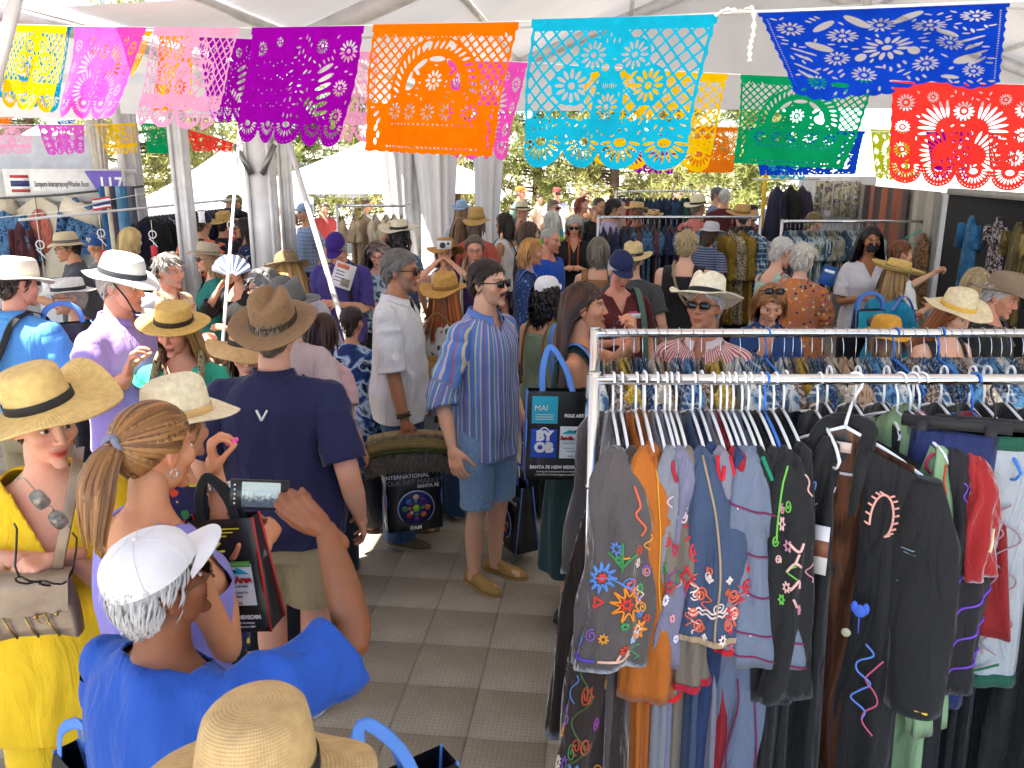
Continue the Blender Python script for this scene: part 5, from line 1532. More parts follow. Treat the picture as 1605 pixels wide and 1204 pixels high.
# ------------------------------------------------------------------ clothes racks, hangers, garments
CHROME = chrome()
def rack(x0, x1, Y, z, label, r=.016, yaw=0., double=True):
 root = empty('clothes_rack', ((x0 + x1) / 2, Y, 0), yaw); tag(root, label, 'clothes rack', 'rolling clothes racks')
 h = (x1 - x0) / 2
 ob('rail', tube([(-h, 0, z), (h, 0, z)], r, 14), CHROME, root)
 for sx in (-1, 1):
  ob('post', tube([(sx * h, 0, .12), (sx * h, 0, z + .02)], r * 1.05, 12), CHROME, root)
  ob('collar', gjoin([tube([(sx * h, 0, z - .34), (sx * h, 0, z - .33)], r * 1.25, 12), tube([(sx * h, 0, z + .018), (sx * h, 0, z + .022)], r * 1.2, 12)]), CHROME, root)
  ob('base_bar', tube([(sx * h, -.24, .11), (sx * h, .24, .11)], r, 10), CHROME, root)
  for sy in (-1, 1): ob('caster', sphere((sx * h, sy * .22, .05), .045, 10, 8, (.5, 1, 1)), plain((.03, .03, .03), .5), root)
 ob('lower_rail', tube([(-h, 0, .12), (h, 0, .12)], r * .9, 10), CHROME, root)
 return root
WPL = plain((.80, .80, .80), .35, name='white_plastic', var=.05)
BPL = plain((.02, .02, .02), .7, name='black_flock')
BLUPL = plain((.03, .18, .62), .35, name='blue_plastic')
WIRE = plain((.6, .6, .6), .25, .9, name='wire')
def hook_pts(rr=.016, drop=.10):
 a = np.linspace(-.3, math.pi * 1.02, 12); R = rr + .004
 P = [(0, -R * math.cos(q), R * math.sin(q)) for q in a[::-1]]
 P = [(0, R * math.cos(q), R * math.sin(q)) for q in np.linspace(math.pi * 1.08, 0, 12)] + [(0, R * .8, -.022), (0, .004, -.045), (0, 0, -.07), (0, 0, -drop)]
 return np.array(P)
def hanger_geo(w=.40, slope=.32, drop=.10, r=.0042, bar=True):
 g = [tube(hook_pts(drop=drop), r * .9, 7)]
 h = w / 2
 for s in (-1, 1):
  g.append(tube(cr([(0, 0, -drop), (0, s * h * .35, -drop - h * .35 * slope * .8), (0, s * h * .8, -drop - h * .8 * slope), (0, s * h, -drop - h * slope - .02)], 10), r * 1.15, 7))
  if bar: g.append(tube(cr([(0, s * h, -drop - h * slope - .02), (0, s * h * .92, -drop - h * slope - .045), (0, s * h * .8, -drop - h * slope - .05)], 6), r, 6))
 if bar: g.append(tube([(0, -h * .8, -drop - h * slope - .05), (0, h * .8, -drop - h * slope - .05)], r, 6))
 return gjoin(g)
class Garment:
 """coat / shirt on a hanger: hanger lies along local y, sleeve towards -y hangs nearest the viewer"""
 def __init__(s, L=.8, sw=.085, sl=.5, w=.21, hemw=.25, thick=.04, drop=.10, slope=.32, seed=0, out=.03, twist=0., st=.024, flare=1.35, xoff=0.):
  s.__dict__.update(locals()); s.rs = np.random.default_rng(seed); s.ph = s.rs.random(8) * 6.28
 def body(s, n=18, m=44):
  a = np.linspace(0, 2 * math.pi, m, endpoint=False); R = []
  for q in np.linspace(0, 1, n):
   w = s.w + (s.hemw - s.w) * q; y = w * np.cos(a)
   top = -s.drop - .005 - s.slope * np.abs(y) * (s.w / w)
   top = np.where(np.abs(y) < .05, top + .012, top)
   t = (.010 + (s.thick - .010) * min(1, q * 6)) * (1 + .25 * q)
   fo = s.thick * .55 * q * (np.sin(5 * a + s.ph[0]) + .7 * np.sin(8 * a + s.ph[1] + 2 * q) + .4 * np.sin(13 * a + s.ph[2]))
   x = t * np.sin(a) + fo * np.sign(np.sin(a) + 1e-6) * .6 * np.abs(np.sin(a)) ** .3
   z = top * (1 - q) + (-s.drop - s.L) * q + .0 * a
   R.append(np.stack([x + s.twist * q, y, z], 1))
  return loft(np.array(R), True, True)
 def S(s, u, v, lift=0., side=-1):
  """sleeve surface; u in [0,1] around, v in [0,1] along"""
  u = np.asarray(u, float); v = np.asarray(v, float)
  a = u * 2 * math.pi
  wv = s.sw * np.interp(v, [0, .08, .3, 1], [.34, .62, .86, s.flare * .86])
  tv = s.st * np.interp(v, [0, .1, 1], [.6, 1, 1.2])
  fold = .012 * v * np.sin(3 * a + s.ph[3] + 3 * v) + .007 * np.minimum(1, 3 * v) * np.sin(6 * a + s.ph[7] + 2.5 * np.sin(3 * v + s.ph[5])) + .005 * np.sin(7 * v + s.ph[4]) + .006 * np.sin(2 * a + 13 * v + s.ph[5])
  x = (wv + fold + lift) * np.sin(a) + s.xoff * v + .012 * np.sin(5 * v + s.ph[6])
  y0 = s.w * .90 + s.out * np.interp(v, [0, .25, 1], [0, .9, 1.25])
  y = side * (y0 + (tv + fold + lift) * np.cos(a))
  z0 = -s.drop - .012 - s.slope * s.w * .80
  z = z0 - v * s.sl + .02 * np.cos(a) * (1 - v) * 0
  return np.stack([x, y, z + 0 * x], -1)
 def sleeve(s, side=-1, n=22, m=28):
  u = np.linspace(0, 1, m, endpoint=False)
  R = [s.S(u, np.full(m, v), 0, side) for v in np.linspace(0, 1, n)]
  R = [R[0] * .35 + R[0].mean(0) * .65 + np.array([0, -side * .02, .018])] + R
  R.append(s.S(u, np.full(m, .995), -.004, side)); R.append(s.S(u, np.full(m, .90), -.010, side))
  return loft(np.array(R), True, True)
 def hem(s, w=.03, side=-1, m=28, lift=.002):
  u = np.linspace(0, 1, m, endpoint=False)
  return loft(np.array([s.S(u, np.full(m, v), lift, side) for v in np.linspace(1 - w, 1.002, 4)]), False, False)
 def stitch(s, uv, r=.0022, side=-1, n=None, lift=.0015):
  P = cr(uv, n or max(8, len(uv) * 5)); W = s.S(P[:, 0], P[:, 1], lift, side)
  return tube(W, r, 5)
def spiral(cx, cy, r, turns=1.6, flip=1, n=14, rot=0., asp=.95):
 t = np.linspace(0, 1, n); a = rot + flip * t * turns * 6.28
 return [(cx + r * (1 - .82 * q) * math.cos(b) * asp, cy + r * (1 - .82 * q) * math.sin(b)) for q, b in zip(t, a)]
def petal_flower(cx, cy, r, n=9, asp=.95):
 P = []
 for k in range(n * 2 + 1):
  a = k * math.pi / n; q = r if k % 2 == 0 else r * .45
  P.append((cx + q * math.cos(a) * asp, cy + q * math.sin(a)))
 return P
def THREAD(h): return plain(srgb(h), .6, name='embroidery_thread', var=.1)
def scroll_set(seed, v0, v1, n):
 rs = np.random.default_rng(seed); out = []
 for k in range(n):
  v = v0 + (v1 - v0) * (k + rs.random()) / n; u = rs.uniform(-.17, .17); r = rs.uniform(.018, .034); q = rs.random()
  if q < .4: out.append(spiral(u, v, r, 1.5, rs.choice([-1, 1]), 14, rs.random() * 6))
  elif q < .75: out.append(petal_flower(u, v, r, int(rs.integers(5, 10))))
  else: out.append([(u + .03 * math.sin(j * 1.4 + k), v - .04 + .016 * j) for j in range(6)])
 return out
GR_FRONT = 'garments on the front rack'
def put_garment(px, Y, z, label, mat, gm, hang=WPL, hanger=True, rot=0., name='jacket', sleeves=(-1, 1), sleeve_mat=None, hem_mat=None, threads=(), group=GR_FRONT, body=True, bmat=None, hw=.40, rich=None):
 if rich:
  sc_ = scroll_set(*rich[:4]); threads = tuple(threads) + tuple((c, sc_[i::len(rich[4])], .0022) for i, c in enumerate(rich[4]))
 p = at_z(px, 590, z); p = Vector(((px - CX) / FPX * (Y * _c + (CAM_H - z) * _s), Y, z + .0))
 root = empty(name, p, rot); tag(root, label, name.replace('_', ' '), group)
 if hanger: ob('hanger', hanger_geo(hw, gm.slope, gm.drop), hang, root)
 if body: ob('body_panel', gm.body(), bmat or mat, root)
 for sd in sleeves:
  sl = ob('sleeve', gm.sleeve(sd), sleeve_mat or mat, root)
  if hem_mat is not None and sd == -1: ob('cuff', gm.hem(), hem_mat, sl)
  if sd == -1:
   for hexc, polys, r in threads:
    for q in polys: ob('embroidery', gm.stitch(q, r), THREAD(hexc), sl)
 return root
RZ, RY1, RY2 = 1.635, 2.36, 3.06
x_l = (932 - CX) / FPX * (RY1 * _c + (CAM_H - RZ) * _s)
rack(x_l, 2.35, RY1, RZ, 'nearest chrome rack, carrying the embroidered jackets')
x_l2 = (932 - CX) / FPX * (RY2 * _c + (CAM_H - RZ) * _s)
rack(x_l2, 2.75, RY2, RZ, 'second chrome rack, just behind the nearest one, full of patterned shirts')
def FB(h, **k):
 k.setdefault('fold', .95); return fab(srgb(h), **k)
vel = dict(velvet=True)
F = put_garment
F(962, RY1, RZ, 'grey velvet jacket with bright flower embroidery on its sleeve, first on the front rack', FB('#5c5553', **vel), Garment(L=1.45, sw=.108, sl=.60, hemw=.25, seed=1, out=.075, xoff=-.02, flare=1.15), threads=(
 ('#f0901c', [petal_flower(.04, .66, .085, 10), petal_flower(.12, .80, .05, 7), [(.0, .38), (.0, .43), (.03, .43)]], .003),
 ('#5a8ad0', [petal_flower(-.09, .54, .075, 11), [(-.12, .54), (-.03, .55), (.06, .60), (.1, .66)]], .003),
 ('#d23a26', [petal_flower(-.10, .66, .03, 3), petal_flower(.03, .66, .03, 6), petal_flower(-.09, .54, .022, 6)], .0035),
 ('#3f8a4a', [[(.0, .48), (.03, .44), (.07, .42)], [(.0, .48), (-.04, .44), (-.07, .42)], [(.0, .36), (.0, .50)]], .004),
 ('#e8b8a0', [[(-.05, .94), (.0, .935), (.05, .94), (.10, .93)], [(.02, .93), (.03, .90)], [(.07, .93), (.08, .90)]], .004),
 ('#5a44c0', [[(-.20, .92), (-.14, .935), (-.06, .94)]], .004), ('#a8c8e8', [petal_flower(.10, .84, .03, 5), [(.07, .84), (.10, .80), (.13, .84)]], .0025),
 ('#e86a40', [[(.10, .12), (.11, .2), (.08, .24), (.12, .3), (.10, .34)]], .0035)), rich=(1, .36, .93, 22, ['#e8a030', '#5a8ad0', '#d84a30', '#4a9a5a', '#e8d0c0', '#8a5ab0']))
F(975, RY1, RZ, 'dark brown velvet long coat edged with coloured vine embroidery, left end of the front rack', FB('#3c302c', **vel), Garment(L=1.55, sw=.07, sl=1.20, hemw=.30, seed=2, out=.0, xoff=-.12, flare=1.5, st=.02), threads=(
 ('#4f6a3a', [[(-.05 + .05 * math.sin(k * 1.1), .45 + k * .025) for k in range(22)]], .003), ('#c05a3a', [spiral(-.04, .62, .03), spiral(.0, .76, .03), petal_flower(.02, .9, .03, 8)], .003),
 ('#6a9ac8', [petal_flower(-.05, .86, .05, 6), petal_flower(-.02, .52, .03, 6)], .003), ('#e8a020', [petal_flower(-.08, .48, .05, 9)], .003), ('#a050a0', [spiral(.05, .70, .025), spiral(-.06, .95, .03)], .003)), rich=(2, .30, .98, 30, ['#e8a030', '#5a8ad0', '#d84a30', '#4a9a5a', '#e8d0c0', '#8a5ab0']))
F(998, RY1, RZ, 'plain rust orange long jacket near the left end of the front rack', FB('#b8681c'), Garment(L=1.40, sw=.085, sl=.72, hemw=.26, seed=3, out=.055, xoff=.02, flare=1.05), threads=(('#e0a028', [[(.12, .05), (.10, .3), (.09, .6)]], .0025),))
F(1012, RY1, RZ, 'second rust jacket tight against the plain orange one', FB('#a85c18'), Garment(L=1.35, sw=.05, sl=.60, seed=4, out=.02, xoff=.01), threads=(('#c8303c', [[(.0, .5 + .03 * k + .0) if k % 2 else (.06, .5 + .03 * k) for k in range(12)]], .003),), rich=(3, .45, .95, 9, ['#c8303c', '#e8c060']))
F(1030, RY1, RZ, 'pale grey jacket with a scarlet hem, beside the orange ones', FB('#84868e'), Garment(L=1.3, sw=.058, sl=.74, seed=5, out=.03, xoff=.0, flare=1.05), hem_mat=FB('#e01418'), rich=(11, .3, .8, 7, ['#c85a6a', '#5a6a9a']))
F(1044, RY1, RZ, 'grey jacket with a crimson shoulder and cuff', FB('#8a8c92'), Garment(L=1.2, sw=.05, sl=.66, seed=6, out=.04, xoff=.0), hem_mat=FB('#a81830'), threads=(('#a81830', [[(.0, .02), (.02, .06), (.05, .10)]], .006),))
F(1052, RY1, RZ, 'lavender grey jacket between the grey and taupe ones', FB('#7e7c92'), Garment(L=1.2, sw=.05, sl=.62, seed=7, out=.05, xoff=.01), threads=(('#f0a8b0', [[(.02, .3), (.06, .36), (-.02, .42), (.05, .48)]], .003), ('#c82848', [petal_flower(.02, .52, .04, 5)], .003)), rich=(4, .3, .92, 10, ['#f0a8b0', '#c82848', '#e8e0f0']))
F(1062, RY1, RZ, 'taupe jacket with curling red and white embroidery and crimson cuff', FB('#7c7264'), Garment(L=1.25, sw=.068, sl=.68, seed=8, out=.055, xoff=.015, flare=1.05), hem_mat=FB('#b01838'), threads=(
 ('#d02838', [spiral(.05, .36, .05), petal_flower(.0, .48, .05, 4), [(-.03, .26), (.03, .28), (-.01, .32)]], .0035), ('#e8c8d0', [spiral(-.04, .22, .035), [(.0, .14), (.05, .17), (-.02, .2)]], .003), ('#3a8a5a', [[(-.05, .46), (-.08, .52)], [(.08, .44), (.05, .52)], petal_flower(.06, .58, .03, 5)], .003), ('#8a3a8a', [[(-.02, .55), (.04, .60), (.0, .64)]], .004)), rich=(5, .10, .62, 10, ['#d02838', '#e8c8d0', '#3a8a5a', '#8a3a8a']))
F(1088, RY1, RZ, 'slate blue jacket whose wide sleeve ends in beige piping and red scrolls', FB('#44536e'), Garment(L=1.3, sw=.080, sl=.52, seed=9, out=.075, xoff=.035, flare=1.25), hem_mat=FB('#b09878'), threads=(
 ('#a89070', [[(.0, .0), (.0, .35), (.0, .7), (.0, .98)]], .0035), ('#e06848', [spiral(.10, .72, .045, 1.6, 1), spiral(-.10, .72, .045, 1.6, -1), spiral(.10, .90, .045, 1.6, -1), spiral(-.10, .90, .045, 1.6, 1), spiral(.14, .82, .03), spiral(-.14, .82, .03)], .0035),
 ('#f0dcd0', [[(-.17 + .03 * k, .805 + (.008 if k % 2 else -.008)) for k in range(12)], [(-.17 + .03 * k, .83 + (.008 if k % 2 else -.008)) for k in range(12)], petal_flower(-.05, .62, .02, 4), petal_flower(.05, .62, .02, 4), petal_flower(-.05, .96, .016, 4)], .003)), rich=(6, .56, .97, 14, ['#e06848', '#f0dcd0']))
F(1118, RY1, RZ, 'grey jacket with broad red piping and red scroll embroidery', FB('#84828e'), Garment(L=1.35, sw=.07, sl=.56, seed=10, out=.06, xoff=.045, flare=1.15), hem_mat=FB('#c8142c'), threads=(
 ('#c8142c', [[(.12, .0), (.14, .3), (.15, .7), (.16, .98)], [(-.10, .0), (-.04, .1), (.0, .04)]], .0055), ('#d82838', [spiral(.05, .62, .045), spiral(.05, .80, .045, 1.6, -1), spiral(.06, .92, .04), petal_flower(.08, .54, .03, 4), petal_flower(.09, .96, .025, 4)], .0035)), rich=(7, .48, .97, 14, ['#d82838', '#e0505c']))
F(1132, RY1, RZ, 'crimson and grey coat just behind the red-piped one', FB('#9a1c2c'), Garment(L=1.1, sw=.05, sl=.50, seed=11, out=.02, xoff=-.01))
F(1142, RY1, RZ, 'navy skirt cloth hanging low between grey jackets', FB('#2c3c60'), Garment(L=1.5, sw=.05, sl=1.15, seed=12, out=.01, xoff=-.07, flare=1.6))
F(1152, RY1, RZ, 'steel grey-blue jacket banded with thin maroon ribbons', FB('#727c8e'), Garment(L=1.45, sw=.088, sl=.60, seed=13, out=.07, xoff=.06, flare=1.2), threads=(
 ('#7a1c4a', [[(-.2 + .04 * k, .18 + d + .008 * k) for k in range(11)] for d in (0, .22, .42, .62, .74)], .003), ('#e8c8d0', [[(-.1 + .003 * k, .19 + d + .02) for k in range(4)] for d in (0, .22, .42, .62)], .003)))
F(1166, RY1, RZ, 'long steel blue robe with slanting maroon ribbons reaching low', FB('#6a768c'), Garment(L=1.55, sw=.07, sl=1.22, seed=14, out=.03, xoff=-.02, flare=1.4), threads=(('#7a1c4a', [[(-.06 + .02 * math.sin(k), .55 + .04 * k) for k in range(11)], [(.06 + .01 * k, .60 + .04 * k) for k in range(9)]], .003),))
F(1176, RY1, RZ, 'black jacket edged with dark green', FB('#232224'), Garment(L=1.1, sw=.068, sl=.50, seed=15, out=.05, xoff=.06, flare=1.1), hem_mat=FB('#0c6a50'), threads=(('#0f7a5a', [[(.0, .0), (.03, .06), (.06, .12)]], .007),))
F(1194, RY1, RZ, 'charcoal jacket with an orange line at its hem', FB('#2c2a2c'), Garment(L=1.4, sw=.07, sl=.74, seed=16, out=.04, xoff=.03, flare=1.2), threads=(('#e08a20', [[(.0, .2), (.02, .24), (-.01, .28)]], .004),))
F(1202, RY1, RZ, 'black garment on a bright blue hanger', FB('#201f22'), Garment(L=1.2, sw=.06, sl=.70, seed=17, out=.02, xoff=.04), hang=BLUPL, threads=(('#e8a820', [[(.0, .05), (.03, .08), (.0, .11)]], .005),))
F(1216, RY1, RZ, 'black jacket with a lime edge and pale hook embroidery', FB('#19191b'), Garment(L=1.25, sw=.076, sl=.70, seed=18, out=.06, xoff=-.01, flare=1.1, w=.23), threads=(
 ('#6cc04a', [[(-.06, .02), (-.10, .12), (-.12, .24), (-.11, .30)]], .003), ('#e8b8b0', [[(-.04, .42), (.0, .38), (.04, .40)], [(.0, .38), (.02, .34)], [(-.02, .5), (.03, .46), (.05, .50)], [(-.03, .30), (.02, .33), (.05, .30)], [(.0, .54), (.03, .58)]], .004)), rich=(8, .08, .62, 12, ['#e8b8b0', '#6cc04a', '#c88a9a']))
F(1285, RY1, RZ, 'black coat with blue and white loops hanging behind the open jacket', FB('#151518'), Garment(L=1.5, sw=.06, sl=.9, seed=19, out=-.05, xoff=-.06, flare=1.3, w=.16), threads=(('#7a9ae0', [spiral(.05, .30, .03), spiral(.04, .36, .03, 1.6, -1), spiral(.05, .42, .03)], .003),), rich=(10, .1, .5, 8, ['#7a9ae0', '#d0d8e8']))
def open_jacket():
 p = Vector(((1342 - CX) / FPX * (RY1 * _c + (CAM_H - RZ) * _s), RY1, RZ)); root = empty('jacket', p, R_(60))
 tag(root, 'open black jacket facing the viewer, brown lining and pink scroll embroidery', 'jacket', GR_FRONT)
 hk = hook_pts(drop=.05); hk = np.vstack([hk, [(-.05, 0, -.07), (-.12, 0, -.10), (-.13, 0, -.115)]])
 ob('hanger', gjoin([tube(hk, .0048, 8)] + [tube(cr([(-.13, 0, -.11), (-.13, s * .12, -.165), (-.13, s * .22, -.225)], 10), .0055, 8) for s in (-1, 1)] + [tube([(-.13, -.2, -.25), (-.13, .2, -.25)], .0045, 7)]), WPL, root)
 blk = FB('#1b1a1c', fold=.8); lin = fab(srgb('#6e4430'), 'ikat', [srgb('#4a2c20'), srgb('#80523a'), srgb('#3a4248')], 9, .5, fold=.8)
 def panel(y0, y1, z0, L, bul, seed, x0=-.03, n=20, m=16, spread=.0, topslope=.42):
  rs = np.random.default_rng(seed); ph = rs.random(4) * 6; P = []
  for v in np.linspace(0, 1, n):
   row = []
   for u in np.linspace(0, 1, m):
    y = y0 + (y1 - y0) * u; yb = y * (1 + spread * v)
    zt = -.115 - topslope * abs(y)
    row.append((x0 - bul * math.sin(math.pi * u) * min(1, v * 3) - .018 * v * math.sin(u * 9 + ph[0]) - .008 * math.sin(v * 9 + ph[1]), yb, zt - v * L))
   P.append(row)
  P = np.array(P); Bk = P.copy(); Bk[..., 0] += .006
  return gjoin([loft(P, False, False, False), loft(Bk, False, False, False)])
 fl = ob('front_panel', panel(-.20, -.10, 0, 1.02, .04, 1, -.05, spread=.25), blk, root)
 fr = ob('front_panel', panel(.07, .20, 0, 1.12, .045, 2, -.055, spread=.2), blk, root)
 ob('lining', panel(-.19, .19, 0, 1.20, -.03, 3, .0, m=30), lin, root)
 ob('back_panel', panel(-.2, .2, 0, 1.25, -.03, 4, .04, m=24), blk, root)
 cl = ob('collar', tube(cr([(-.055, -.09, -.30), (-.045, -.075, -.17), (.02, -.05, -.115), (.045, 0, -.105), (.02, .06, -.115), (-.06, .06, -.19), (-.075, .05, -.34)], 26), [.012 + .016 * math.sin(math.pi * k / 25) for k in range(26)], 8, True, .45), blk, root)
 for s, yy in ((-1, -.215), (1, .215)):
  a = np.linspace(0, 2 * math.pi, 20, endpoint=False); R = []
  for v in np.linspace(0, 1, 22):
   w = .05 + .045 * min(1, v * 4) - .02 * v; t = .035 + .012 * v
   bend_ = -.06 * v if s > 0 else .02 * v
   R.append(np.stack([-.035 + bend_ + t * np.cos(a) * (1 + .15 * math.sin(9 * v)), yy + s * .05 * v ** .6 + w * np.sin(a) * (1 + .1 * np.sin(3 * a + 5 * v)), np.full(20, -.215 - .66 * v)], 1))
  sl = ob('sleeve', loft(np.array(R)), blk, root)
  if s > 0:
   for c, zz in (('#9ab8c8', .12), ('#9ab8c8', .22)):
    ob('embroidery', gjoin([tube([(-.088, yy - .03 + .008 * k, -.28 - zz - .012 * k), (-.092, yy + .0 + .008 * k, -.285 - zz - .012 * k), (-.085, yy + .04 + .006 * k, -.27 - zz - .014 * k)], .0014, 4) for k in range(7)]), THREAD(c), sl)
   ob('embroidery', gjoin([tube([(-.135, yy + .03, -.86), (-.14, yy + .06, -.85), (-.135, yy + .09, -.855)], .004, 5)]), THREAD('#e8c040'), sl)
 def on(y, z): return (-.115, y, z)
 sc = []
 for k in range(40):
  t = k / 39; a = 3.4 - t * 4.6; sc.append(on(-.150 + .030 * math.cos(a) * (1.1 - t * .4), -.36 + .075 * math.sin(a) * (1.1 - .4 * t)))
 ob('embroidery', gjoin([tube(sc, .0035, 5)] + [tube([sc[k], np.array(sc[k]) + np.array([-.002, (.014 if sc[k][1] > -.165 else -.014), (.008 if k % 4 < 2 else -.004)])], .003, 5) for k in range(0, 40, 3)]), THREAD('#e8a898'), fl)
 ob('embroidery', gjoin([tube(cr([on(-.17, -.55), on(-.14, -.60), on(-.18, -.64), on(-.15, -.69), on(-.19, -.74), on(-.16, -.80)], 24), .0035, 5), tube(cr([on(-.20, -.60), on(-.17, -.66), on(-.21, -.72)], 12), .003, 5)]), THREAD('#5a86d8'), fl)
 fx = lambda y, z: (-.128, y, z)
 ob('flower_patch', gjoin([sphere(fx(-.105, -.20), .018, 8, 6, (.25, 1, 1.2)), sphere(fx(-.12, -.19), .012, 8, 6, (.25, 1, 1.3))]), THREAD('#d82c20'), fl)
 ob('flower_patch', gjoin([sphere((-.126, .105, -.60), .020, 8, 6, (.25, 1, 1.0)), sphere((-.126, .09, -.59), .013, 8, 6, (.25, .8, 1.4)), sphere((-.126, .12, -.59), .013, 8, 6, (.25, .8, 1.4)), tube([(-.124, .105, -.62), (-.124, .107, -.67)], .002, 5)]), THREAD('#3a62c8'), fr)
 ex = [(-.118, .135 + (q[1] + .150), q[2] + .04) for q in sc]
 ob('embroidery', gjoin([tube(ex, .0032, 5)] + [tube([ex[k], np.array(ex[k]) + np.array([-.002, (.014 if ex[k][1] > .135 else -.014), .008])], .0028, 5) for k in range(0, 40, 3)]), THREAD('#e8a898'), fr)
 ob('embroidery', tube(cr([(-.118, .13 + .025 * math.sin(k * 1.9), -.70 - .03 * k) for k in range(9)], 40), .003, 5), THREAD('#5a86d8'), fr)
 ob('embroidery', tube(cr([(-.118, .16 + .02 * math.cos(k * 1.7), -.74 - .035 * k) for k in range(8)], 36), .0028, 5), THREAD('#c85a7a'), fr)
 for y, z in ((-.10, -.29), (.075, -.68)): ob('button', sphere((-.118, y, z), .014, 12, 6, (.3, 1, 1)), plain((.45, .42, .28), .3), fl if y < 0 else fr)
 tg = obf('price_tag', gjoin([box(-.088, -.02, -.46, .003, .042, .15)]), plain((.75, .73, .72), .6), root)
 obf('tag_band', box(-.0895, -.02, -.455, .003, .0424, .05), plain((.25, .09, .05), .6), tg)
 obf('neck_label', box(-.02, .0, -.165, .004, .05, .03), plain((.75, .6, .5), .6), root)
 for c in root.children:
  if not c.name.startswith('hanger'): c.location.x -= .13
 root.scale.y = -1
 return root
open_jacket()
F(1412, RY1, RZ, 'mint green long shirt with red-orange stitch lines', FB('#8fae82'), Garment(L=1.25, sw=.075, sl=.86, seed=21, out=.05, xoff=-.01, flare=1.1, w=.19, slope=.42), rot=R_(24), threads=(('#d8502c', [[(-.05, .03), (-.08, .08), (-.06, .12)], [(.10, .04), (.08, .1)]], .003),))
F(1432, RY1, RZ, 'charcoal and crimson velvet jacket ringed with violet ribbons', FB('#262528'), Garment(L=1.15, sw=.085, sl=.70, seed=22, out=.06, xoff=.0, flare=1.15, w=.20, slope=.42), rot=R_(26), threads=(
 ('#7a48c8', [[(-.18 + .04 * k, .50 + d - .010 * k) for k in range(10)] for d in (.0, .14, .28, .42)], .0035),), rich=(9, .08, .42, 6, ['#7a48c8', '#d8c8a0']))
F(1446, RY1, RZ, 'crimson velvet jacket showing between the charcoal and navy ones', FB('#a01426', **vel), Garment(L=.75, sw=.07, sl=.34, seed=23, out=.05, xoff=.01, flare=1.1, w=.21, slope=.42), rot=R_(26), threads=(('#d8c8a0', [[(.05, .55), (.0, .62), (-.04, .70)]], .005),))
def trousers_on_clip(px, label, mat, L, w, yaw, thr=(), skirt=False, hang=BPL, name='trousers', hem=None, Y=RY1 - .12, waist=None):
 p = Vector(((px - CX) / FPX * (Y * _c + (CAM_H - RZ) * _s), Y, RZ)); root = empty(name, p, yaw); tag(root, label, name, GR_FRONT)
 hg = ob('hanger', gjoin([tube(hook_pts(drop=.09), .0035, 7), beam((0, -w - .03, -.10), (0, w + .03, -.10), .022, .03)]), hang, root)
 for s in (-1, 1): obf('clip', box(0, s * w * .8, -.125, .03, .03, .065), BPL, root)
 n, m = 20, 40; a = np.linspace(0, 2 * math.pi, m, endpoint=False); R = []
 for q in np.linspace(0, 1, n):
  ww = w * (1 + (.35 if skirt else .12) * q); t = .03 + .02 * q
  fo = 1 + (.10 * np.sin(7 * a + 1 + q) + .07 * np.sin(12 * a)) * min(1, q * 3)
  if q < .12: fo = 1 + .03 * np.sin(24 * a)
  R.append(np.stack([t * fo * np.sin(a), ww * np.cos(a) * (1 + .03 * np.sin(9 * a)), np.full(m, -.125 - L * q)], 1))
 R = np.array(R); b = ob('cloth', loft(R), mat, root)
 if waist is not None: ob('waistband', loft(R[:2] * np.array([1.06, 1.01, 1])), waist, b)
 if hem is not None: ob('hem', loft(R[-2:] * np.array([1.05, 1.01, 1])), hem, b)
 for c, polys, r in thr:
  g = []
  for q in polys:
   P = cr(q, max(8, len(q) * 5)); W = []
   for (y, v) in P:
    ww = w * (1 + (.35 if skirt else .12) * v); W.append((-.036 - .032 * v, y * ww, -.125 - L * v))
   ob('embroidery', tube(W, r, 5), THREAD(c), b)
 return root
trousers_on_clip(1506, 'navy trousers with pale and crimson embroidery clipped to a black hanger', FB('#26305c'), .86, .11, R_(70), (
 ('#c8305a', [[(.2, .06), (.5, .07), (.6, .11), (.35, .15)]], .0045), ('#b8bcd8', [[(-.6, .12), (-.5, .22), (-.35, .12), (-.25, .22), (-.1, .12)], [(.4, .40), (.6, .46), (.4, .52)]], .0045), ('#e8d0b0', [[(.3, .20), (.55, .22), (.4, .27)]], .005),
 ('#3a6ad8', [[(.4, .56), (.7, .60), (.45, .64), (.75, .68), (.5, .72)]], .005), ('#d83a4a', [[(.6, .74), (.8, .78), (.55, .82)]], .004)))
trousers_on_clip(1566, 'pale grey skirt with terracotta scroll embroidery and a green hem', FB('#aab0b4'), .78, .12, R_(72), (
 ('#9a7a88', [[(-.5 + .25 * math.sin(k * 1.3), .25 + .035 * k) for k in range(18)], [(-.2 + .2 * math.cos(k * 1.5), .28 + .04 * k) for k in range(15)]], .0028), ('#d8684a', [[(.1, .58), (.4, .52), (.6, .58), (.3, .64), (.5, .70), (.2, .74), (.6, .78), (.1, .82)], [(.3, .60), (.5, .64), (.1, .70)]], .0035), ('#1f6a4a', [[(-.6, .88), (-.2, .92), (.2, .93), (.5, .88), (.3, .85)]], .004)), True, name='skirt', hem=FB('#1f5a46'), waist=FB('#1f5a46'))
F(1530, RY1, RZ, 'dark red garment on a blue hanger by the navy trousers', FB('#8c1222'), Garment(L=.62, sw=.05, sl=.30, seed=25, out=.0, xoff=.02, w=.13, slope=.5), hang=BLUPL, rot=R_(15))
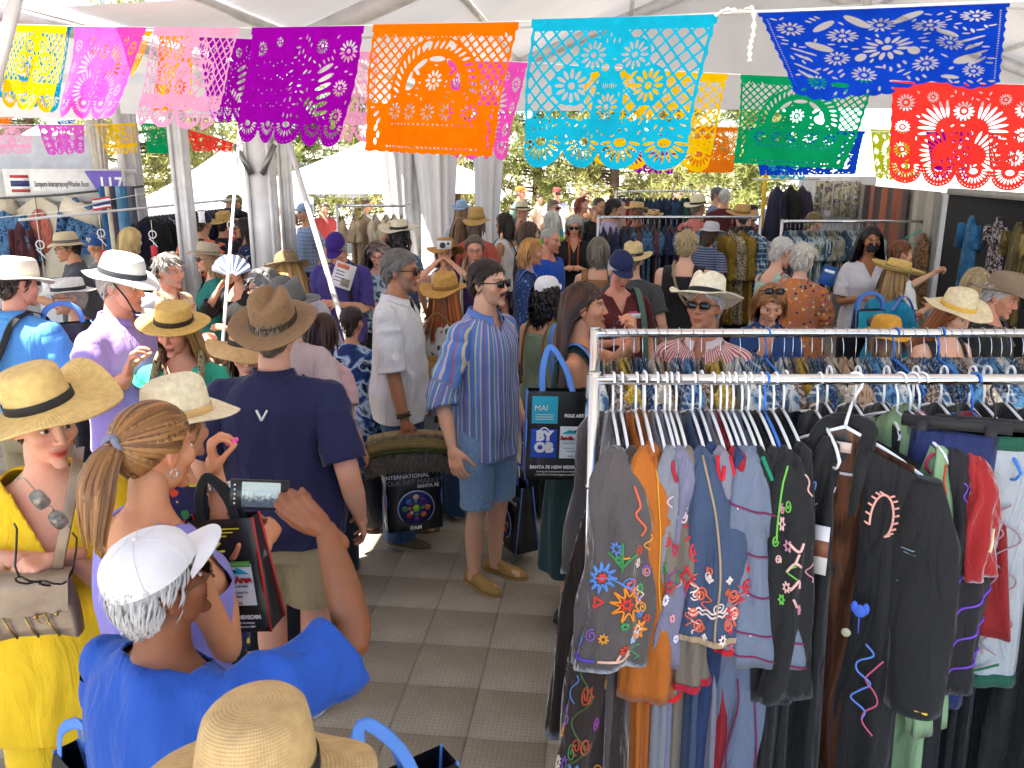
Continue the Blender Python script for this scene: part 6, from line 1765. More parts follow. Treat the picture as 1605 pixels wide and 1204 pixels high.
for k, (px, h, L, lb) in enumerate(((1300, '#141316', 1.55, 'long black coat hanging behind the open jacket'), (1345, '#1a1719', 1.58, 'long black dress under the lining of the open jacket'), (1390, '#161518', 1.58, 'long black robe in the middle of the front rack'),
  (1436, '#86a67a', 1.5, 'long mint green tunic reaching below the black sleeves'), (1480, '#1b1a1e', 1.55, 'black long dress with one violet line, right of the mint tunic'), (1525, '#0f1014', 1.58, 'long black velvet skirt under the navy trousers'), (1585, '#121214', 1.58, 'long black dress under the pale grey skirt'),
  (1625, '#17161a', 1.58, 'black long coat at the right edge of the front rack'), (1548, '#1a1a20', 1.58, 'long charcoal dress between the navy trousers and the pale skirt'), (1232, '#1d1c20', 1.55, 'long charcoal coat left of the lime-edged jacket'), (1100, '#2f4068', 1.55, 'long navy dress below the taupe cuff'), (1010, '#a85e1a', 1.55, 'long rust dress reaching the floor at the left end'))):
 inn = 1290 < px < 1600
 F(px, RY1 + (.08 if inn else .02), RZ, lb, FB(h), Garment(L=L, sw=.07, sl=1.25, seed=50 + k, out=-.02, xoff=.02 * ((k % 3) - 1), flare=1.5, w=.13 if inn else .20, hemw=.20 if inn else .30, thick=.035), hang=WPL, sleeves=() if inn else (-1, 1), hw=.26 if inn else .40)
PATS = [fab(srgb('#4a6a8c'), 'ikat', [srgb('#a4bccc'), srgb('#e4e0d2'), srgb('#35557a')], 24), fab(srgb('#b08a2c'), 'speckle', [srgb('#d8bc62'), srgb('#8a6a20')], 70), fab(srgb('#5c4a40'), 'speckle', [srgb('#b8a898'), srgb('#3a2e28')], 80),
  fab(srgb('#33567e'), 'check', [srgb('#d0d8dc')], 32), fab(srgb('#6e7a80'), 'tiedye', [srgb('#2d4c6c'), srgb('#c8ccc8')], 30), fab(srgb('#b8ac98'), 'speckle', [srgb('#e6dcc8'), srgb('#7a6a54')], 50), fab(srgb('#1d3350'), 'speckle', [srgb('#5a7c9e'), srgb('#e0e0d8')], 85),
  fab(srgb('#8c6a50'), 'ikat', [srgb('#c8a888'), srgb('#5c4030')], 45), fab(srgb('#2a5a8a'), 'tiedye', [srgb('#6aa0c8'), srgb('#1d3f66')], 25), fab(srgb('#8e4e34'), 'speckle', [srgb('#d08850'), srgb('#4a2a1c')], 70)]
PNAME = ['blue and cream ikat', 'mustard speckled', 'brown speckled', 'navy checked', 'grey tie-dyed', 'sand speckled', 'dark blue dotted', 'tan ikat', 'bright blue tie-dyed', 'rust speckled']
rs = np.random.default_rng(5)
def shirt_proto(seed):
 gm = Garment(L=.66, sw=.052, sl=.24, seed=seed, thick=.022, out=.03, w=.20, hemw=.23, st=.02, flare=1.1, drop=.098, slope=.36)
 return to_mesh('shirt_body', gm.body(12, 28)), to_mesh('shirt_sleeve', gm.sleeve(-1, 10, 14)), to_mesh('shirt_sleeve', gm.sleeve(1, 10, 14))
PROTO = [shirt_proto(200 + k) for k in range(3)]
HG_B = to_mesh('hanger_arms', gjoin([tube(cr([(0, s * 0, -.112), (0, s * .07, -.128), (0, s * .16, -.165), (0, s * .2, -.19)], 8), .006, 6, True, .45) for s in (-1, 1)]))
HG_B.materials.append(BPL)
HG_H = to_mesh('hanger_hook', tube(hook_pts(drop=.12), .0016, 5)); HG_H.materials.append(WIRE)
for me in (x for pr in PROTO for x in pr): me.materials.append(None)
def small_shirt(loc, pat, label, group, rot, k, mat=None, hangerless=False):
 root = empty('shirt', loc, rot); tag(root, label, 'shirt', group)
 pr = PROTO[k % 3]
 for nm, me in zip(('body_panel', 'sleeve', 'sleeve'), pr):
  o = bpy.data.objects.new(nm, me); COL.objects.link(o); o.parent = root
  o.material_slots[0].link = 'OBJECT'; o.material_slots[0].material = mat or PATS[pat]
 h = bpy.data.objects.new('hanger', HG_B); COL.objects.link(h); h.parent = root
 q = bpy.data.objects.new('hook', HG_H); COL.objects.link(q); q.parent = h
 return root
ORD = 'leftmost second third fourth fifth sixth seventh eighth ninth tenth eleventh twelfth thirteenth fourteenth fifteenth sixteenth seventeenth eighteenth nineteenth twentieth twenty-first twenty-second twenty-third twenty-fourth'.split()
cnt = {}
px = 944.0; k = 0
while px < 1625:
 pat = [0, 2, 1, 4, 6, 5, 7, 3, 8, 2, 5, 1, 6, 0, 9, 3, 4][k % 17] if px < 1340 else [3, 6, 8, 2, 5, 3, 8, 0, 6, 2][k % 10]
 if 1090 < px < 1180 and k % 2 == 0: px += 16; k += 1; continue
 x = (px - CX) / FPX * (RY2 * _c + (CAM_H - RZ) * _s); n = cnt.get(pat, 0); cnt[pat] = n + 1
 small_shirt((x, RY2, RZ), pat, f'{PNAME[pat]} shirt on the second rack, {ORD[n]} of that cloth from the left', 'patterned shirts on the second rack', R_(rs.normal(0, 7)), k)
 px += 13.5 + rs.random() * 7; k += 1
for px, lb in ((1203, 'bright blue plastic hanger at the middle of the second rack'), (1405, 'bright blue hanger right of the mustard hat'), (1476, 'bright blue hanger by the reddish-haired woman')):
 x = (px - CX) / FPX * (RY2 * _c + (CAM_H - RZ) * _s); o = ob('hanger', hanger_geo(), BLUPL, None, (x, RY2, RZ), R_(10)); tag(o, lb, 'hanger', 'blue hangers on the second rack')
def far_rack(px0, px1, Y, z, label, mats, names, group, step=.055, r=.016, skip=(), y2=None):
 x0 = (px0 - CX) / FPX * (Y * _c + (CAM_H - z) * _s); x1 = (px1 - CX) / FPX * (Y * _c + (CAM_H - z) * _s)
 rack(x0, x1, Y, z, label, r)
 x = x0 + .06; k = 0; cn = {}
 while x < x1 - .04:
  i = int(rs.integers(len(mats))); n = cn.get(i, 0); cn[i] = n + 1
  t = (x - x0) / (x1 - x0)
  if not any(a < t < b for a, b in skip):
   small_shirt((x, Y, z), 0, f'{names[i]}, {ORD[n]} of that kind from the left', group, R_(rs.normal(0, 8)), k, mats[i])
  x += step * (.7 + .6 * rs.random()); k += 1
NAVY = [fab(srgb('#1c2c44'), 'speckle', [srgb('#3c5878')], 50), fab(srgb('#243850'), 'tiedye', [srgb('#55789a'), srgb('#16222f')], 30), fab(srgb('#2a2a34')), fab(srgb('#5a3a3e'), 'speckle', [srgb('#8a6a5c')], 60)]
far_rack(938, 1192, 9.6, 1.68, 'chrome rack of dark blue shirts in the middle distance', NAVY, ['navy dotted shirt on the middle rack', 'indigo shirt on the middle rack', 'black shirt on the middle rack', 'maroon shirt on the middle rack'], 'shirts on the middle rack', .06, skip=((.60, .80),))
MUS = [fab(srgb('#8a6c18'), 'speckle', [srgb('#b09238')], 30), fab(srgb('#6a5c44'), 'speckle', [srgb('#c8b898'), srgb('#3c3226')], 60), fab(srgb('#27506e'), 'check', [srgb('#c0ccd4')], 18)]
def long_garment(px, Y, z, mat, label, L=1.0, rot=0, group='long dresses on the middle rack'):
 F(px, Y, z, label, mat, Garment(L=L, sw=.075, sl=.45, seed=int(px), out=.05, w=.2, hemw=.27, thick=.05), hang=BPL, rot=rot, name='dress', group=group)
for px, i, lb in ((1132, 0, 'mustard dress at the right end of the middle rack'), (1148, 1, 'beige and brown patterned dress beside the mustard one'), (1164, 0, 'second mustard dress, right of the beige patterned one'), (1180, 2, 'blue and white checked dress beside the rack post'), (1100, 2, 'navy checked dress behind the short-haired blonde woman')):
 long_garment(px, 9.2, 1.66, MUS[i], lb, rot=R_(20))
BLG = [fab(srgb('#3a566a'), 'ikat', [srgb('#8aa2b0'), srgb('#22384a')], 25), fab(srgb('#708890'), 'ikat', [srgb('#b8c4c4'), srgb('#3c5260')], 28), fab(srgb('#8a8672'), 'speckle', [srgb('#c8c2a8')], 50), fab(srgb('#26405a'), 'speckle', [srgb('#7a98b0')], 60)]
far_rack(1226, 1492, 9.2, 1.66, 'chrome rack of blue-grey shirts behind the masked woman', BLG, ['steel blue ikat shirt on the right rack', 'pale grey-blue shirt on the right rack', 'khaki shirt on the right rack', 'dark blue dotted shirt on the right rack'], 'shirts on the right rack', .042, skip=((.56, .95),))
DEN = [fab(srgb('#22364e')), fab(srgb('#2c4a66')), fab(srgb('#1c2a3c')), fab(srgb('#34544a'))]
far_rack(966, 1098, 13.4, 1.86, 'far chrome rack of denim jackets near the pines', DEN, ['dark denim jacket on the far rack', 'mid-blue denim jacket on the far rack', 'blue-black jacket on the far rack', 'green-blue jacket on the far rack'], 'denim jackets on the far rack', .06)
for px, h, lb in ((968, '#b09a84', 'beige coat at the left end of the far denim rack'), (975, '#b89c8c', 'pinkish coat at the left end of the far denim rack'), (985, '#8c1c22', 'red coat at the left end of the far denim rack')):
 F(px, 13.3, 1.86, lb, FB(h), Garment(L=1.0, seed=int(px)), hang=BPL, name='coat', group='coats on the far rack')
BEI = [fab(srgb('#d8c8ae')), fab(srgb('#c8b090')), fab(srgb('#e2dcd0'))]
far_rack(528, 640, 9.8, 1.80, 'chrome rack of beige clothes beside the white curtains', BEI, ['cream shirt on the beige rack', 'tan shirt on the beige rack', 'off-white shirt on the beige rack'], 'shirts on the beige rack', .11)
# ------------------------------------------------------------------ lettering
def text_geo(s, size, depth=.002, align='CENTER', bold=0.):
 cu = bpy.data.curves.new('t', 'FONT'); cu.body = s; cu.size = size; cu.extrude = depth / 2; cu.align_x = align; cu.align_y = 'CENTER'; cu.resolution_u = 3; cu.offset = bold
 o = bpy.data.objects.new('t', cu); COL.objects.link(o)
 dg = bpy.context.evaluated_depsgraph_get(); me = o.evaluated_get(dg).to_mesh()
 V = np.array([v.co[:] for v in me.vertices]) if len(me.vertices) else np.zeros((0, 3)); me.calc_loop_triangles()
 T = np.array([t.vertices[:] for t in me.loop_triangles]) if len(me.loop_triangles) else None
 o.evaluated_get(dg).to_mesh_clear(); bpy.data.objects.remove(o); bpy.data.curves.remove(cu)
 return G(V, None, T)
UP = Matrix.Rotation(math.pi / 2, 4, 'X')
def txt(s, size, mat, parent, x, y, z, bold=0., align='CENTER', name='lettering', M=None, sx=1.0):
 g = text_geo(s, size, .002, align, bold)
 g = (g[0] * np.array([sx, 1, 1]), g[1], g[2])
 return obf(name, gx(g, Matrix.Translation((x, y, z)) @ UP if M is None else M), mat, parent)
# ------------------------------------------------------------------ left booth with its sign
PANEL = plain((.74, .74, .74), .6, var=.06, name='display_panel')
yw = 9.3
pl = at(212, 300, yw)
bw = empty('booth_wall', (pl.x, yw, 0)); tag(bw, 'white display wall of the numbered booth, at the back left', 'booth wall')
for k in range(4): obf('panel', box(-.62 - 1.22 * k, .03, 1.08, 1.212, .04, 2.16), PANEL, bw)
obf('top_rail', box(-2.44, .03, 2.185, 4.9, .06, .05), PANEL, bw)
p0 = at(14, 281, yw - .1); p1 = at(184, 268, yw - .1)
sg = empty('booth_sign', ((p0.x + p1.x) / 2, yw - .08, 2.045)); tag(sg, 'white booth sign with a purple corner numbered 117', 'sign')
W_, H_ = p1.x - p0.x + .12, .34
obf('board', box(0, 0, 0, W_, .03, H_), plain((.80, .80, .80), .5), sg)
PURP = plain(srgb('#6a58b8'), .5, name='purple_print'); DGREY = plain((.12, .12, .14), .6); WPR = plain((.85, .85, .85), .6, name='white_print'); RPR = plain(srgb('#c03038'), .6); BPR = plain(srgb('#303a70'), .6)
cpl = G([(W_ / 2 - .42, -.018, H_ / 2 - .02), (W_ / 2 - .02, -.018, H_ / 2 - .02), (W_ / 2 - .02, -.018, -H_ / 2 + .03), (W_ / 2 - .26, -.018, -H_ / 2 + .03)], [(0, 3, 2, 1)])
obf('number_patch', cpl, PURP, sg)
txt('117', .21, WPR, sg, W_ / 2 - .15, -.021, .0, .004, sx=.85)
txt('Somporn Intaraprayong/Wandee Boon', .085, DGREY, sg, -.03, -.018, .01, .001, sx=.44)
txt('THAILAND', .035, DGREY, sg, -.05, -.018, -.10)
for k, (c, h) in enumerate(((RPR, .03), (WPR, .03), (BPR, .06), (WPR, .03), (RPR, .03))):
 z = [.09, .06, .015, -.03, -.06][k]; obf('flag_stripe', box(-W_ / 2 + .17, -.0175 - .001 * (k % 2), z, .20, .004, h), c, sg)
fp = at(159, 319, yw - .5); fl = empty('small_flag', fp); tag(fl, 'small striped red, white and blue flag hanging below the booth number', 'flag')
for k, (c, h) in enumerate(((RPR, .02), (WPR, .02), (BPR, .04), (WPR, .02), (RPR, .02))):
 z = [.05, .03, 0, -.03, -.05][k]
 P = np.array([[(x, .012 * math.sin(x * 26), z + s * h / 2 + .012 * math.sin(x * 18)) for x in np.linspace(-.09, .09, 12)] for s in (-1, 1)]); ob('stripe', loft(P, False, False, False), c, fl)
s1 = sheet(at(-30, 212, 10.1), at(150, 212, 10.1), at(150, 266, 10.0), at(-30, 266, 10.0), 10, 4, 0, 'tent_window', plain((.50, .53, .60), .3, name='clear_vinyl'), None, .004); tag(s1, 'grey translucent tent wall above the booth sign', 'tent wall')
pd = at(163, 300, 9.9)
drape((pd.x, 9.9, 0), .20, 2.75, 1.6, 'beige gathered curtain above the end of the booth sign', 12).data.materials[0] = plain((.55, .50, .42), .8, var=.2)
pd = at(205, 300, 9.6)
drape((pd.x + .02, 9.6, 0), .22, 2.8, .8, 'white tied curtain at the end of the booth wall', 14, lean=.1)
ob_ = obf('booth_post', gjoin([box(0, 0, 1.45, .07, .07, 2.9)]), ALU, None, loc=(at(196, 300, 9.45).x, 9.45, 0)); tag(ob_, 'slim aluminium post at the end of the booth wall', 'post')
CREAM = fab(srgb('#e4d8c0')); IND = fab(srgb('#1c3a60'), 'tiedye', [srgb('#5a86b0'), srgb('#0f2440')], 14); INDP = fab(srgb('#16305a'), 'speckle', [srgb('#c8d4e0')], 22)
def wall_garment(px, py, Y, mat, label, L, w, sl, name='shirt', spread=.9, extra=None, group='clothes displayed on the booth walls', rot=0., top=None):
 p = at(px, py, Y); root = empty(name, p, rot); tag(root, label, name, group)
 n, m = 14, 18
 P = []
 for v in np.linspace(0, 1, n):
  ww = w * (.80 + .25 * v); P.append([(u * ww, -.025 - .02 * math.sin(u * 8 + v) * v - .03 * (1 - u * u), -.18 * abs(u) * (1 - v) - L * v) for u in np.linspace(-1, 1, m)])
 P = np.array(P); Bk = P * np.array([1, 0, 1]) + np.array([0, -.004, 0])
 g = gjoin([loft(P, False, False, False), loft(Bk, False, False, False)] + [loft(np.stack([P[:, i], Bk[:, i]]), False, False, False) for i in (0, -1)] + [loft(np.stack([P[i], Bk[i]]), False, False, False) for i in (0, -1)])
 ob('body_panel', g, mat, root)
 for s in (-1, 1):
  a = np.array([s * w * .78, -.03, -.10]); d = np.array([s * math.sin(spread), 0, -math.cos(spread)])
  ob('sleeve', tube([a, a + d * sl * .5, a + d * sl], [w * .32, w * .30, w * .28], 12, True, .9), mat, root)
 if extra: extra(root)
 return root
def leaf(root):
 lf = sphere((0, -.075, -.38), .12, 16, 12, (1, .12, 2.0)); ob('leaf_motif', lf, fab(srgb('#b8584a'), 'ikat', [srgb('#c87868'), srgb('#9a4438')], 40), root)
 ob('stem_motif', tube([(0, -.09, .0), (0, -.095, -.4), (0, -.085, -.75)], .006, 6), THREAD('#8a6a50'), root)
wall_garment(62, 306, yw - .12, CREAM, 'cream kimono with a large red leaf motif on the booth wall', .88, .36, .42, 'kimono', 1.15, leaf)
wall_garment(6, 325, yw - .2, IND, 'indigo tie-dyed robe at the far left of the booth wall', .9, .22, .5, 'robe', .3)
wall_garment(119, 308, yw - .14, IND, 'indigo tie-dyed shirt right of the cream kimono', .62, .17, .4, 'shirt', .25)
wall_garment(32, 345, yw - .25, fab(srgb('#3a2028'), 'ikat', [srgb('#5a3038'), srgb('#20141a')], 20), 'dark maroon striped scarf cloth beside the kimono', .7, .12, .4, 'scarf', .1)
for k, (px, h, lb) in enumerate(((161, '#1c5a8a', 'deep blue scarf on the booth rail'), (168, '#d8ccb4', 'cream scarf on the booth rail'), (176, '#4a4450', 'charcoal scarf on the booth rail'), (185, '#6a9cc0', 'pale blue scarf on the booth rail'), (195, '#3a6a8a', 'teal-blue scarf on the booth rail'), (204, '#5a5a66', 'slate scarf on the booth rail'))):
 p = at(px, 292, yw - .35); R = []
 for q in np.linspace(0, 1, 12):
  a = np.linspace(0, 2 * math.pi, 16, endpoint=False); R.append(np.stack([(.036 + .012 * q) * np.cos(a) * (1 + .15 * np.sin(4 * a + k)), .03 * np.sin(a), np.full(16, -.95 * q)], 1))
 o = ob('scarf', loft(np.array(R)), FB(h), None, p); tag(o, lb, 'scarf', 'scarves on the booth rail')
o = ob('booth_rail', tube([at(-20, 312, yw - .3), at(90, 306, yw - .3), at(225, 292, yw - .35)], .012, 8), plain((.06, .06, .06), .4)); tag(o, 'dark rail along the booth wall under the sign', 'rail')
ra, rb_ = at(30, 345, 7.8), at(372, 312, 10.2)
o = ob('booth_rack_rail', tube([ra, rb_], .013, 10), WHITEP); tag(o, 'white rail of dark clothes running back along the booth', 'rail')
DK = [fab(srgb('#1a1a20')), fab(srgb('#23262c')), fab(srgb('#142438')), fab(srgb('#3a3a38'), 'speckle', [srgb('#6a6a64')], 40), INDP]
DKN = ['black jacket on the booth rail', 'charcoal jacket on the booth rail', 'dark navy jacket on the booth rail', 'grey flecked jacket on the booth rail', 'indigo printed jacket on the booth rail']
cn = {}
for k in range(26):
 t = .52 + .46 * k / 25; p = ra.lerp(rb_, t); i = int(rs.integers(5)); n = cn.get(i, 0); cn[i] = n + 1
 small_shirt(p - Vector((0, 0, .0)), 0, f'{DKN[i]}, {ORD[n]} of that kind', 'dark jackets on the booth rail', R_(-35 + rs.normal(0, 6)), k, DK[i])
for px, y0, y1, Y, col, lb in ((163, 335, 402, 6.6, RPR, 'red price tag hanging on a string near the man in the tan bucket hat'), (242, 345, 395, 6.8, RPR, 'red price tag on a string by the dark jackets'), (72, 330, 448, 6.0, WPR, 'white blank tag on a long string above the striped bucket hat'), (316, 325, 340, 7.4, WPR, 'white tag hanging before the navy beanie'), (363, 340, 368, 7.0, RPR, 'red tag behind the white pole')):
 a, b = at(px, y0, Y), at(px, y1, Y); t = empty('price_tag', b); tag(t, lb, 'tag', 'tags hanging at the booth')
 z = (a - b).z; ob('string', tube([(0, 0, .05), (0, 0, z)], .002, 5), CORD, t)
 obf('card', box(0, 0, 0, .055, .004, .10), col, t)
 ob('charm', gjoin([tube([(.03 * math.cos(q), 0, z * .55 + .03 * math.sin(q)) for q in np.linspace(0, 6.28, 14)], .004, 5), tube([(-.03, 0, z * .55 - .03), (0, 0, z * .55 - .06), (.03, 0, z * .55 - .10)], .004, 5)]), WPR, t)
o = ob('strung_cord', tube(cr([at(-10, 342, 7.4), at(100, 330, 7.3), at(180, 312, 7.4), at(300, 290, 8.0)], 30), .003, 5), CORD); tag(o, 'thin cord strung across the front of the booth', 'cord')
# ------------------------------------------------------------------ right side walls
wa, wb = Vector((4.12, 6.3, 0)), Vector((4.42, 8.55, 0)); wc = Vector((5.2, 13.2, 0))
def wall_between(a, b, h, th=.05):
 d = (b - a); L = d.length; return gx(box(L / 2, 0, h / 2, L, th, h), Matrix.Translation(a) @ Matrix.Rotation(math.atan2(d.y, d.x), 4, 'Z'))
o = obf('black_booth_wall', wall_between(wa, wb, 1.97), plain((.012, .011, .012), .9, var=.2), None); tag(o, 'black cloth booth wall at the right edge', 'booth wall')
o = obf('white_booth_wall', wall_between(wb + Vector((.01, .08, 0)), wc, 1.98), PANEL); tag(o, 'white booth wall behind the striped blankets', 'booth wall')
o = obf('wall_rail', wall_between(wa + Vector((-.02, 0, 1.97)), wb + Vector((-.02, 0, 1.97)), .06, .06), plain((.35, .33, .30), .6)); tag(o, 'pale rail along the top of the black wall', 'rail')
wall2 = sheet(tp(-6, 10.2, 3.2), tp(6.2, 10.2, 3.2), tp(6.2, 10.2, 0), tp(-6, 10.2, 0), 60, 6, 0, 'tent_side_wall', VINYL, None, .0); tag(wall2, 'pale grey tent side wall rising behind the black wall', 'tent wall')
nw = (wb - wa).normalized(); rotw = math.atan2(nw.y, nw.x) - math.pi
wn = Vector((nw.y, -nw.x, 0)) * -1
def on_wall(px, py, a, b, off=.06):
 """point on the vertical wall through a, b under a pixel"""
 r0 = Vector((0, 0, CAM_H)); r1 = at(px, py, 1.0) - r0; d = (b - a).normalized(); n = Vector((d.y, -d.x, 0))
 t = (a - r0).dot(n) / r1.dot(n); p = r0 + r1 * t; q = n if n.dot(r0 - p) > 0 else -n
 return p + q * off, q
def face_rot(q): return math.atan2(q.y, q.x) + math.pi / 2
for px, py, mat, lb, L, w, sl in ((1531, 336, fab(srgb('#1d5a84'), 'tiedye', [srgb('#2a6c98'), srgb('#6a8ea4')], 8), 'blue hooded dress pinned on the black wall', .95, .20, .22), (1574, 338, fab(srgb('#3a2c30'), 'speckle', [srgb('#b8aca8'), srgb('#241c20')], 26), 'dark blouse with pale block print on the black wall', .80, .19, .16),
         (1606, 346, fab(srgb('#7a6a3a'), 'ikat', [srgb('#4a4022'), srgb('#9a8a50')], 20), 'olive patterned dress at the right edge of the black wall', .85, .2, .2)):
 p, q = on_wall(px, py, wa, wb, .03); wall_garment(px, py, p.y, mat, lb, L, w, sl, 'dress', .25, rot=face_rot(q))
 bpy.data.objects[-1] if False else None
def blanket(px0, px1, py, L, cols, label, off):
 p, q = on_wall(px0, py, wb, wc, off); p2, _ = on_wall(px1, py + (px1 - px0) * .09, wb, wc, off)
 root = empty('blanket', p); tag(root, label, 'blanket', 'woven blankets on the right wall')
 n = len(cols)
 for k, h in enumerate(cols):
  a = p.lerp(p2, k / n) - p; b = p.lerp(p2, (k + 1) / n) - p
  P = []
  for v in np.linspace(0, 1, 8):
   P.append([np.array(a.lerp(b, u)) + np.array(q) * (.012 * math.sin((k + u) * 4 + v * 2)) + np.array([0, 0, -L * v]) for u in np.linspace(0, 1, 5)])
  ob('stripe', loft(np.array(P), False, False, False), fab(srgb(h), 'hstripes', [(0, srgb(h)), (.5, tuple(c * .82 for c in srgb(h)))], 60), root)
blanket(1346, 1376, 288, 1.9, ['#9a948a', '#b2ac9e', '#8f887e'], 'grey-beige woven blanket behind the masked woman', .05)
blanket(1368, 1440, 290, 1.9, ['#4a3a36', '#a85c3a', '#54433e', '#b4613c', '#4c3c38', '#9c5436', '#5a4842'], 'brown and rust striped blanket on the right wall', .10)
blanket(1432, 1486, 296, 1.9, ['#a8a092', '#c0b8a8', '#a89f90', '#bcb4a4', '#968e80'], 'pale cream and grey striped blanket beside the rust one', .06)
pb, q = on_wall(1312, 312, wb, wc, .04)
pf = empty('photo_board', at(1312, 312, 12.2)); tag(pf, 'white board with a row of five tall photographs', 'photo board')
obf('board', box(0, .02, 0, .72, .02, .62), plain((.78, .78, .78), .5), pf)
for k in range(5):
 obf('photograph', box(-.27 + .135 * k, 0, .0, .105, .02, .50), fab((.45, .40, .32), 'tiedye', [(.75, .66, .40), (.12, .10, .10), (.62, .66, .62)], 9 + k, .5, fold=.02), pf)
o = obf('photo_wall', gx(box(0, .10, 1.05, 1.1, .04, 2.1), Matrix.Translation((pf.location.x + .02, 12.2, 0))), PANEL); tag(o, 'white panel wall carrying the photographs', 'booth wall')
o = obf('notice_sheet', box(0, 0, 0, .12, .005, .14), fab((.7, .7, .7), 'check', [(.2, .2, .2)], 40, fold=.02), None, loc=at(1297, 338, 11.9)); tag(o, 'small black and white notice below the photographs', 'notice')
for px, py, h, lb, L in ((1219, 287, '#26283c', 'dark navy coat hanging at the tent opening', .75), (1240, 286, '#1a1a22', 'black coat hanging by the photographs', .62), (1258, 287, '#3a3040', 'plum coat hanging beside the black one', .66)):
 p = at(px, py, 11.8); root = empty('coat', p, R_(30)); tag(root, lb, 'coat', 'coats by the tent opening')
 gm = Garment(L=L, sw=.07, sl=.5, seed=int(px), w=.13, hemw=.2, slope=.7, drop=.04, thick=.06)
 ob('body_panel', gm.body(), FB(h), root); ob('sleeve', gm.sleeve(-1), FB(h), root); ob('hook', tube([(0, 0, .1), (0, 0, -.06)], .004, 5), WIRE, root)
o = ob('hanging_rail', tube([at(1180, 281, 11.8), at(1285, 281, 11.8)], .012, 8), ALU); tag(o, 'thin rail holding the dark coats by the opening', 'rail')
p = at(1197, 310, 12.4); o = obf('yellow_post', box(0, 0, 1.2, .05, .05, 2.4), plain((.8, .5, .02), .5), None, loc=(p.x, 12.4, 0)); tag(o, 'yellow post at the tent opening', 'post')
p = at(1188, 240, 15.5)
o = ob('banner_backdrop_dress', Garment(L=.8, sw=.08, sl=.3, seed=9, w=.14, hemw=.2, slope=.6, drop=.1).body(), fab(srgb('#8a6a48'), 'speckle', [srgb('#5c4430'), srgb('#2a1e18')], 30), None, (at(1448, 365, 8.9).x, 8.9, 1.66)); o.name = 'dress'; tag(o, 'brown dress with dark bird print hanging on the right rack', 'dress')
o = ob('hanger', hanger_geo(.36, .5, .1, .006), plain((.02, .45, .33), .4), None, (at(1466, 345, 8.95).x, 9.2, 1.66), R_(70)); tag(o, 'turquoise plastic hanger on the right rack', 'hanger')
# ------------------------------------------------------------------ people
def C_(h, *a, **k): return fab(srgb(h), *a, **k)
def tee(h, **k): d = dict(mat=C_(h) if isinstance(h, str) else h, neck='crew', sleeve=.19); d.update(k); return d
def polo(h, **k): return tee(h, **{**dict(neck='collar', sleeve=.21, name='polo_shirt'), **k})
def tank(h, **k): return tee(h, **{**dict(neck='tank', sleeve=0, name='tank_top'), **k})
def hr(style, h, length=.2, **k): return dict(style=style, color=srgb(h), length=length, **k)
def ht(kind, h, band=None, **k):
 m = straw(srgb(h)) if not k.pop('felt', False) else fab(srgb(h), rough=.95, fold=.1)
 return dict(kind=kind, mat=m, band=plain(srgb(band), .7) if band else None, **k)
def cp(h, brim=None, **k): return dict(kind='cap', mat=fab(srgb(h), fold=.15), band=fab(srgb(brim), fold=.15) if brim else None, **k)
JEAN = C_('#3c567c'); KHAKI = C_('#a08e6c'); DARKP = C_('#23262e'); DENIM = fab(srgb('#7494ba'), 'speckle', [srgb('#94b0cc'), srgb('#6484aa')], 160)
pants = lambda m, **k: dict(mat=m, **k)
P = person
# --- foreground
yellow = C_('#f0c400')
Pw = P(58, 662, 'older woman in a bright yellow top and trousers under a very wide straw hat', Y=2.12, yaw=28, hy=26, hp=4, fem=True, skin='old', lod=2, build=.98, hair=hr('short', '#8a6a50'),
  hat=ht('floppy', '#e4c07a', '#26221e', brim=.115, hc=.110, wave=.03, droop=.012, size=1.1, tilt=-9, roll=-14, dz=.006), face=dict(lips=srgb('#c81c20'), smile=1), top=tee(yellow, neck='v', zv=1.24, wv=.10, sleeve=.30, hem=.70, loose=.18, ease=.03, amp=.016, name='yellow_top'),
  bottom=pants(yellow, hem=.12, flare=.06, ease=.03), aL=dict(px=(102, 872, 1.98), hand='pinch', dir=(-.75, -.35, .1), palm=(0, .3, -1)), aR=dict(px=(8, 872, 1.96), hand='hold', dir=(.8, -.3, -.25), palm=(0, .5, -.8)))
Pp = P(240, 702, 'woman with a blonde ponytail in a lavender tank top, seen from behind', Y=1.86, yaw=138, hy=14, hp=8, fem=True, skin=srgb('#cf8f68'), lod=2, build=1.08, hair=hr('pony', '#9a6c3c', .24, color2=srgb('#6a4424')),
  top=tank(C_('#8c84cc'), zv=1.30, hem=.80, strap=.115), bottom=pants(JEAN), aL=dict(px=(338, 742, 2.06), hand='pinch', dir=(.0, -.15, 1), palm=(1, .3, .1), world=True, pole=(1, .0, -1)), aR=dict(px=(346, 880, 2.0), hand='hold', dir=(.9, .1, .35), palm=(-.3, -.1, 1), world=True, pole=(.3, -.4, -1)))
Pf = P(280, 672, 'person in a cream fedora and navy floral blouse, back to us', Y=2.34, yaw=150, hy=5, hp=2, fem=True, skin='tan', lod=1, hair=hr('short', '#7a5a3a'), hat=ht('fedora', '#efe0bc', '#d8b070', brim=.085, hc=.125, wave=.012, dent=.028, size=1.12, tilt=-4, turn=-40),
  top=tee(fab(srgb('#18244c'), 'floral', [srgb('#e8e4d8'), srgb('#3a7a4a'), srgb('#d84a30'), srgb('#e8a078'), srgb('#5a9ad0'), srgb('#d8c040')], 26), sleeve=.22, loose=.1), bottom=pants(DARKP), aL='bent', aR='bent')
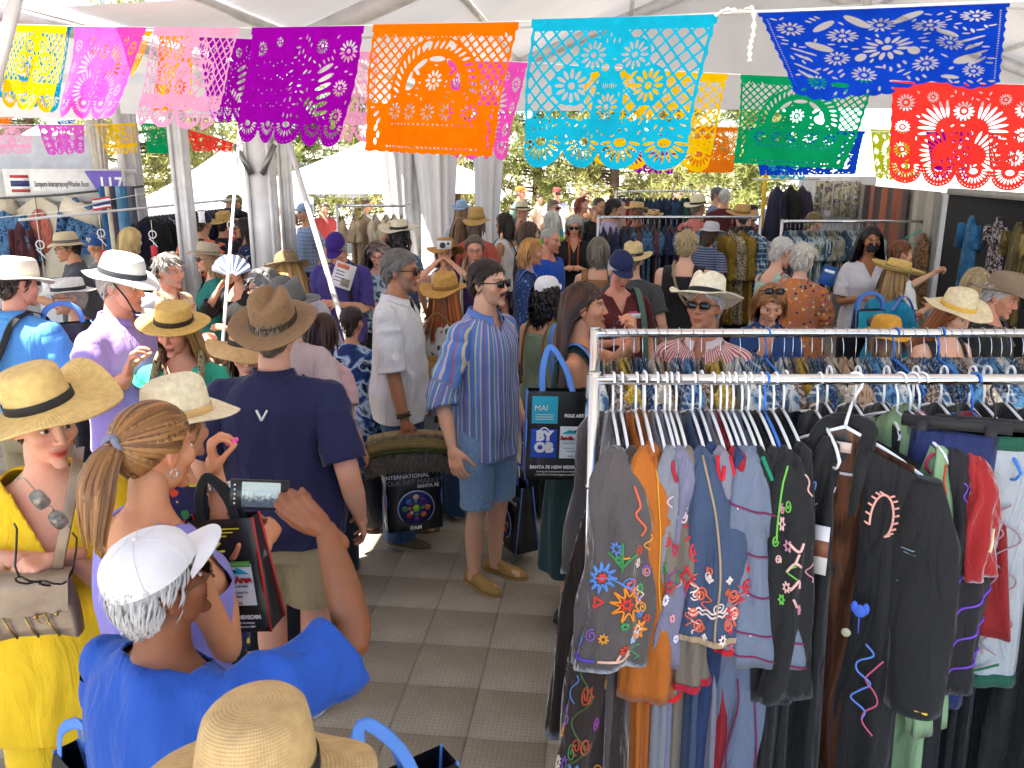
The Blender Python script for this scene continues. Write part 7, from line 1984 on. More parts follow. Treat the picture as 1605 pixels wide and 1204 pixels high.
Pb = P(262, 918, 'man in a royal blue T-shirt and white cap raising a phone, foreground', Y=1.46, yaw=148, hy=-6, hp=-10, skin=srgb('#7c4c30'), lod=2, build=1.12, belly=.04, hair=hr('short', '#b4b2b0', vol=.9), hat=cp('#dcd8da', size=1.08, tilt=-8, dz=.004),
  glasses='tort', top=tee(C_('#1450a8'), sleeve=.27, hem=.74, loose=.06, amp=.02, flare=.012, ease=.016), bottom=pants(DARKP), aR=dict(px=(512, 832, 1.60), hand='pinch', dir=(-.55, .0, .55), palm=(-.25, .85, -.1), world=True, pole=(1, .25, -.25), lift=.02),
  aL='bent')
Ph = P(404, 1262, 'person in a woven straw sun hat at the bottom edge, seen from above', Y=.97, yaw=176, hp=4, fem=True, skin='light', lod=2, hair=hr('bob', '#9a8a74', .16), hat=ht('bucket', '#c8a874', '#1c1a18', brim=.085, hc=.118, wave=.012, droop=.018, size=1.26, tilt=4),
  top=tee(C_('#e8e4dc'), hem=.8), bottom=pants(JEAN))
Pn = P(430, 522, 'broad man in a navy polo and brown outback hat, back to us', Y=3.12, yaw=176, hp=2, skin='ruddy', lod=2, build=1.20, belly=.05, hair=hr('short', '#6a5a48'), hat=dict(kind='fedora', mat=fab(srgb('#8c6c4c'), 'speckle', [srgb('#7c5e42')], 60, fold=.2), band=plain(srgb('#3a2a1c'), .7), brim=.080, hc=.118, wave=.012, dent=.035, size=1.12, tilt=-22),
  top=polo(C_('#181c48'), hem=.80, loose=.07, sleeve=.25, amp=.013, flare=.012), bottom=pants(KHAKI, hem=.52, ease=.03), feet=(plain((.03, .03, .035), .7), plain((.6, .6, .6), .6)), aL='down', aR='down')
P(388, 556, 'woman in dark sunglasses and black tank under a straw fedora with black band', Y=3.5, yaw=18, fem=True, skin='light', lod=2, hair=hr('bob', '#6a4a30', .14), hat=ht('fedora', '#d8b078', '#201c1a', brim=.10, hc=.115, wave=.028, droop=.03, size=1.12, tilt=-2, roll=6), glasses='dark', top=tank('#141216', hem=.85), bottom=pants(DARKP))
P(279, 516, 'blonde woman in a flat straw hat, teal top and printed scarf', Y=3.78, yaw=6, hy=-14, hp=10, fem=True, skin='ruddy', lod=2, build=1.12, hair=hr('long', '#c8a468', .26, color2=srgb('#8a6234')), hat=ht('boater', '#e2b866', '#33261c', brim=.082, hc=.085, wave=.006, size=1.12, tilt=-2, roll=8), face=dict(lips=srgb('#a8504a')),
  top=tank(C_('#3fb89a'), neck='v', zv=1.27, wv=.085, sleeve=.02, hem=.85), bottom=pants(DARKP), aL='bent', aR='down')
P(188, 446, 'man in a lavender polo and two-tone sun hat, in profile, sunlit back', Y=3.96, yaw=84, hp=8, skin='ruddy', lod=2, build=1.18, belly=.05, hair=hr('short', '#b8b0a4'), hat=dict(kind='bucket', mat=fab(srgb('#e8eae6'), fold=.15), band=fab(srgb('#33363c'), fold=.1), brim=.062, hc=.10, wave=.016, droop=.012, size=1.12, tilt=6),
  top=polo(C_('#a690d8'), hem=.86, sleeve=.24), bottom=pants(C_('#50566c')), aL='browse', aR=dict(px=(200, 590, 3.66), hand='hold', dir=(.35, -.1, .9), palm=(1, .2, 0), world=True, pole=(-.6, -.3, -1)), face=dict(smile=1))
P(24, 446, 'man in a sky blue polo and cream sun hat, black strap across his back', Y=4.4, yaw=168, hy=-20, hp=6, skin='ruddy', lod=1, build=1.12, hair=hr('short', '#3a2a20'), hat=dict(kind='bucket', mat=fab(srgb('#d8d2c2'), fold=.12), band=None, brim=.07, hc=.10, wave=.01, droop=.012, size=1.14, tilt=4), top=polo(C_('#5a9cdc'), hem=.92, sleeve=.26, flare=.02), bottom=pants(KHAKI), aL='down', aR='bent')
P(108, 466, 'woman in a white hat with a black band and glasses, facing left', Y=5.0, yaw=-58, fem=True, skin='old', lod=1, hair=hr('short', '#b0a8a0'), hat=ht('boater', '#e8e4da', '#2a2a2a', brim=.07, hc=.08, size=1.1, tilt=2), glasses='clear', top=tee(fab(srgb('#6a1c34'), 'speckle', [srgb('#c86a80')], 60), sleeve=.3), bottom=pants(DARKP), aL='browse')
# --- centre
stripe = fab(srgb('#6484c4'), 'stripes', [(0, srgb('#6484c4')), (.18, srgb('#c8cc84')), (.25, srgb('#6c8cca')), (.42, srgb('#d4b8b4')), (.50, srgb('#6080c0')), (.66, srgb('#b8646a')), (.70, srgb('#6c8cca')), (.86, srgb('#dcccb0')), (.94, srgb('#6080c0'))], 11, attr='rest')
Ps = P(766, 444, 'man with a moustache in a striped blue shirt and cut-off denim shorts', Y=4.2, yaw=52, hy=6, hp=-2, skin='light', lod=2, build=.97, belly=.0, hair=hr('short', '#2a1c14', vol=1.0), glasses='dark', face=dict(tuft=[('moustache', srgb('#2a1a10'))], stubble=.22, brow=(.03, .02, .012)),
  top=tee(stripe, rest=True, neck='collar', sleeve=.36, hem=.73, loose=.02, ease=.018, amp=.016, flare=.010, name='shirt'), bottom=pants(DENIM, hem=.47, ease=.012), feet=(plain(srgb('#a88448'), .8, bmp=.3), plain(srgb('#a07a48'), .7)), aR=dict(w=(-.33, -.06, .86), hand='relaxed'), aL='down')
Pm = P(628, 424, 'grey-haired man in a loose white shirt and sunglasses, in profile', Y=4.72, yaw=82, hp=2, skin=srgb('#b07a58'), lod=2, build=.98, hair=hr('short', '#6a645e', vol=1.05), glasses='dark', face=dict(stubble=.35, stubcol=srgb('#8a8078')), top=tee(C_('#dcdad8', fold=.8), neck='collar', sleeve=.29, hem=.78, loose=.10, ease=.018, amp=.017, flare=.012, name='shirt'),
  bottom=pants(JEAN), feet=(plain(srgb('#6a5440'), .8), plain(srgb('#a08c70'), .7)), aR=dict(px=(640, 692, 4.40), hand='grip', pole=(-.8, .3, -.3)), aL='down')
P(700, 462, 'red-haired woman in a straw hat and white floral blouse, seen from behind', Y=5.1, yaw=150, hy=10, fem=True, skin='fair', lod=1, hair=hr('long', '#8a4420', .34, color2=srgb('#b06430')), hat=ht('fedora', '#c8984c', '#8a6428', brim=.085, hc=.105, wave=.02, size=1.12), top=tee(fab(srgb('#dcd8d0'), 'floral', [srgb('#4a6a7a'), srgb('#b87838'), srgb('#3a5a4a'), srgb('#dcd8d0')], 16), sleeve=.28, hem=.6, loose=.2), bottom=pants(JEAN), aL='down')
Pg = P(918, 482, 'woman with very long brown hair in a dark green dress, in profile', Y=3.82, yaw=76, hy=12, hp=-3, fem=True, skin=srgb('#cf9470'), lod=2, hair=hr('long', '#2e1a12', .62, color2=srgb('#4a2c1e'), back=.05), face=dict(brow=(.02, .012, .008), lips=srgb('#b06054'), browd=1.0), top=tank(C_('#123c3c'), hem=.9), bottom=dict(mat=C_('#123c3c'), kind='skirt', hem=.32, flare=.10),
  aR=dict(px=(985, 640, 3.62), hand='hold', dir=(1, -.3, .1), palm=(0, .4, -1), world=True, pole=(-.6, .2, -1)), aL=dict(px=(996, 535, 3.5), hand='pinch', dir=(-.15, -.2, 1), palm=(-1, .2, 0), world=True, pole=(.6, -.2, -1)), feet=(plain((.03, .03, .03), .6), plain((.02, .02, .02), .6)))
P(858, 462, 'woman with curly black hair, white cap and sage tank top, seen from behind', Y=5.1, yaw=140, fem=True, skin='olive', lod=1, hair=hr('curly', '#140f0e', .22), hat=cp('#e4e4e2', size=1.08, turn=10), top=tank(C_('#7c8e74'), hem=.85), bottom=pants(DARKP), aL='bent', aR='bent')
Pmar = P(970, 420, 'woman in a maroon T-shirt and navy cap, looking down', H=1.70, yaw=8, hy=4, hp=22, fem=True, skin='ruddy', lod=2, build=1.16, hair=hr('short', '#c8c2b8'), hat=cp('#1c2a52', size=1.08, tilt=2), top=tee(C_('#5a1824'), neck='v', zv=1.31, hem=.82, sleeve=.24), bottom=pants(KHAKI), aL='down', aR='bent')
P(992, 408, 'person in a pale straw hat directly behind the woman in maroon', Y=6.4, yaw=170, skin='light', lod=0, hair=hr('short', '#7a6a58'), hat=ht('fedora', '#dcc48c', '#241e1a', brim=.08), top=tee('#4a4a4a'), bottom=pants(DARKP))
Pc = P(1104, 482, 'silver-haired man in a cream panama and sunglasses, red pinstripe shirt', Y=3.85, yaw=-24, hy=-8, hp=-10, skin=srgb('#c88a68'), lod=2, hair=hr('short', '#d0ccc6', vol=1.3), hat=ht('fedora', '#f0e6cc', '#1a1816', brim=.085, hc=.11, wave=.02, dent=.026, size=1.12, tilt=-8), glasses='tort',
  top=tee(fab(srgb('#e8d8d4'), 'stripes', [(0, srgb('#ead8d4')), (.5, srgb('#cc5a5a'))], 70, attr='rest'), rest=True, neck='collar', zv=1.33, sleeve=.3, name='shirt'), bottom=pants(KHAKI))
P(1206, 470, 'brown-haired woman in a denim jacket, glasses on her head, chin on her hand', Y=4.7, yaw=-6, hp=24, fem=True, skin='light', lod=2, hair=hr('bob', '#7a4a26', .17, color2=srgb('#a06c3c')), glasses='up', top=tee(C_('#2c4c80'), neck='open', sleeve=.5, collar=True), bottom=pants(DARKP), aR=dict(w=(-.05, -.19, 1.33), hand='pinch', dir=(.3, -.1, 1), palm=(.3, 1, 0)), aL='bent')
P(1490, 488, 'woman with reddish hair under a tall cream hat, looking down', Y=4.5, yaw=14, hy=10, hp=20, fem=True, skin='fair', lod=2, hair=hr('long', '#6e3a1c', .32, color2=srgb('#9a5a2c')), hat=ht('fedora', '#eedcb4', '#e0b040', brim=.10, hc=.12, wave=.02, dent=.012, taper=.16, size=1.1), face=dict(lips=srgb('#b85a50')), top=tank('#2c2c34'), bottom=pants(DARKP), aL='bent', aR='bent')
P(1562, 462, 'grey-haired man in a brown felt hat and black T-shirt at the right edge', Y=4.75, yaw=42, hy=6, hp=18, skin='ruddy', lod=2, build=1.1, hair=hr('short', '#c8c6c2', vol=1.3), hat=ht('fedora', '#8a7460', None, felt=True, brim=.09, hc=.11, wave=.024, size=1.12), face=dict(stubble=.15), top=tee('#17161a', hem=.85), bottom=pants(DARKP), aL='bent')
P(1528, 446, 'person with straight ash blonde hair, back to us, between the two hats at right', Y=5.3, yaw=172, fem=True, skin='fair', lod=1, hair=hr('bob', '#a08a64', .2), top=tee('#5c5a48'), bottom=pants(DARKP))
P(1388, 530, 'shorter person in a mustard hat and shirt behind the second rack', Y=4.15, yaw=178, hp=6, fem=True, skin='light', lod=1, hair=hr('bob', '#8a6a48', .14), hat=ht('bucket', '#d89c34', None, brim=.06, hc=.09, droop=.02, size=1.12), top=tee('#b8841c', sleeve=.3), bottom=pants(DARKP))
P(1404, 432, 'woman in a turquoise shirt and upturned straw hat, in profile', Y=5.9, yaw=112, hp=6, fem=True, skin='ruddy', lod=1, hair=hr('long', '#9a7848', .22), hat=ht('gaucho', '#dcb86a', '#3a2c20', brim=.105, hc=.08, curl=.03, wave=.004, size=1.1, tilt=4, roll=-8), top=tee('#1494bc', sleeve=.2, collar=True), bottom=pants(DARKP), aL='browse', aR='bent')
P(1412, 398, 'auburn-haired person in a white blouse with green trim, pointing, behind the straw hat', Y=6.9, yaw=100, fem=True, skin='light', lod=1, hair=hr('short', '#6e3e1c'), top=tee(fab(srgb('#e0e4de'), 'speckle', [srgb('#dfe4de'), srgb('#5a9a54')], 9), sleeve=.22, loose=.1), bottom=pants(DARKP), aL=dict(w=(.16, -.46, 1.40), hand='pinch'), aR='bent')
P(1365, 376, 'woman in a black face mask with long dark hair and white blouse', Y=7.2, yaw=-6, hp=2, fem=True, skin='brown', lod=2, hair=hr('long', '#171010', .42), top=tee('#d8d4d8', neck='v', sleeve=.24, hem=.8), bottom=pants(DARKP), aL='bent', aR='bent', face=dict(brow=(.015, .01, .008)),
  extra=lambda S, root: ob('face_mask', gx(loft(np.stack([np.stack([(.056 - .012 * abs(q)) * np.sin(a), -.066 - .050 * np.cos(a) * (1 - .25 * q * q), np.full(17, -.056 + .042 * q)], 1) for q in np.linspace(-1, 1, 7) for a in [np.linspace(-1.5, 1.5, 17)]]), False, False, False), S['Mh']), plain((.012, .012, .014), .8), root))
P(1222, 394, 'white-haired woman in a mint tank top with a red strap', Y=6.7, yaw=112, hp=18, fem=True, skin='fair', lod=1, build=1.1, hair=hr('short', '#d8d4cc', vol=1.7), glasses='clear', top=tank('#b0ccb8'), bottom=pants(DARKP), aL='browse', aR='down')
P(1258, 406, 'white-haired woman in a multicoloured floral T-shirt, seen from behind', Y=6.2, yaw=142, hp=10, fem=True, skin='fair', lod=1, build=1.18, hair=hr('messy', '#ccc6ba', vol=1.1), top=tee(fab(srgb('#c87a4a'), 'floral', [srgb('#e89030'), srgb('#2c3a6c'), srgb('#c85a8a'), srgb('#5a8a9a'), srgb('#e8d0a0')], 34), sleeve=.23, hem=.85, loose=.08), bottom=pants(DARKP), aL='browse', aR='bent')
P(1076, 384, 'short-haired blonde woman in a black tank top, strap across her back', Y=7.0, yaw=158, fem=True, skin='fair', lod=1, build=1.3, hair=hr('messy', '#b09a70'), top=tank('#121114', strap=.14), bottom=pants(C_('#a89e84')), aL='bent', aR='down')
# --- left middle
P(108, 388, 'man in a tan bucket hat and grey shirt at the booth, facing left', Y=7.2, yaw=-66, hp=8, skin='tan', lod=1, hair=hr('short', '#2a2420'), glasses='clear', hat=dict(kind='bucket', mat=fab(srgb('#cbb994'), fold=.1), band=fab(srgb('#6a6456'), fold=.1), brim=.05, hc=.095, droop=.02, size=1.12), top=tee('#54565a', collar=True), bottom=pants(DARKP), aL='browse')
P(152, 386, 'person with a blue patterned headscarf by the booth', Y=7.7, yaw=-120, fem=True, skin='tan', lod=0, hair=None, hat=dict(kind='beanie', mat=fab(srgb('#28508a'), 'speckle', [srgb('#c8b8a0')], 20), size=1.08), top=tee('#8a8a90', sleeve=.4), bottom=pants(DARKP))
P(204, 376, 'blonde woman with a chin-length bob and navy top at the dark clothes', Y=7.6, yaw=150, hp=8, fem=True, skin='fair', lod=1, hair=hr('bob', '#d0b478', .15), top=tee('#2a323e'), bottom=pants(DARKP), aL='browse', aR='browse')
P(264, 424, 'man with curly grey hair and a beard in a pale patterned shirt', Y=5.6, yaw=72, hp=6, skin='ruddy', lod=1, hair=hr('messy', '#8c867e', vol=1.0), face=dict(stubble=.5, stubcol=srgb('#a8a098')), top=tee(fab(srgb('#dcc8a8'), 'check', [srgb('#b8704a')], 14), collar=True, sleeve=.25), bottom=pants(DARKP), aR='bent')
P(317, 350, 'man in a navy beanie and orange vest with black zigzags, back to us', Y=8.6, yaw=165, skin='tan', lod=1, build=1.12, hair=hr('short', '#5a4a3a'), hat=dict(kind='beanie', mat=C_('#1c2040'), size=1.1, dz=-.01), top=tee(fab(srgb('#d8704c'), 'zigzag', [(0, srgb('#d8704c')), (.58, srgb('#1a1a20'))], 8.5), hem=.75, sleeve=.45), bottom=pants(DARKP))
P(326, 406, 'woman in a pale felt hat and teal scarf top, facing left', Y=6.9, yaw=-62, fem=True, skin='light', lod=1, hair=hr('bob', '#a8885c', .18), glasses='dark', hat=ht('fedora', '#b4a890', '#8a7c64', felt=True, brim=.085, size=1.1), top=tee(C_('#127870'), neck='v', sleeve=.45), bottom=pants(DARKP), aL='bent', aR='bent')
P(371, 420, 'woman in a yellow sun visor and black top holding a fan', Y=6.4, yaw=-28, hp=4, fem=True, skin='light', lod=1, hair=hr('bob', '#4a2c1c', .2), glasses='dark', hat=dict(kind='visor', mat=straw(srgb('#dcb45c')), size=1.06), top=tank('#17151a', neck='scoop', sleeve=.4), bottom=pants(DARKP), aR='face', aL='bent')
P(414, 450, 'person with thick grey hair and sunglasses, facing left', Y=5.2, yaw=-84, hp=4, fem=True, skin='light', lod=1, hair=hr('messy', '#6c6a68', vol=1.5), glasses='dark', top=tee('#b8a8a0'), bottom=pants(DARKP))
P(452, 486, 'person under a grey felt fedora, mostly hidden behind the outback hat', Y=4.0, yaw=170, skin='light', lod=1, hair=hr('short', '#6a625a'), hat=ht('fedora', '#6c6866', '#57534f', felt=True, brim=.075, hc=.115, dent=.03, size=1.12), top=tee('#c8b0b0'), bottom=pants(DARKP))
P(455, 424, 'blonde woman in a brown cap bending over a stall', Y=5.5, yaw=-150, hp=30, fem=True, skin='light', lod=1, hair=hr('long', '#b08850', .25), hat=dict(kind='bucket', mat=fab(srgb('#7c6a4c'), 'speckle', [srgb('#94825e')], 40), band=None, brim=.06, hc=.1, size=1.15), top=tee('#c8c0c8', sleeve=.3), bottom=pants(DARKP), aL='browse')
Pcap = P(530, 384, 'man in a purple polo and purple cap looking down at a leaflet', Y=7.0, yaw=-8, hp=34, skin='light', lod=2, build=1.1, hair=hr('short', '#a8a098', vol=1.4), hat=cp('#3c1878', '#3c1878', size=1.08, tilt=4), top=polo('#4a4288', hem=.8, sleeve=.28), bottom=pants(DARKP), aL='bent', aR='bent')
P(477, 334, 'man in a pale blue cap and checked shirt beyond the tent post', Y=11, yaw=-50, skin='light', lod=0, hair=hr('short', '#6a5a48'), hat=cp('#9cb8d8', size=1.08), top=tee(fab(srgb('#a8bcd8'), 'check', [srgb('#6a86b0')], 20)), bottom=pants(DARKP))
P(366, 322, 'smiling man partly behind the white pole', Y=10.8, yaw=-40, skin='light', lod=0, hair=hr('short', '#6a4a2c'), face=dict(smile=1), hat=cp('#8a7a3c', size=1.08), top=tee('#6c6a4c'), bottom=pants(DARKP))
P(382, 358, 'dark-haired woman in sunglasses beside the tall post, facing left', Y=9.2, yaw=-80, fem=True, skin='tan', lod=0, hair=hr('bob', '#1c1410', .2), glasses='dark', top=tee(INDP), bottom=pants(DARKP))
P(352, 352, 'person in a straw hat behind the thin white pole', Y=9.6, yaw=160, skin='tan', lod=0, hair=hr('short', '#3a2c20'), hat=ht('fedora', '#c8a464', None, brim=.08, size=1.1), top=tee('#24242a'), bottom=pants(DARKP))
P(592, 396, 'woman with long curly grey hair and round glasses, looking down', Y=7.3, yaw=6, hp=18, fem=True, skin='fair', lod=1, hair=hr('curly', '#5c4c44', .36, color2=srgb('#8a7c74')), glasses='clear', top=tee(fab(srgb('#2c5a84'), 'tiedye', [srgb('#c8d8e4'), srgb('#1d3f66')], 16)), bottom=pants(DARKP), aL='bent', aR='bent')
P(626, 366, 'woman with dark curls under a wide white straw hat, back to us', Y=8.2, yaw=170, fem=True, skin='tan', lod=1, hair=hr('curly', '#3a3230', .24), hat=ht('boater', '#ece0c4', '#1c1814', brim=.12, hc=.085, wave=.02, curl=.012, size=1.1, tilt=-4), top=tee(fab(srgb('#5a6a84'), 'speckle', [srgb('#b8c4d4')], 30)), bottom=pants(DARKP), aL='up')
P(698, 396, 'woman in a tan straw hat taking a picture with a small white camera', Y=7.1, yaw=0, hp=0, fem=True, skin='light', lod=2, hair=hr('bob', '#8a5a34', .12), hat=ht('floppy', '#b88648', None, brim=.085, hc=.085, droop=.03, size=1.1, tilt=-10), top=tank('#e4e0dc', neck='scoop', sleeve=0), bottom=pants(DARKP), aL=dict(w=(.085, -.22, 1.52), hand='hold', pole=(1, -.2, -.9)), aR=dict(w=(-.085, -.22, 1.52), hand='hold', pole=(-1, -.2, -.9)))
P(744, 390, 'man with glasses and a grey goatee in a tan jacket', Y=7.0, yaw=4, hp=8, skin='ruddy', lod=2, hair=hr('short', '#5c5048', recede=.02), glasses='clear', face=dict(tuft=[('goatee', srgb('#b8b0a4'))], stubble=.3, stubcol=srgb('#9a9084')), top=tee(C_('#3a2450'), sleeve=.2), bottom=pants(DARKP))
P(722, 358, 'woman with long light brown hair, seen from behind', Y=9.0, yaw=178, fem=True, skin='light', lod=0, hair=hr('long', '#7a5a3a', .5), top=tee('#2a2830'), bottom=pants(DARKP))
P(747, 350, 'person in a woven straw cloche hat, back to us', Y=8.8, yaw=165, fem=True, skin='tan', lod=1, hair=hr('bob', '#6a5240', .14), hat=ht('bucket', '#c09a5c', '#9c783c', brim=.05, hc=.11, droop=.03, size=1.14), top=tee('#b85a4a'), bottom=pants(DARKP))
P(724, 330, 'person in a pale blue bucket hat before the curtain', Y=11.5, yaw=170, fem=True, skin='light', lod=0, hair=hr('long', '#8a6a4a', .3), hat=dict(kind='bucket', mat=C_('#94b0d0'), brim=.05, hc=.09, size=1.1), top=tee('#c8ccd4'), bottom=pants(DARKP))
P(790, 350, 'dark-haired woman in a white sleeveless top with a black strap', Y=9.4, yaw=-118, fem=True, skin='tan', lod=1, hair=hr('bob', '#241812', .18), top=tank('#e2dedc', strap=.15), bottom=pants(DARKP), aL='bent', aR='down')
P(818, 334, 'man in a pale fedora and olive shirt holding a camera to his face', Y=11.2, yaw=0, skin='ruddy', lod=1, hair=hr('short', '#8a8074'), hat=ht('fedora', '#dcd0b0', '#2c2824', brim=.08, size=1.1), top=tee('#6c6448'), bottom=pants(DARKP), aR='face', aL='bent')
P(816, 303, 'man in an orange cap looking right, far outside', Y=17, yaw=70, skin='ruddy', lod=0, hair=hr('short', '#8a7a64'), hat=cp('#d86a2c', size=1.08), top=tee('#5c7a6c'), bottom=pants(KHAKI))
P(873, 304, 'man in a white shirt and maroon cap standing in the sun outside', Y=17.5, yaw=10, skin='light', lod=0, hair=hr('short', '#6a5a4a'), glasses='dark', hat=cp('#8a3c34', size=1.08), top=tee('#e4e0dc'), bottom=pants(KHAKI))
P(830, 366, 'brown-haired woman in glasses and a black tank top, turned right', Y=8.2, yaw=112, fem=True, skin='fair', lod=1, hair=hr('bob', '#4a3424', .15), glasses='clear', top=tank('#18161a'), bottom=pants(DARKP), aL='bent')
P(832, 394, 'woman with a ginger bob in a navy print top, in profile', Y=7.0, yaw=92, hp=6, fem=True, skin='ruddy', lod=1, hair=hr('bob', '#b07c40', .13), top=tee(fab(srgb('#1c3c6c'), 'speckle', [srgb('#7a9cc4')], 60), sleeve=.26), bottom=pants(DARKP), aL='bent', aR='bent')
P(862, 376, 'balding man in a bright blue T-shirt, turned right', Y=7.6, yaw=56, hp=6, skin='ruddy', lod=1, build=1.05, hair=hr('buzz', '#a8a49c', recede=.02), top=tee('#1c58c0'), bottom=pants(DARKP), aR='bent')
P(866, 346, 'white-haired person in a lime green top, back to us', Y=9.6, yaw=175, fem=True, skin='fair', lod=0, hair=hr('bob', '#cac6ba', .13), top=tee('#9cc83c'), bottom=pants(DARKP))
P(868, 326, 'person in sunglasses and turquoise vest outside', Y=12.5, yaw=50, skin='light', lod=0, hair=hr('short', '#7a6a58'), glasses='dark', top=tank('#2cb4c8'), bottom=pants(KHAKI))
P(900, 352, 'grey-haired woman in a black cardigan and orange printed scarf', Y=9.4, yaw=-4, hp=14, fem=True, skin='light', lod=1, hair=hr('bob', '#b4b0a8', .15), glasses='dark', top=tee(C_('#1c2422'), neck='v', sleeve=.5), bottom=pants(DARKP), aL='bent', aR='bent')
P(912, 322, 'red-haired woman with sunglasses on her head, far back', Y=12.8, yaw=56, fem=True, skin='fair', lod=0, hair=hr('bob', '#7a3018', .1), glasses='up', top=tee('#8a8a8c'), bottom=pants(DARKP))
P(918, 310, 'brown-haired man beyond the red-haired woman', Y=15, yaw=40, skin='light', lod=0, hair=hr('short', '#6a4c30'), top=tee('#a0704c'), bottom=pants(DARKP))
P(939, 324, 'bald man in a black T-shirt', Y=11, yaw=34, hp=8, skin='tan', lod=1, hair=hr('buzz', '#3a302a', recede=.03), face=dict(stubble=.4), top=tee('#1b1b20'), bottom=pants(DARKP))
P(960, 328, 'dark-haired man in a lavender shirt, turned right', Y=10, yaw=100, hp=10, skin='tan', lod=1, hair=hr('short', '#14100e'), top=tee('#b0a4c8', collar=True, sleeve=.5), bottom=pants(DARKP), aL='browse', aR='browse')
P(997, 332, 'man with a grey moustache in a straw hat and maroon shirt', Y=11.2, yaw=-52, skin='brown', lod=1, hair=hr('short', '#8a8680'), face=dict(tuft=[('moustache', srgb('#c8c4bc'))]), hat=ht('boater', '#d8b87c', None, brim=.07, hc=.08, size=1.12), top=tee('#5a2028'), bottom=pants(DARKP))
P(1024, 342, 'person in a small straw hat behind the middle rack', Y=11, yaw=175, fem=True, skin='tan', lod=0, hair=hr('bob', '#2a2018', .16), hat=ht('boater', '#d0ac70', None, brim=.05, hc=.06, size=1.1), top=tee('#30303c'), bottom=pants(DARKP))
P(938, 392, 'woman with a grey-brown bob in a tan top with pale blue straps, back to us', Y=7.1, yaw=172, fem=True, skin='light', lod=1, hair=hr('bob', '#6c6456', .13), top=tank('#9a6c44', strap=.14), bottom=pants(DARKP), aL='bent', aR='bent')
P(1094, 326, 'man in a pink shirt and panama hat with a black band', Y=10.8, yaw=128, skin='ruddy', lod=1, hair=hr('short', '#8a7c6a'), hat=ht('fedora', '#ecdfbc', '#1a1816', brim=.07, size=1.12), top=tee('#d87c74', collar=True, sleeve=.45), bottom=pants(KHAKI))
P(1136, 310, 'white-haired man in a maroon T-shirt printed on the back', Y=13, yaw=165, skin='ruddy', lod=0, hair=hr('short', '#d0ccc4'), top=tee('#5c1c26'), bottom=pants(KHAKI))
P(1125, 306, 'grey-haired man just left of the maroon T-shirt', Y=13.8, yaw=70, skin='light', lod=0, hair=hr('short', '#6a6660'), top=tee('#7a8088'), bottom=pants(KHAKI))
P(1163, 340, 'man in a wide straw hat and sky blue shirt among the mustard dresses', Y=9.9, yaw=178, skin='ruddy', lod=1, hair=hr('short', '#3a2c24'), hat=ht('boater', '#c89c5c', '#8a6430', brim=.09, hc=.085, size=1.14), top=tee('#4c98d4', sleeve=.3), bottom=pants(DARKP))
P(1112, 366, 'person in a white bucket hat bending at the middle rack', Y=8.8, yaw=140, hp=18, fem=True, skin='light', lod=1, hair=hr('bob', '#4a3628', .12), hat=dict(kind='bucket', mat=C_('#c4c4c8'), band=None, brim=.06, hc=.09, droop=.02, size=1.12), top=tee(fab(srgb('#3c4460'), 'hstripes', [(0, srgb('#3c4460')), (.5, srgb('#8088a0'))], 40)), bottom=pants(DARKP))
P(1180, 334, 'dark-haired child looking past the rack post', Y=12, yaw=30, skin='tan', lod=0, hair=hr('short', '#2a1c14'), top=tee('#8a4a48'), bottom=pants(DARKP))
P(1206, 312, 'person in a pale denim shirt at the tent opening', Y=14.5, yaw=120, skin='light', lod=0, hair=hr('short', '#8a7a64'), top=tee('#a4b4d0', sleeve=.5), bottom=pants(DARKP))
P(1274, 348, 'woman with short olive-brown hair behind the right rack', Y=9.7, yaw=110, hp=14, fem=True, skin='light', lod=0, hair=hr('short', '#7a6840', vol=1.4), top=tee('#8c7a4c', sleeve=.5), bottom=pants(DARKP))
P(552, 506, 'woman with short dark hair in an indigo tie-dyed dress, back to us', Y=4.9, yaw=168, fem=True, skin='tan', lod=1, hair=hr('short', '#2c1a16', vol=1.3), top=tee(fab(srgb('#123466'), 'tiedye', [srgb('#1c4680'), srgb('#b8cce0'), srgb('#0e2448')], 12), hem=.5, loose=.2), bottom=pants(DARKP), aL='down', aR='bent')
P(505, 520, 'person in a pale pink T-shirt behind the navy polo', Y=4.3, yaw=160, hp=10, fem=True, skin='light', lod=1, hair=hr('bob', '#3a2018', .16), top=tee('#d8b0b0'), bottom=pants(DARKP))
for k, (px, py, Y, h, c, yw_, lb) in enumerate(((684, 318, 15, '#eceae6', '#8a6a4c', 150, 'person in white with a pale hat outside, left of the blue bucket hat'), (664, 314, 18, '#e8e0dc', '#7a5a40', 20, 'distant shopper in white near the far canopy'), (446, 330, 13, '#e0b8b8', '#c8a070', 170, 'blonde person in pink seen between the posts'), (508, 328, 16, '#c85048', '#4a3428', 30, 'distant person in red by the far canopy'),
  (1060, 305, 19, '#8090b8', '#4a3828', 60, 'distant passer-by in blue beyond the denim rack'), (910, 302, 22, '#d8d4cc', '#5a4434', 200, 'distant passer-by in cream beyond the pines'), (770, 312, 16, '#b8c4d0', '#4a3a30', 150, 'person in pale blue beside the narrow curtain'), (845, 312, 20, '#d0b49c', '#3a2c24', 60, 'distant passer-by in tan by the orange cap'), (575, 322, 17, '#d8d0c0', '#6a5440', 80, 'distant shopper beside the beige rack'))):
 P(px, py, lb, Y=Y, yaw=yw_, skin='light', lod=0, hair=hr('short', c), fem=k % 2 == 0, top=tee(h), bottom=pants(KHAKI), hat=ht('fedora', '#e8e0cc', None, brim=.08, size=1.1) if k == 0 else None)
build_people()
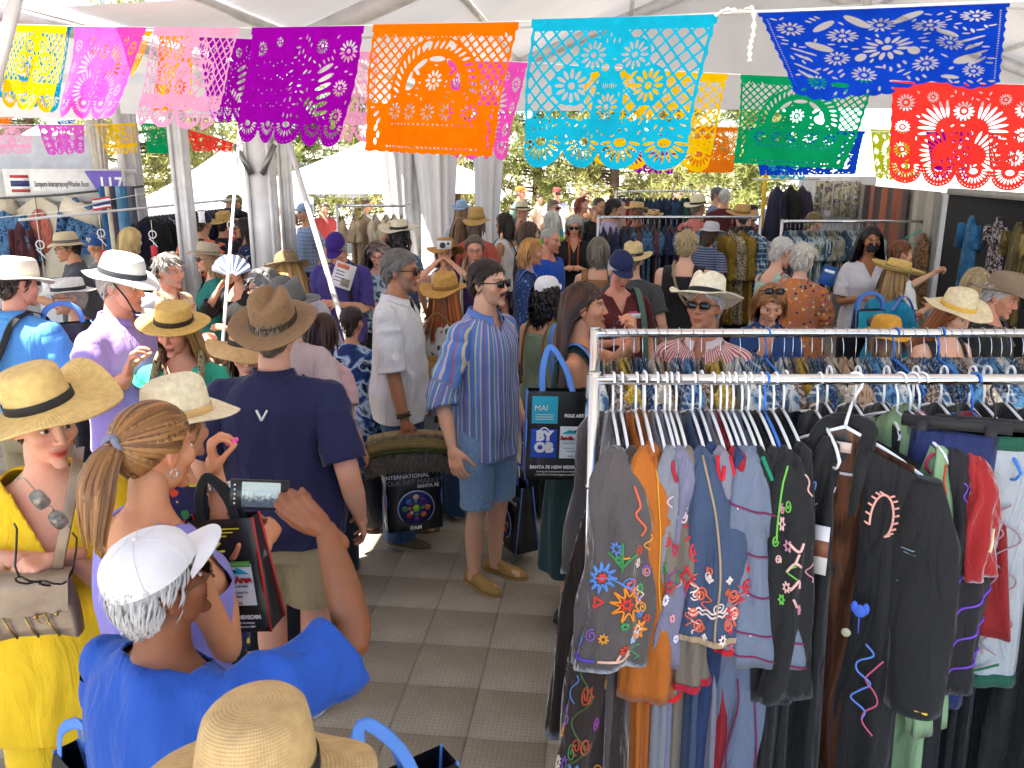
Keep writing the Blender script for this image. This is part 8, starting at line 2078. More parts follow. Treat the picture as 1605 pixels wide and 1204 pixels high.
# ------------------------------------------------------------------ bags, phones and things carried
BLK = plain((.014, .014, .015), .38, var=.3, vscale=12, bmp=.15, name='laminated_black', spec=.5)
STRAP = fab(srgb('#5c8cdc'), fold=.1); STRAPD = fab(srgb('#1c1c20'), fold=.1)
def ribbon_path(pts, w, mat, name, parent=None, n=40, up=(0, -1, 0), thick=.12):
 """flat webbing along world/local points"""
 Pq = cr(pts, n); return ob(name, tube(Pq, w / 2, 8, True, thick, up), mat, parent)
def disc(x, z, r, y, n=28, sz=1.0):
 a = np.linspace(0, 2 * math.pi, n, endpoint=False)
 return loft(np.stack([np.stack([x + r * np.cos(a), np.full(n, y), z + r * sz * np.sin(a)], 1), np.stack([x + r * np.cos(a), np.full(n, y - .0015), z + r * sz * np.sin(a)], 1)]), True, True)
def tote(loc, w, h, d, yaw, label, front, side=None, piping=None, strap_to=None, roll=0., smat=STRAP, gap=.1):
 """local: x across, y depth (front = -y), z up, origin at the middle of the bottom"""
 root = empty('tote_bag', loc, yaw); root.rotation_euler[1] = roll; tag(root, label, 'tote bag', 'tote bags')
 R = []
 for q in np.linspace(0, 1, 10):
  ww = w / 2 * (1 + .02 * math.sin(q * 3)); dd = d / 2 * (1 - .55 * q ** 1.5) + .006 * math.sin(9 * q)
  k = np.array([(-1, -1), (-.5, -1.04), (0, -1.05), (.5, -1.03), (1, -1), (1, 0), (1, 1), (.5, 1), (0, 1), (-.5, 1), (-1, 1), (-1, 0)], float)
  R.append(np.stack([k[:, 0] * ww, k[:, 1] * dd * (1 - .35 * (np.abs(k[:, 0]) == 1) * (k[:, 1] == 0) * 0), np.full(12, h * q)], 1))
 obf('bag_body', loft(np.array(R), True, False), BLK, root)
 pm = piping or STRAP
 for sx in (-1, 1):
  for sy in (-1, 1): ob('piping', tube([(sx * w / 2, sy * d / 2, 0), (sx * w / 2 * 1.01, sy * d / 2 * .72, h * .5), (sx * w / 2, sy * d / 2 * .45, h)], .004, 6), pm, root)
 for sy in (-1, 1):
  if strap_to is None: pk = [(-gap, sy * d * .24, h - .03), (-gap * .8, sy * d * .15, h + .07), (0, 0, h + .11), (gap * .8, sy * d * .15, h + .07), (gap, sy * d * .24, h - .03)]
  else:
   t = np.array(strap_to); pk = [(-gap, sy * d * .24, h - .03), tuple(.5 * np.array([-gap, sy * d * .24, h]) + .5 * t + np.array([-.015, 0, .0])), tuple(t), tuple(.5 * np.array([gap, sy * d * .24, h]) + .5 * t + np.array([.015, 0, 0])), (gap, sy * d * .24, h - .03)]
  ribbon_path(pk, .026, smat, 'strap', root, 30)
 fy = lambda z: -(d / 2) * 1.05 * (1 - .55 * (z / h) ** 1.5) - .008
 front(root, w, h, fy)
 if side: side(root, w, h, d)
 return root
def FM(x, z, fy, h):            # matrix for print lying on the front
 return Matrix.Translation((x, fy(z) - .002, z)) @ UP
WHT = plain((.75, .75, .75), .5, name='white_ink'); TEALP = plain(srgb('#22a0b8'), .5); BLUEP = plain(srgb('#1a48b0'), .5); REDP = plain(srgb('#a82024'), .5); YELP = plain(srgb('#c8c030'), .5)
def emblem(root, x, z, r, fy, sz=1.0):
 y = fy(z) - .004
 ob('emblem_ring', disc(x, z, r, y + .001, 36, sz), plain(srgb('#b8c4e0'), .5), root); ob('emblem_field', disc(x, z, r * .94, y - .001, 36, sz), plain(srgb('#1c2c66'), .5, var=.5, vscale=30), root)
 cols = ['#c86a30', '#d8b0a0', '#4a8a4a', '#5c2a80', '#3a78c8', '#b03a3a']
 gs = {}
 for k in range(8):
  a = k * math.pi / 4; L = .62 if k % 2 == 0 else .55; c = cols[(k // 2 + (k % 2) * 3) % 6]
  gs.setdefault(c, []).append(disc(x + r * L * math.cos(a), z + r * L * math.sin(a) * sz, r * .17, y - .003, 10, sz))
  gs.setdefault(cols[(k + 2) % 6], []).append(disc(x + r * .36 * math.cos(a), z + r * .36 * math.sin(a) * sz, r * .11, y - .003, 8, sz))
 for c, g in gs.items(): ob('emblem_petals', gjoin(g), plain(srgb(c), .5), root)
 ob('emblem_centre', disc(x, z, r * .20, y - .005, 18, sz), plain(srgb('#8ac030'), .5), root)
def front_market(root, w, h, fy):
 obf('lettering', gx(text_geo('INTERNATIONAL', w * .105, .002, 'CENTER', .0006), FM(-w * .12, h * .93, fy, h)), WHT, root)
 obf('lettering', gx(text_geo('FOLK ART MARKET', w * .125), FM(0, h * .83, fy, h)), plain(srgb('#7a8088'), .5), root)
 obf('lettering', gx(text_geo('SANTA FE', w * .09, .002, 'CENTER', .0006), FM(w * .26, h * .75, fy, h)), WHT, root)
 emblem(root, w * .02, h * .40, w * .34, fy)
 obf('lettering', gx(text_geo('IFAM', w * .10, .002, 'CENTER', .001), FM(0, h * .06, fy, h)), WHT, root)
def side_2024(root, w, h, d):
 M = lambda z: Matrix.Translation((-w / 2 - .006, 0, z)) @ Matrix.Rotation(-math.pi / 2, 4, 'Z') @ UP
 obf('lettering', gx(text_geo('IFAM', .075, .002, 'CENTER', .002), M(h * .84)), WHT, root)
 for k, (ch, c) in enumerate((('2', WHT), ('0', plain(srgb('#c83030'), .5)), ('2', WHT), ('4', WHT))):
  if k in (1, 3): obf('lettering', gx(text_geo(ch, .13, .002, 'CENTER', .003), M(h * (.42 if k == 1 else .10))), c, root)
def panel(root, x, z, w, h, fy, mat, name='printed_panel'):
 g = G([(x - w / 2, fy(z - h / 2) - .002, z - h / 2), (x + w / 2, fy(z - h / 2) - .002, z - h / 2), (x + w / 2, fy(z + h / 2) - .002, z + h / 2), (x - w / 2, fy(z + h / 2) - .002, z + h / 2)], [(0, 1, 2, 3)])
 return obf(name, g, mat, root)
def front_ads(root, w, h, fy, red=False):
 sh = lambda z: fy(z) - .004
 if not red:
  panel(root, -w * .22, h * .80, w * .42, h * .30, fy, TEALP); obf('lettering', gx(text_geo('MAI', w * .13), FM(-w * .28, h * .82, sh, h)), WHT, root)
  for k in range(3): panel(root, -w * .22, h * (.75 - .025 * k), w * .30, h * .006, sh, WHT, 'small_print')
  panel(root, -w * .22, h * .43, w * .42, h * .32, fy, BLUEP)
  for s, z in (('BY', .51), ('OB', .38)): obf('lettering', gx(text_geo(s, w * .22, .002, 'CENTER', .004), FM(-w * .22, h * z, sh, h)), WHT, root)
  ob('bag_icon', tube([(-w * .30 + w * .16 * k / 10, sh(h * .57), h * .565 + w * .06 * math.sin(math.pi * k / 10)) for k in range(11)], .003, 5), WHT, root)
  obf('lettering', gx(text_geo('FOLK ART', w * .07, .002, 'CENTER', .001), FM(w * .26, h * .74, sh, h)), WHT, root)
 else:
  for k in range(3): panel(root, w * (.02 - .05 * k), h * (.93 - .03 * k), w * (.62 - .1 * k), h * .012, sh, YELP, 'small_print')
  for k in range(9):
   a = k * 2 * math.pi / 9; ob('starburst', tube([(-w * .12 + .012 * math.cos(a), sh(h * .74), h * .74 + .012 * math.sin(a)), (-w * .12 + .035 * math.cos(a), sh(h * .74), h * .74 + .035 * math.sin(a))], .003, 5), YELP, root)
  panel(root, w * .15, h * .62, w * .5, h * .05, fy, plain(srgb('#5a9a3a'), .5))
 px = w * .25 if not red else w * .10; pw = w * .42 if not red else w * .62
 panel(root, px, h * .44, pw, h * .36, fy, plain((.72, .76, .76), .5))
 mtn = G([(px - pw * .45, sh(h * .5) - .001, h * .54), (px - pw * .15, sh(h * .5) - .001, h * .585), (px, sh(h * .5) - .001, h * .565), (px + pw * .2, sh(h * .5) - .001, h * .60), (px + pw * .45, sh(h * .5) - .001, h * .54)], None, [(0, 4, 1), (1, 4, 2), (2, 4, 3)])
 obf('mountain_print', mtn, TEALP, root)
 obf('lettering', gx(text_geo('Sandia Area', pw * .20, .002, 'CENTER', .0015), FM(px, h * .49, sh, h)), REDP, root)
 obf('lettering', gx(text_geo('Banking Without the Bank', pw * .07), FM(px, h * .435, sh, h)), DGREY, root)
 obf('lettering', gx(text_geo('now see us in Santa Fe', pw * .075), FM(px, h * .38, sh, h)), DGREY, root); obf('lettering', gx(text_geo('(on Cerrillos)', pw * .075), FM(px, h * .345, sh, h)), DGREY, root)
 obf('lettering', gx(text_geo('sandia.org', pw * .085), FM(px, h * .29, sh, h)), REDP, root)
 obf('lettering', gx(text_geo('SANTA FE NEW MEXICAN', w * .075, .002, 'CENTER', .0008), FM(0, h * .16, sh, h)), WHT, root)
 obf('lettering', gx(text_geo('covering the International Folk Art Market', w * .038), FM(0, h * .11, sh, h)), WHT, root)
 obf('lettering', gx(text_geo('in the Folk Art Market magazine since 2004', w * .038), FM(0, h * .075, sh, h)), WHT, root)
def bottom_at(px, py, Y): return at(px, py, Y)
b0 = at(648, 822, 4.42)
tote(b0, .31, .34, .16, R_(16), 'black market tote with a round flower emblem under the rolled rug', front_market, side_2024, None, (.0, 0, .52), gap=.075)
b1 = at(806, 850, 4.5)
tote(b1, .31, .40, .15, R_(-62), 'black market tote standing edge-on behind the striped man\'s leg', front_market, None, None, None)
b2 = at(868, 745, 3.52)
tote(b2, .27, .40, .11, R_(4), 'black tote with BYOB and Sandia Area panels held by the green-dressed woman', front_ads, None, None, (-.03, .10, .57), roll=R_(2), gap=.07)
b3 = at(384, 978, 1.98)
tote(b3, .19, .31, .08, R_(-10), 'black and red tote hanging beside the ponytailed woman', lambda r, w, h, f: front_ads(r, w, h, f, True), None, plain(srgb('#b81c20'), .5), (-.03, .02, .41), roll=R_(-7), smat=STRAPD, gap=.05)
b4 = at(622, 1410, 1.42)
tote(b4, .27, .30, .14, R_(35), 'black and grey tote with light blue straps in the crook of the raised arm', lambda r, w, h, f: (panel(r, -.05, h * .55, w * .5, h * .4, f, plain((.35, .36, .38), .5)), emblem(r, .08, h * .5, .05, f)), None, None, (-.07, -.03, .48), gap=.05)
b5 = at(165, 1370, 1.62)
tote(b5, .24, .30, .12, R_(-40), 'black tote with pale blue edge at the lower left, beside the yellow trousers', lambda r, w, h, f: emblem(r, 0, h * .45, .07, f))
b6 = at(1358, 528, 5.55)
tote(b6, .21, .19, .07, R_(10), 'turquoise-fronted tote at the elbow of the woman in turquoise', lambda r, w, h, f: (panel(r, 0, h * .5, w * .9, h * .9, f, TEALP), ob('emblem_centre', disc(.0, h * .6, .035, f(h * .6) - .004), plain((.1, .1, .12), .5), r)))
b7 = at(112, 600, 4.5)
tote(b7, .28, .34, .12, R_(30), 'black tote with an emblem hanging behind the lavender polo', lambda r, w, h, f: emblem(r, .05, h * .35, .09, f))
def rug():
 c = at(643, 712, 4.42); root = empty('rolled_rug', c, R_(8)); tag(root, 'folded shaggy grey and straw-coloured rug carried through bag straps', 'rug')
 L = .47
 def slab(x0, x1, z0, z1, yy, bow):
  R = []
  for x in np.linspace(x0, x1, 24):
   q = (x - x0) / (x1 - x0); zz = bow * (1 - (2 * q - 1) ** 2); R.append([(x, -yy, z0 + zz * .9), (x, -yy * 1.1, (z0 + z1) / 2 + zz), (x, -yy * .8, z1 + zz), (x, yy * .8, z1 + zz), (x, yy * 1.1, (z0 + z1) / 2 + zz), (x, yy, z0 + zz * .9)])
  return loft(np.array(R))
 ob('straw_layer', slab(-L / 2, L / 2, .035, .095, .085, .03), fab(srgb('#a8905c'), 'check', [srgb('#7a6434')], 90), root)
 ob('olive_layer', slab(-L / 2, L / 2, .012, .034, .09, .03), C_('#4c5228'), root)
 ob('grey_layer', slab(-L / 2 - .01, L / 2 + .01, -.09, .011, .095, .02), C_('#5c544c'), root)
 rs_ = np.random.default_rng(3); N = 900
 x = rs_.uniform(-L / 2 - .01, L / 2 + .01, N); top = rs_.random(N) < .35
 p = np.stack([x, -.10 + .02 * rs_.random(N), np.where(top, .10, rs_.uniform(-.05, .015, N)) + .03 * (1 - (2 * x / L) ** 2)], 1)
 d = np.stack([rs_.normal(0, .4, N), -.25 + 0 * x, np.where(top, .8, -1)], 1); t = np.linspace(0, 1, 5)
 Pp_ = p[:, None] + d[:, None] * (t * .06)[None, :, None] * np.where(top, .35, 1)[:, None, None] + .006 * np.sin(t * 9 + x[:, None] * 90)[..., None]
 rb, si = ribbons(Pp_, .0028 * np.ones(N), np.tile(np.array([0, -1., .1]), (N, 5, 1)))
 col = np.where(top[:, None], np.array(srgb('#9a8c70')), np.array(srgb('#6a6058'))) * (.6 + .7 * rs_.random(N))[:, None]
 me = to_mesh('fringe', rb); vcol(me, col[si]); o = ob('fringe', me, vcolmat('yarn'), root); o['kind'] = 'stuff'
rug()
def screen_mat():
 m, n, b = _new('phone_screen'); v = coords(n); sp = node(n, 'ShaderNodeSeparateXYZ'); n.links.new(v, sp.inputs[0])
 nz = node(n, 'ShaderNodeTexNoise', i_Scale=140.0, i_Detail=3.0); n.links.new(v, nz.inputs['Vector'])
 h = math_(n, 'ADD', sp.outputs[2], math_(n, 'MULTIPLY', math_(n, 'SUBTRACT', nz.outputs[0], .5), .05))
 c = ramp(n, math_(n, 'ADD', math_(n, 'MULTIPLY', h, 14.0), .5), [(.0, (.05, .06, .08)), (.34, (.10, .13, .18)), (.42, (.35, .42, .45)), (.55, (.55, .68, .70)), (1.0, (.62, .72, .74))]).outputs[0]
 b.inputs['Base Color'].default_value = (.02, .02, .02, 1); b.inputs['Roughness'].default_value = .15
 n.links.new(c, b.inputs['Emission Color']); b.inputs['Emission Strength'].default_value = .16
 return m
pc = at(407, 775, 1.63); ph = empty('phone', pc, R_(4)); tag(ph, 'black smartphone raised to take a picture, screen lit', 'phone')
ph.rotation_euler = (R_(-12), R_(4), R_(4))
wq, hq = .120, .061
obf('case', box(0, 0, 0, wq, .009, hq), plain((.012, .012, .013), .3), ph); obf('screen', box(.004, -.0052, 0, wq * .66, .001, hq * .86), screen_mat(), ph)
for k in range(5): ob('screen_button', sphere((-wq * .42, -.0055, hq * (.32 - .16 * k)), .0022, 8, 6, (1, .3, 1)), plain((.5, .5, .5), .4), ph)
pc = at(383, 850, 2.0); p2 = empty('phone', pc, R_(30)); tag(p2, 'grey phone in the hand of the ponytailed woman', 'phone'); p2.rotation_euler = (R_(-50), R_(-35), R_(20))
obf('case', box(0, 0, 0, .07, .009, .145), plain((.05, .05, .055), .25), p2); obf('screen', box(0, -.0055, 0, .063, .001, .132), plain((.06, .07, .09), .1, spec=.6), p2)
pc = at(696, 384, 6.86); cm = empty('compact_camera', pc); tag(cm, 'small white camera held up by the woman in the tan hat', 'camera')
obf('camera_body', box(0, 0, 0, .12, .035, .065), plain((.75, .75, .75), .4), cm); ob('lens', tube([(-.01, -.015, 0), (-.01, -.045, 0)], .024, 14), plain((.03, .03, .03), .3), cm); ob('viewfinder', sphere((.035, -.018, .012), .012, 10, 8), plain((.05, .05, .05), .3), cm)
def leaflet(px, py, Y, w, h, mat, rx, rz, label, ry=0):
 o = obf('leaflet', box(0, 0, 0, w, .004, h), mat, None, loc=at(px, py, Y)); o.rotation_euler = (R_(rx), R_(ry), R_(rz)); tag(o, label, 'leaflet', 'leaflets'); return o
lf = leaflet(538, 432, 6.75, .17, .23, plain((.75, .75, .75), .5), -35, 10, 'white leaflet with an orange heading read by the man in purple', 20)
obf('heading', box(-.02, -.003, .08, .10, .003, .035), plain(srgb('#d8704c'), .5), lf); obf('picture', box(.03, -.003, -.06, .07, .003, .07), plain(srgb('#8a8478'), .5, var=.5, vscale=60), lf)
for k in range(4): obf('text_line', box(-.03, -.003, .03 - .03 * k, .07, .002, .008), DGREY, lf)
lf = leaflet(1298, 432, 5.9, .10, .14, plain(srgb('#1c4c8c'), .5), -20, -20, 'blue booklet held by the woman in the floral T-shirt', 15); obf('heading', box(0, -.003, .03, .07, .003, .02), WPR, lf)
leaflet(222, 470, 5.3, .16, .13, plain((.68, .70, .74), .6), -50, 20, 'pale grey card held before the curly-haired man', 10)
pc = at(364, 435, 6.1); fn = empty('folding_fan', pc, R_(-10)); tag(fn, 'open blue and white paper fan held by the woman in the visor', 'fan')
for k in range(16):
 a0 = R_(20 + 9 * k); a1 = R_(20 + 9 * (k + 1))
 g = G([(.03 * math.cos(a0), .0, .03 * math.sin(a0)), (.17 * math.cos(a0), .0, .17 * math.sin(a0)), (.17 * math.cos(a1), .008 if k % 2 else -.008, .17 * math.sin(a1)), (.03 * math.cos(a1), 0, .03 * math.sin(a1))], [(0, 1, 2, 3)])
 obf('fan_fold', g, plain(srgb('#d8dce8') if k % 2 else srgb('#8a9cc8'), .6), fn)
def handbag():
 c = at(62, 990, 1.90); root = empty('handbag', c, R_(8)); tag(root, 'metallic taupe leather shoulder bag with flap and zips, on the woman in yellow', 'handbag')
 LE = plain(srgb('#8a7660'), .38, .15, .2, 14, .3, name='taupe_leather', spec=.5); BR = plain(srgb('#b09050'), .3, .9)
 w, h, d = .205, .165, .07
 R = []
 for q in np.linspace(0, 1, 9):
  a = np.linspace(0, 2 * math.pi, 28, endpoint=False); ca, sa = np.cos(a), np.sin(a); f = 1 - .10 * q ** 2 + .03 * math.sin(q * 3); R.append(np.stack([w / 2 * f * np.sign(ca) * np.abs(ca) ** .35, d / 2 * (1.05 - .45 * q) * np.sign(sa) * np.abs(sa) ** .5 + .004 * np.sin(5 * a + 4 * q), np.full(28, h * q) - .012 * (1 - q) * np.cos(2 * a)], 1))
 ob('bag_body', loft(np.array(R)), LE, root)
 Fp = []
 for q in np.linspace(0, 1, 9):
  u = np.linspace(-1, 1, 14); yb = np.interp(q, [0, .15, .3, 1], [.02, -.022, -.036, -.046]); zb = np.interp(q, [0, .15, .3, 1], [h, h + .006, h - .01, h * .42]); Fp.append(np.stack([u * w * .49 * (1 - .04 * q), np.full(14, yb) - .004 * np.sin(u * 4 + q * 3), zb - .012 * (np.abs(u) ** 3) * q * -1], 1))
 Fp = np.array(Fp); ob('flap', gjoin([loft(Fp, False, False, False), loft(Fp + np.array([0, .004, 0]), False, False, False)]), LE, root)
 for x in (-.05, .0, .05): ob('zip', tube([(x - .012, -.043, .075), (x, -.046, .04), (x + .016, -.042, .008)], .003, 6), BR, root)
 for x, z in ((-.075, .062), (.07, .075), (.02, .07)): ob('stud', sphere((x, -.052, z), .006, 8, 6), BR, root)
 ob('ring', tube([(.035 + .012 * math.cos(a), -.05, .06 + .012 * math.sin(a)) for a in np.linspace(0, 6.28, 16)], .002, 5), BR, root)
 ob('tassel', tube([(-.095, -.04, .04), (-.10, -.045, -.01), (-.105, -.045, -.03)], [.004, .006, .008], 6), LE, root)
 m = Matrix.Translation(root.location) @ Matrix.Rotation(R_(8), 4, 'Z'); mi = m.inverted()
 ribbon_path([mi @ at(88, 905, 1.93), mi @ at(96, 860, 1.90), mi @ at(110, 790, 1.93), mi @ at(120, 730, 1.99), mi @ at(124, 702, 2.14)], .028, LE, 'strap', root, 30)
handbag()
fr, ln = glasses_geo(True)
o = ob('carried_sunglasses', fr, plain((.02, .016, .012), .3), None, at(72, 846, 1.90)); o.rotation_euler = (R_(70), R_(30), R_(60)); tag(o, 'dark sunglasses held open in the hands of the woman in yellow', 'sunglasses')
fr2, ln2 = glasses_geo(False)
o = ob('hanging_glasses', gjoin([ln2, fr2]), plain(srgb('#8a8478'), .25, .3, .5, 60), None, at(66, 790, 1.93)); o.rotation_euler = (R_(-20), R_(60), R_(20)); tag(o, 'pale patterned glasses hooked in the yellow neckline', 'glasses')
pc = at(690, 636, 4.86); bk = empty('basket_bag', pc, R_(20)); tag(bk, 'round woven straw basket bag on the red-haired woman\'s arm', 'basket')
R = []
for q in np.linspace(0, 1, 14):
 a = np.linspace(0, 2 * math.pi, 26, endpoint=False); r = .17 * math.sin(.35 + q * 1.25) ; R.append(np.stack([r * np.cos(a), r * .42 * np.sin(a), np.full(26, .30 * q)], 1))
ob('basket_body', loft(np.array(R), True, False), straw(srgb('#b8904c'), 60.), bk)
ob('handle', tube(cr([(-.13, 0, .29), (-.10, .02, .45), (0, .05, .56), (.10, .02, .45), (.13, 0, .29)], 24), .008, 8), straw(srgb('#8a6434'), 90.), bk)
# ------------------------------------------------------------------ worn details
def byl(s):
 for S in PEOPLE:
  if s in S['label']: return S
def worn(S, pts, w, mat, name='shoulder_strap', n=40, thick=.14, up=(0, -1, 0)):
 k = S['s']; return ribbon_path([tuple(np.array(q) * k) for q in pts], w, mat, name, S['obj'], n, up, thick)
def cross(S, sg, mat, w=.03, back=True, b=1.0, y=.0):
 f = [(.085 * sg, .012, 1.475), (.075 * sg, -.075 - y, 1.42), (.03 * sg, -.150 - y, 1.28), (-.06 * sg, -.160 - y, 1.14), (-.19 * sg * b, -.07, .98)]
 r = [(.085 * sg, .012, 1.475), (.075 * sg, .09 + y, 1.42), (.03 * sg, .142 + y, 1.28), (-.06 * sg, .152 + y, 1.14), (-.19 * sg * b, .07, .98)]
 worn(S, f, w, mat)
 if back: worn(S, r, w, mat, up=(0, 1, 0))
cross(byl('sky blue polo'), -1, STRAPD, .045, y=.034, b=1.15)
S = byl('straw fedora with black band'); worn(S, [(-.12, .05, 1.44), (-.12, -.06, 1.43), (-.125, -.125, 1.34), (-.12, -.14, 1.2), (-.14, -.13, 1.0)], .045, STRAP)
ob('bead_necklace', gjoin([sphere(np.array([.075 * math.cos(a), -.03 - .085 * max(0, -math.sin(a)), 1.43 + .10 * math.sin(a) if math.sin(a) < 0 else 1.43]) * S['s'], .006, 6, 5) for a in np.linspace(math.pi, 2 * math.pi, 24)]), plain((.03, .02, .02), .4), S['obj'])
S = byl('dark green dress'); worn(S, [(-.115, .10, 1.36), (-.118, .02, 1.452), (-.12, -.05, 1.42), (-.13, -.115, 1.30), (-.15, -.12, 1.12), (-.17, -.11, .98)], .035, STRAP)
worn(S, [(-.085, .03, 1.455), (-.08, -.05, 1.425), (-.06, -.11, 1.34)], .016, C_('#5a6a5c'), 'dress_strap')
S = byl('short-haired blonde woman in a black'); cross(S, 1, C_('#9a8466'), .022, y=.03, b=1.3)
S = byl('sage tank top');
for sg in (-1, 1): worn(S, [(.09 * sg, -.03, 1.44), (.092 * sg, .05, 1.435), (.085 * sg, .125, 1.32), (.09 * sg, .14, 1.15), (.11 * sg, .12, 1.0)], .025, plain(srgb('#8a5430'), .5), 'leather_strap', up=(0, 1, 0))
worn(S, [(-.13, -.03, 1.42), (-.13, .07, 1.42), (-.14, .12, 1.3), (-.16, .12, 1.05)], .03, STRAP, up=(0, 1, 0))
S = byl('tan top with pale blue straps')
worn(S, [(-.11, -.03, 1.43), (-.115, .06, 1.43), (-.125, .118, 1.32), (-.14, .12, 1.05)], .04, STRAP, up=(0, 1, 0))
S = byl('mint tank top'); worn(S, [(-.12, .10, 1.34), (-.12, .02, 1.452), (-.12, -.06, 1.40), (-.15, -.10, 1.2), (-.19, -.06, 1.0)], .02, plain(srgb('#a81c24'), .5))
S = byl('white sleeveless top'); cross(S, 1, STRAPD, .03, y=.01)
S = byl('ginger bob'); worn(S, [(-.12, .10, 1.36), (-.125, .02, 1.462), (-.13, -.06, 1.42), (-.14, -.12, 1.25), (-.15, -.11, 1.0)], .035, STRAP)
S = byl('purple polo and purple cap'); worn(S, [(.12, -.02, 1.455), (.125, -.10, 1.38), (.13, -.145, 1.22), (.14, -.13, 1.0)], .03, STRAPD)
S = byl('lavender polo'); cord_ = worn(S, [(-.085, -.045, 1.62), (-.075, -.085, 1.56), (-.04, -.10, 1.49), (.0, -.105, 1.475)], .008, STRAPD, 'chin_cord', thick=1.0)
S = byl('turquoise shirt'); worn(S, [(-.12, .10, 1.36), (-.125, .02, 1.46), (-.13, -.06, 1.42), (-.16, -.11, 1.25), (-.2, -.06, 1.05)], .03, fab(srgb('#7a8ad8'), fold=.1))
S = byl('printed scarf'); SCARF = fab(srgb('#b8a884'), 'floral', [srgb('#2a2a24'), srgb('#3a6a94'), srgb('#e0d8bc'), srgb('#5a4a34')], 60)
for sg in (-1, 1): worn(S, [(.02 * sg, .09, 1.46), (.085 * sg, .04, 1.475), (.105 * sg, -.06, 1.43), (.115 * sg, -.135, 1.30), (.12 * sg, -.155, 1.12), (.125 * sg, -.14, .98)], .10, SCARF, 'scarf', thick=.25)
worn(S, [(-.11, -.03, 1.455), (-.06, -.10, 1.40), (.02, -.165, 1.24), (.12, -.17, 1.08)], .022, plain(srgb('#4a3828'), .6), 'bag_strap')
S = byl('navy polo and brown'); k = S['s']
ob('shirt_logo', gjoin([beam(Vector((sx * .020, .132 * 1.2 + .005, 1.355)) * k, Vector((0, .140 * 1.2 + .006, 1.318)) * k, .007 * k, .006) for sx in (-1, 1)]), plain((.75, .75, .75), .6), S['obj'])
S = byl('maroon T-shirt and navy cap'); k = S['s']; b = S['build']
fyy = lambda z: -.152 * b - .004
rt = S['obj']
o = ob('shirt_print', (lambda g: (g[0] * k, g[1], g[2]))(disc(.0, 1.19, .085, -.172, 28)), fab(srgb('#2c4c80'), 'floral', [srgb('#d8dce8'), srgb('#3a8a3a'), srgb('#1c2440'), srgb('#a8503c')], 60), rt)
obf('name_tag', (lambda g: (g[0] * k, g[1], g[2]))(box(.085, -.162, 1.30, .07, .006, .035)), plain((.78, .76, .76), .5), rt); obf('name_tag_ribbon', (lambda g: (g[0] * k, g[1], g[2]))(box(.07, -.161, 1.322, .06, .005, .016)), plain(srgb('#d8487c'), .5), rt)
worn(S, [(.125, .08, 1.40), (.13, .01, 1.462), (.135, -.07, 1.42), (.15, -.14, 1.28), (.17, -.14, 1.10), (.19, -.10, .95)], .045, C_('#5c7868'))
S = byl('orange printed scarf'); OSC = fab(srgb('#c85a24'), 'floral', [srgb('#e8a030'), srgb('#8a2c1c'), srgb('#2c1c18')], 40)
for sg in (-1, 1): worn(S, [(.0, .08, 1.47), (.06 * sg, .03, 1.475), (.055 * sg, -.09, 1.40), (.045 * sg, -.14, 1.25), (.05 * sg, -.14, 1.1)], .075, OSC, 'scarf', thick=.25)
S = byl('grey goatee'); TJ = C_('#b8a88c')
for sg in (-1, 1): worn(S, [(.05 * sg, .08, 1.46), (.09 * sg, .0, 1.468), (.11 * sg, -.09, 1.40), (.12 * sg, -.14, 1.25), (.12 * sg, -.145, 1.0)], .13, TJ, 'jacket_front', thick=.22)
S = byl('blonde ponytail'); Mh = S['Mh']
ob('scrunchie', gx(tube([(.020 * math.cos(a), .127 + .006 * math.sin(3 * a), .028 + .020 * math.sin(a)) for a in np.linspace(0, 6.28, 20)], [.009 + .002 * math.sin(k * 2) for k in range(20)], 8, False), Mh), C_('#7a7c90'), S['obj'])
ob('earring', gx(gjoin([tube([(.078, .01 + .011 * math.cos(a), -.052 + .011 * math.sin(a)) for a in np.linspace(0, 6.28, 14)], .0022, 5, False), tube([(-.078, .01 + .011 * math.cos(a), -.052 + .011 * math.sin(a)) for a in np.linspace(0, 6.28, 14)], .0022, 5, False)]), Mh), plain((.75, .74, .7), .25, .8), S['obj'])
def nails(S, side, hexc):
 W, hd = S['wrists'][side]; Sh, E, Wr, hk, hd, pn, sg = S['arms'][side]
 d = np.array(hd, float) / np.linalg.norm(hd); n = np.array(pn, float); n -= d * (n @ d); n /= np.linalg.norm(n); t = np.cross(d, n) * (-1 if sg > 0 else 1); sc = .93 if S['fem'] else 1.04
 spec = {'pinch': ((45, 60, 30), (50, 62, 30), (58, 66, 35), (66, 70, 35)), 'hold': ((30, 42, 25), (32, 45, 25), (36, 48, 25), (40, 50, 28))}.get(hk, ((22, 28, 18),) * 4)
 fd = (Wr - E) / np.linalg.norm(Wr - E); O = Wr - fd * .004 + d * .012; gs = []
 for (a, c, L), cu in zip(((.029, .088, .072), (.0095, .093, .080), (-.0105, .09, .074), (-.029, .082, .058)), spec):
  p = np.array([a, 0, c]); ang = 0
  for f, q in zip((.46, .30, .24), cu):
   ang += R_(q); dd = np.array([0, math.sin(ang), math.cos(ang)]); p = p + dd * L * f
  nb = np.array([0, -math.cos(ang), math.sin(ang)]); p = p + dd * .003 + nb * .006
  w = O + sc * (p[0] * t + p[1] * n + p[2] * d); gs.append(sphere(w * S['s'], .0068 * S['s'], 8, 6))
 ob('nail_varnish', gjoin(gs), plain(srgb(hexc), .2), S['obj'])
nails(S, 'aL', '#f04ca0'); nails(S, 'aR', '#f04ca0')
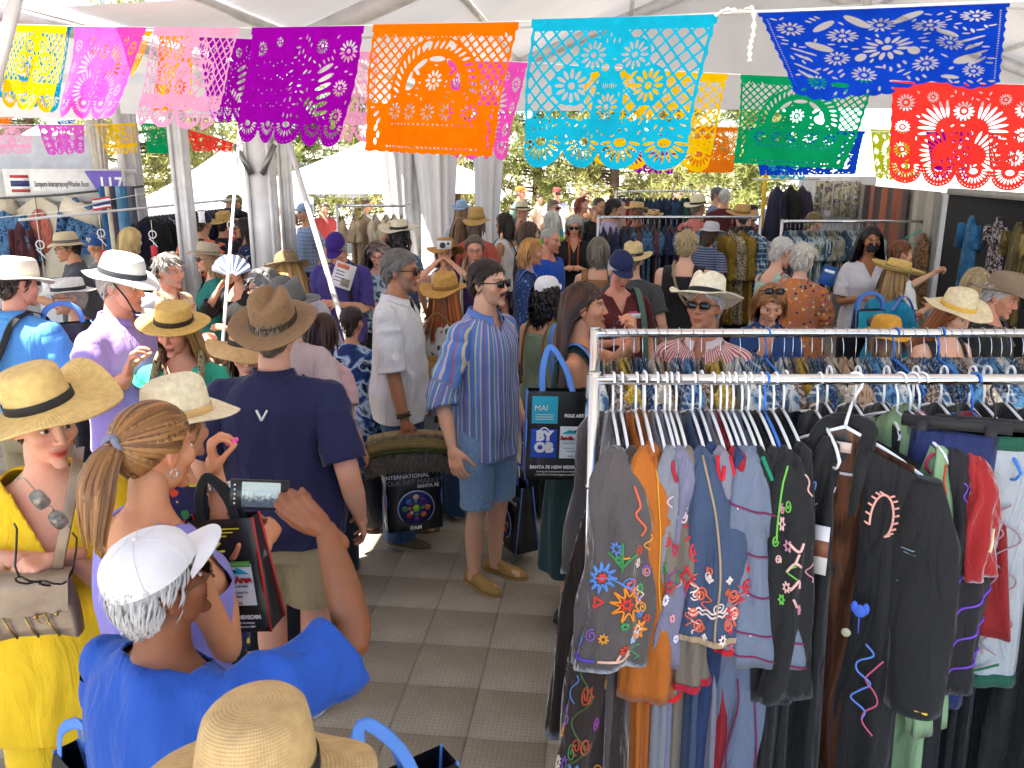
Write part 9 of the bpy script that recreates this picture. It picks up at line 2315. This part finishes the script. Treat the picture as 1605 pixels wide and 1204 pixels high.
Sh, E, W, hk, hd, pn, sg = S['arms']['aL']; u = (W - E) / np.linalg.norm(W - E); c0 = (E + (W - E) * .86) * S['s']; v = np.cross(u, [1, 0, 0]); v /= np.linalg.norm(v); w = np.cross(u, v)
ob('chain_bracelet', gjoin([tube([c0 + .034 * (math.cos(a) * v + math.sin(a) * w) + .008 * (math.cos(b) * u + math.sin(b) * (math.cos(a + .8) * v + math.sin(a + .8) * w)) for b in np.linspace(0, 6.28, 9)], .0028, 5, False) for a in np.linspace(0, 6.28, 15)[:-1]]), plain((.78, .77, .72), .25, .85), S['obj'])
S = byl('bright yellow top'); nails(S, 'aL', '#d82818'); nails(S, 'aR', '#d8401c')
ob('earring', gx(gjoin([sphere((.08, -.005, -.075), .013, 4, 3, (.3, 1, 1.3))]), S['Mh']), plain(srgb('#b8741c'), .3, .6), S['obj'])
S = byl('loose white shirt'); Sh, E, W, hk, hd, pn, sg = S['arms']['aR']; u = (W - E) / np.linalg.norm(W - E); v = np.cross(u, [1, 0, 0]); v /= np.linalg.norm(v); w = np.cross(u, v)
for q, r, h in ((.90, .006, '#2a2420'), (.84, .005, '#5a4030')):
 c0 = (E + (W - E) * q) * S['s']; ob('bracelet', tube([c0 + .036 * S['s'] * (math.cos(a) * v + math.sin(a) * w) for a in np.linspace(0, 6.28, 18)], r, 7, False), plain(srgb(h), .5), S['obj'])
S = byl('cut-off denim'); rs_ = np.random.default_rng(9); gs = []
pts = []
for sg in (-1, 1):
 for k in range(46):
  a = rs_.uniform(0, 6.28); r = .074; pts.append((sg * .092 + r * math.cos(a), -.006 + r * math.sin(a), .475))
pts = np.array(pts) * S['s']; N = len(pts); t = np.linspace(0, 1, 4)
Pq = pts[:, None] + np.array([0, 0, -1.])[None, None] * (t * .045)[None, :, None] * rs_.uniform(.4, 1.1, N)[:, None, None] + rs_.normal(0, .004, (N, 1, 3)) * t[None, :, None]
rb, si = ribbons(Pq, .0022 * np.ones(N), np.tile(np.array([0, -1., .1]), (N, 4, 1))); me = to_mesh('frayed_hem', rb); vcol(me, np.tile(np.array([.6, .62, .66]), (len(rb[0]), 1))); ob('frayed_hem', me, vcolmat('yarn'), S['obj'])
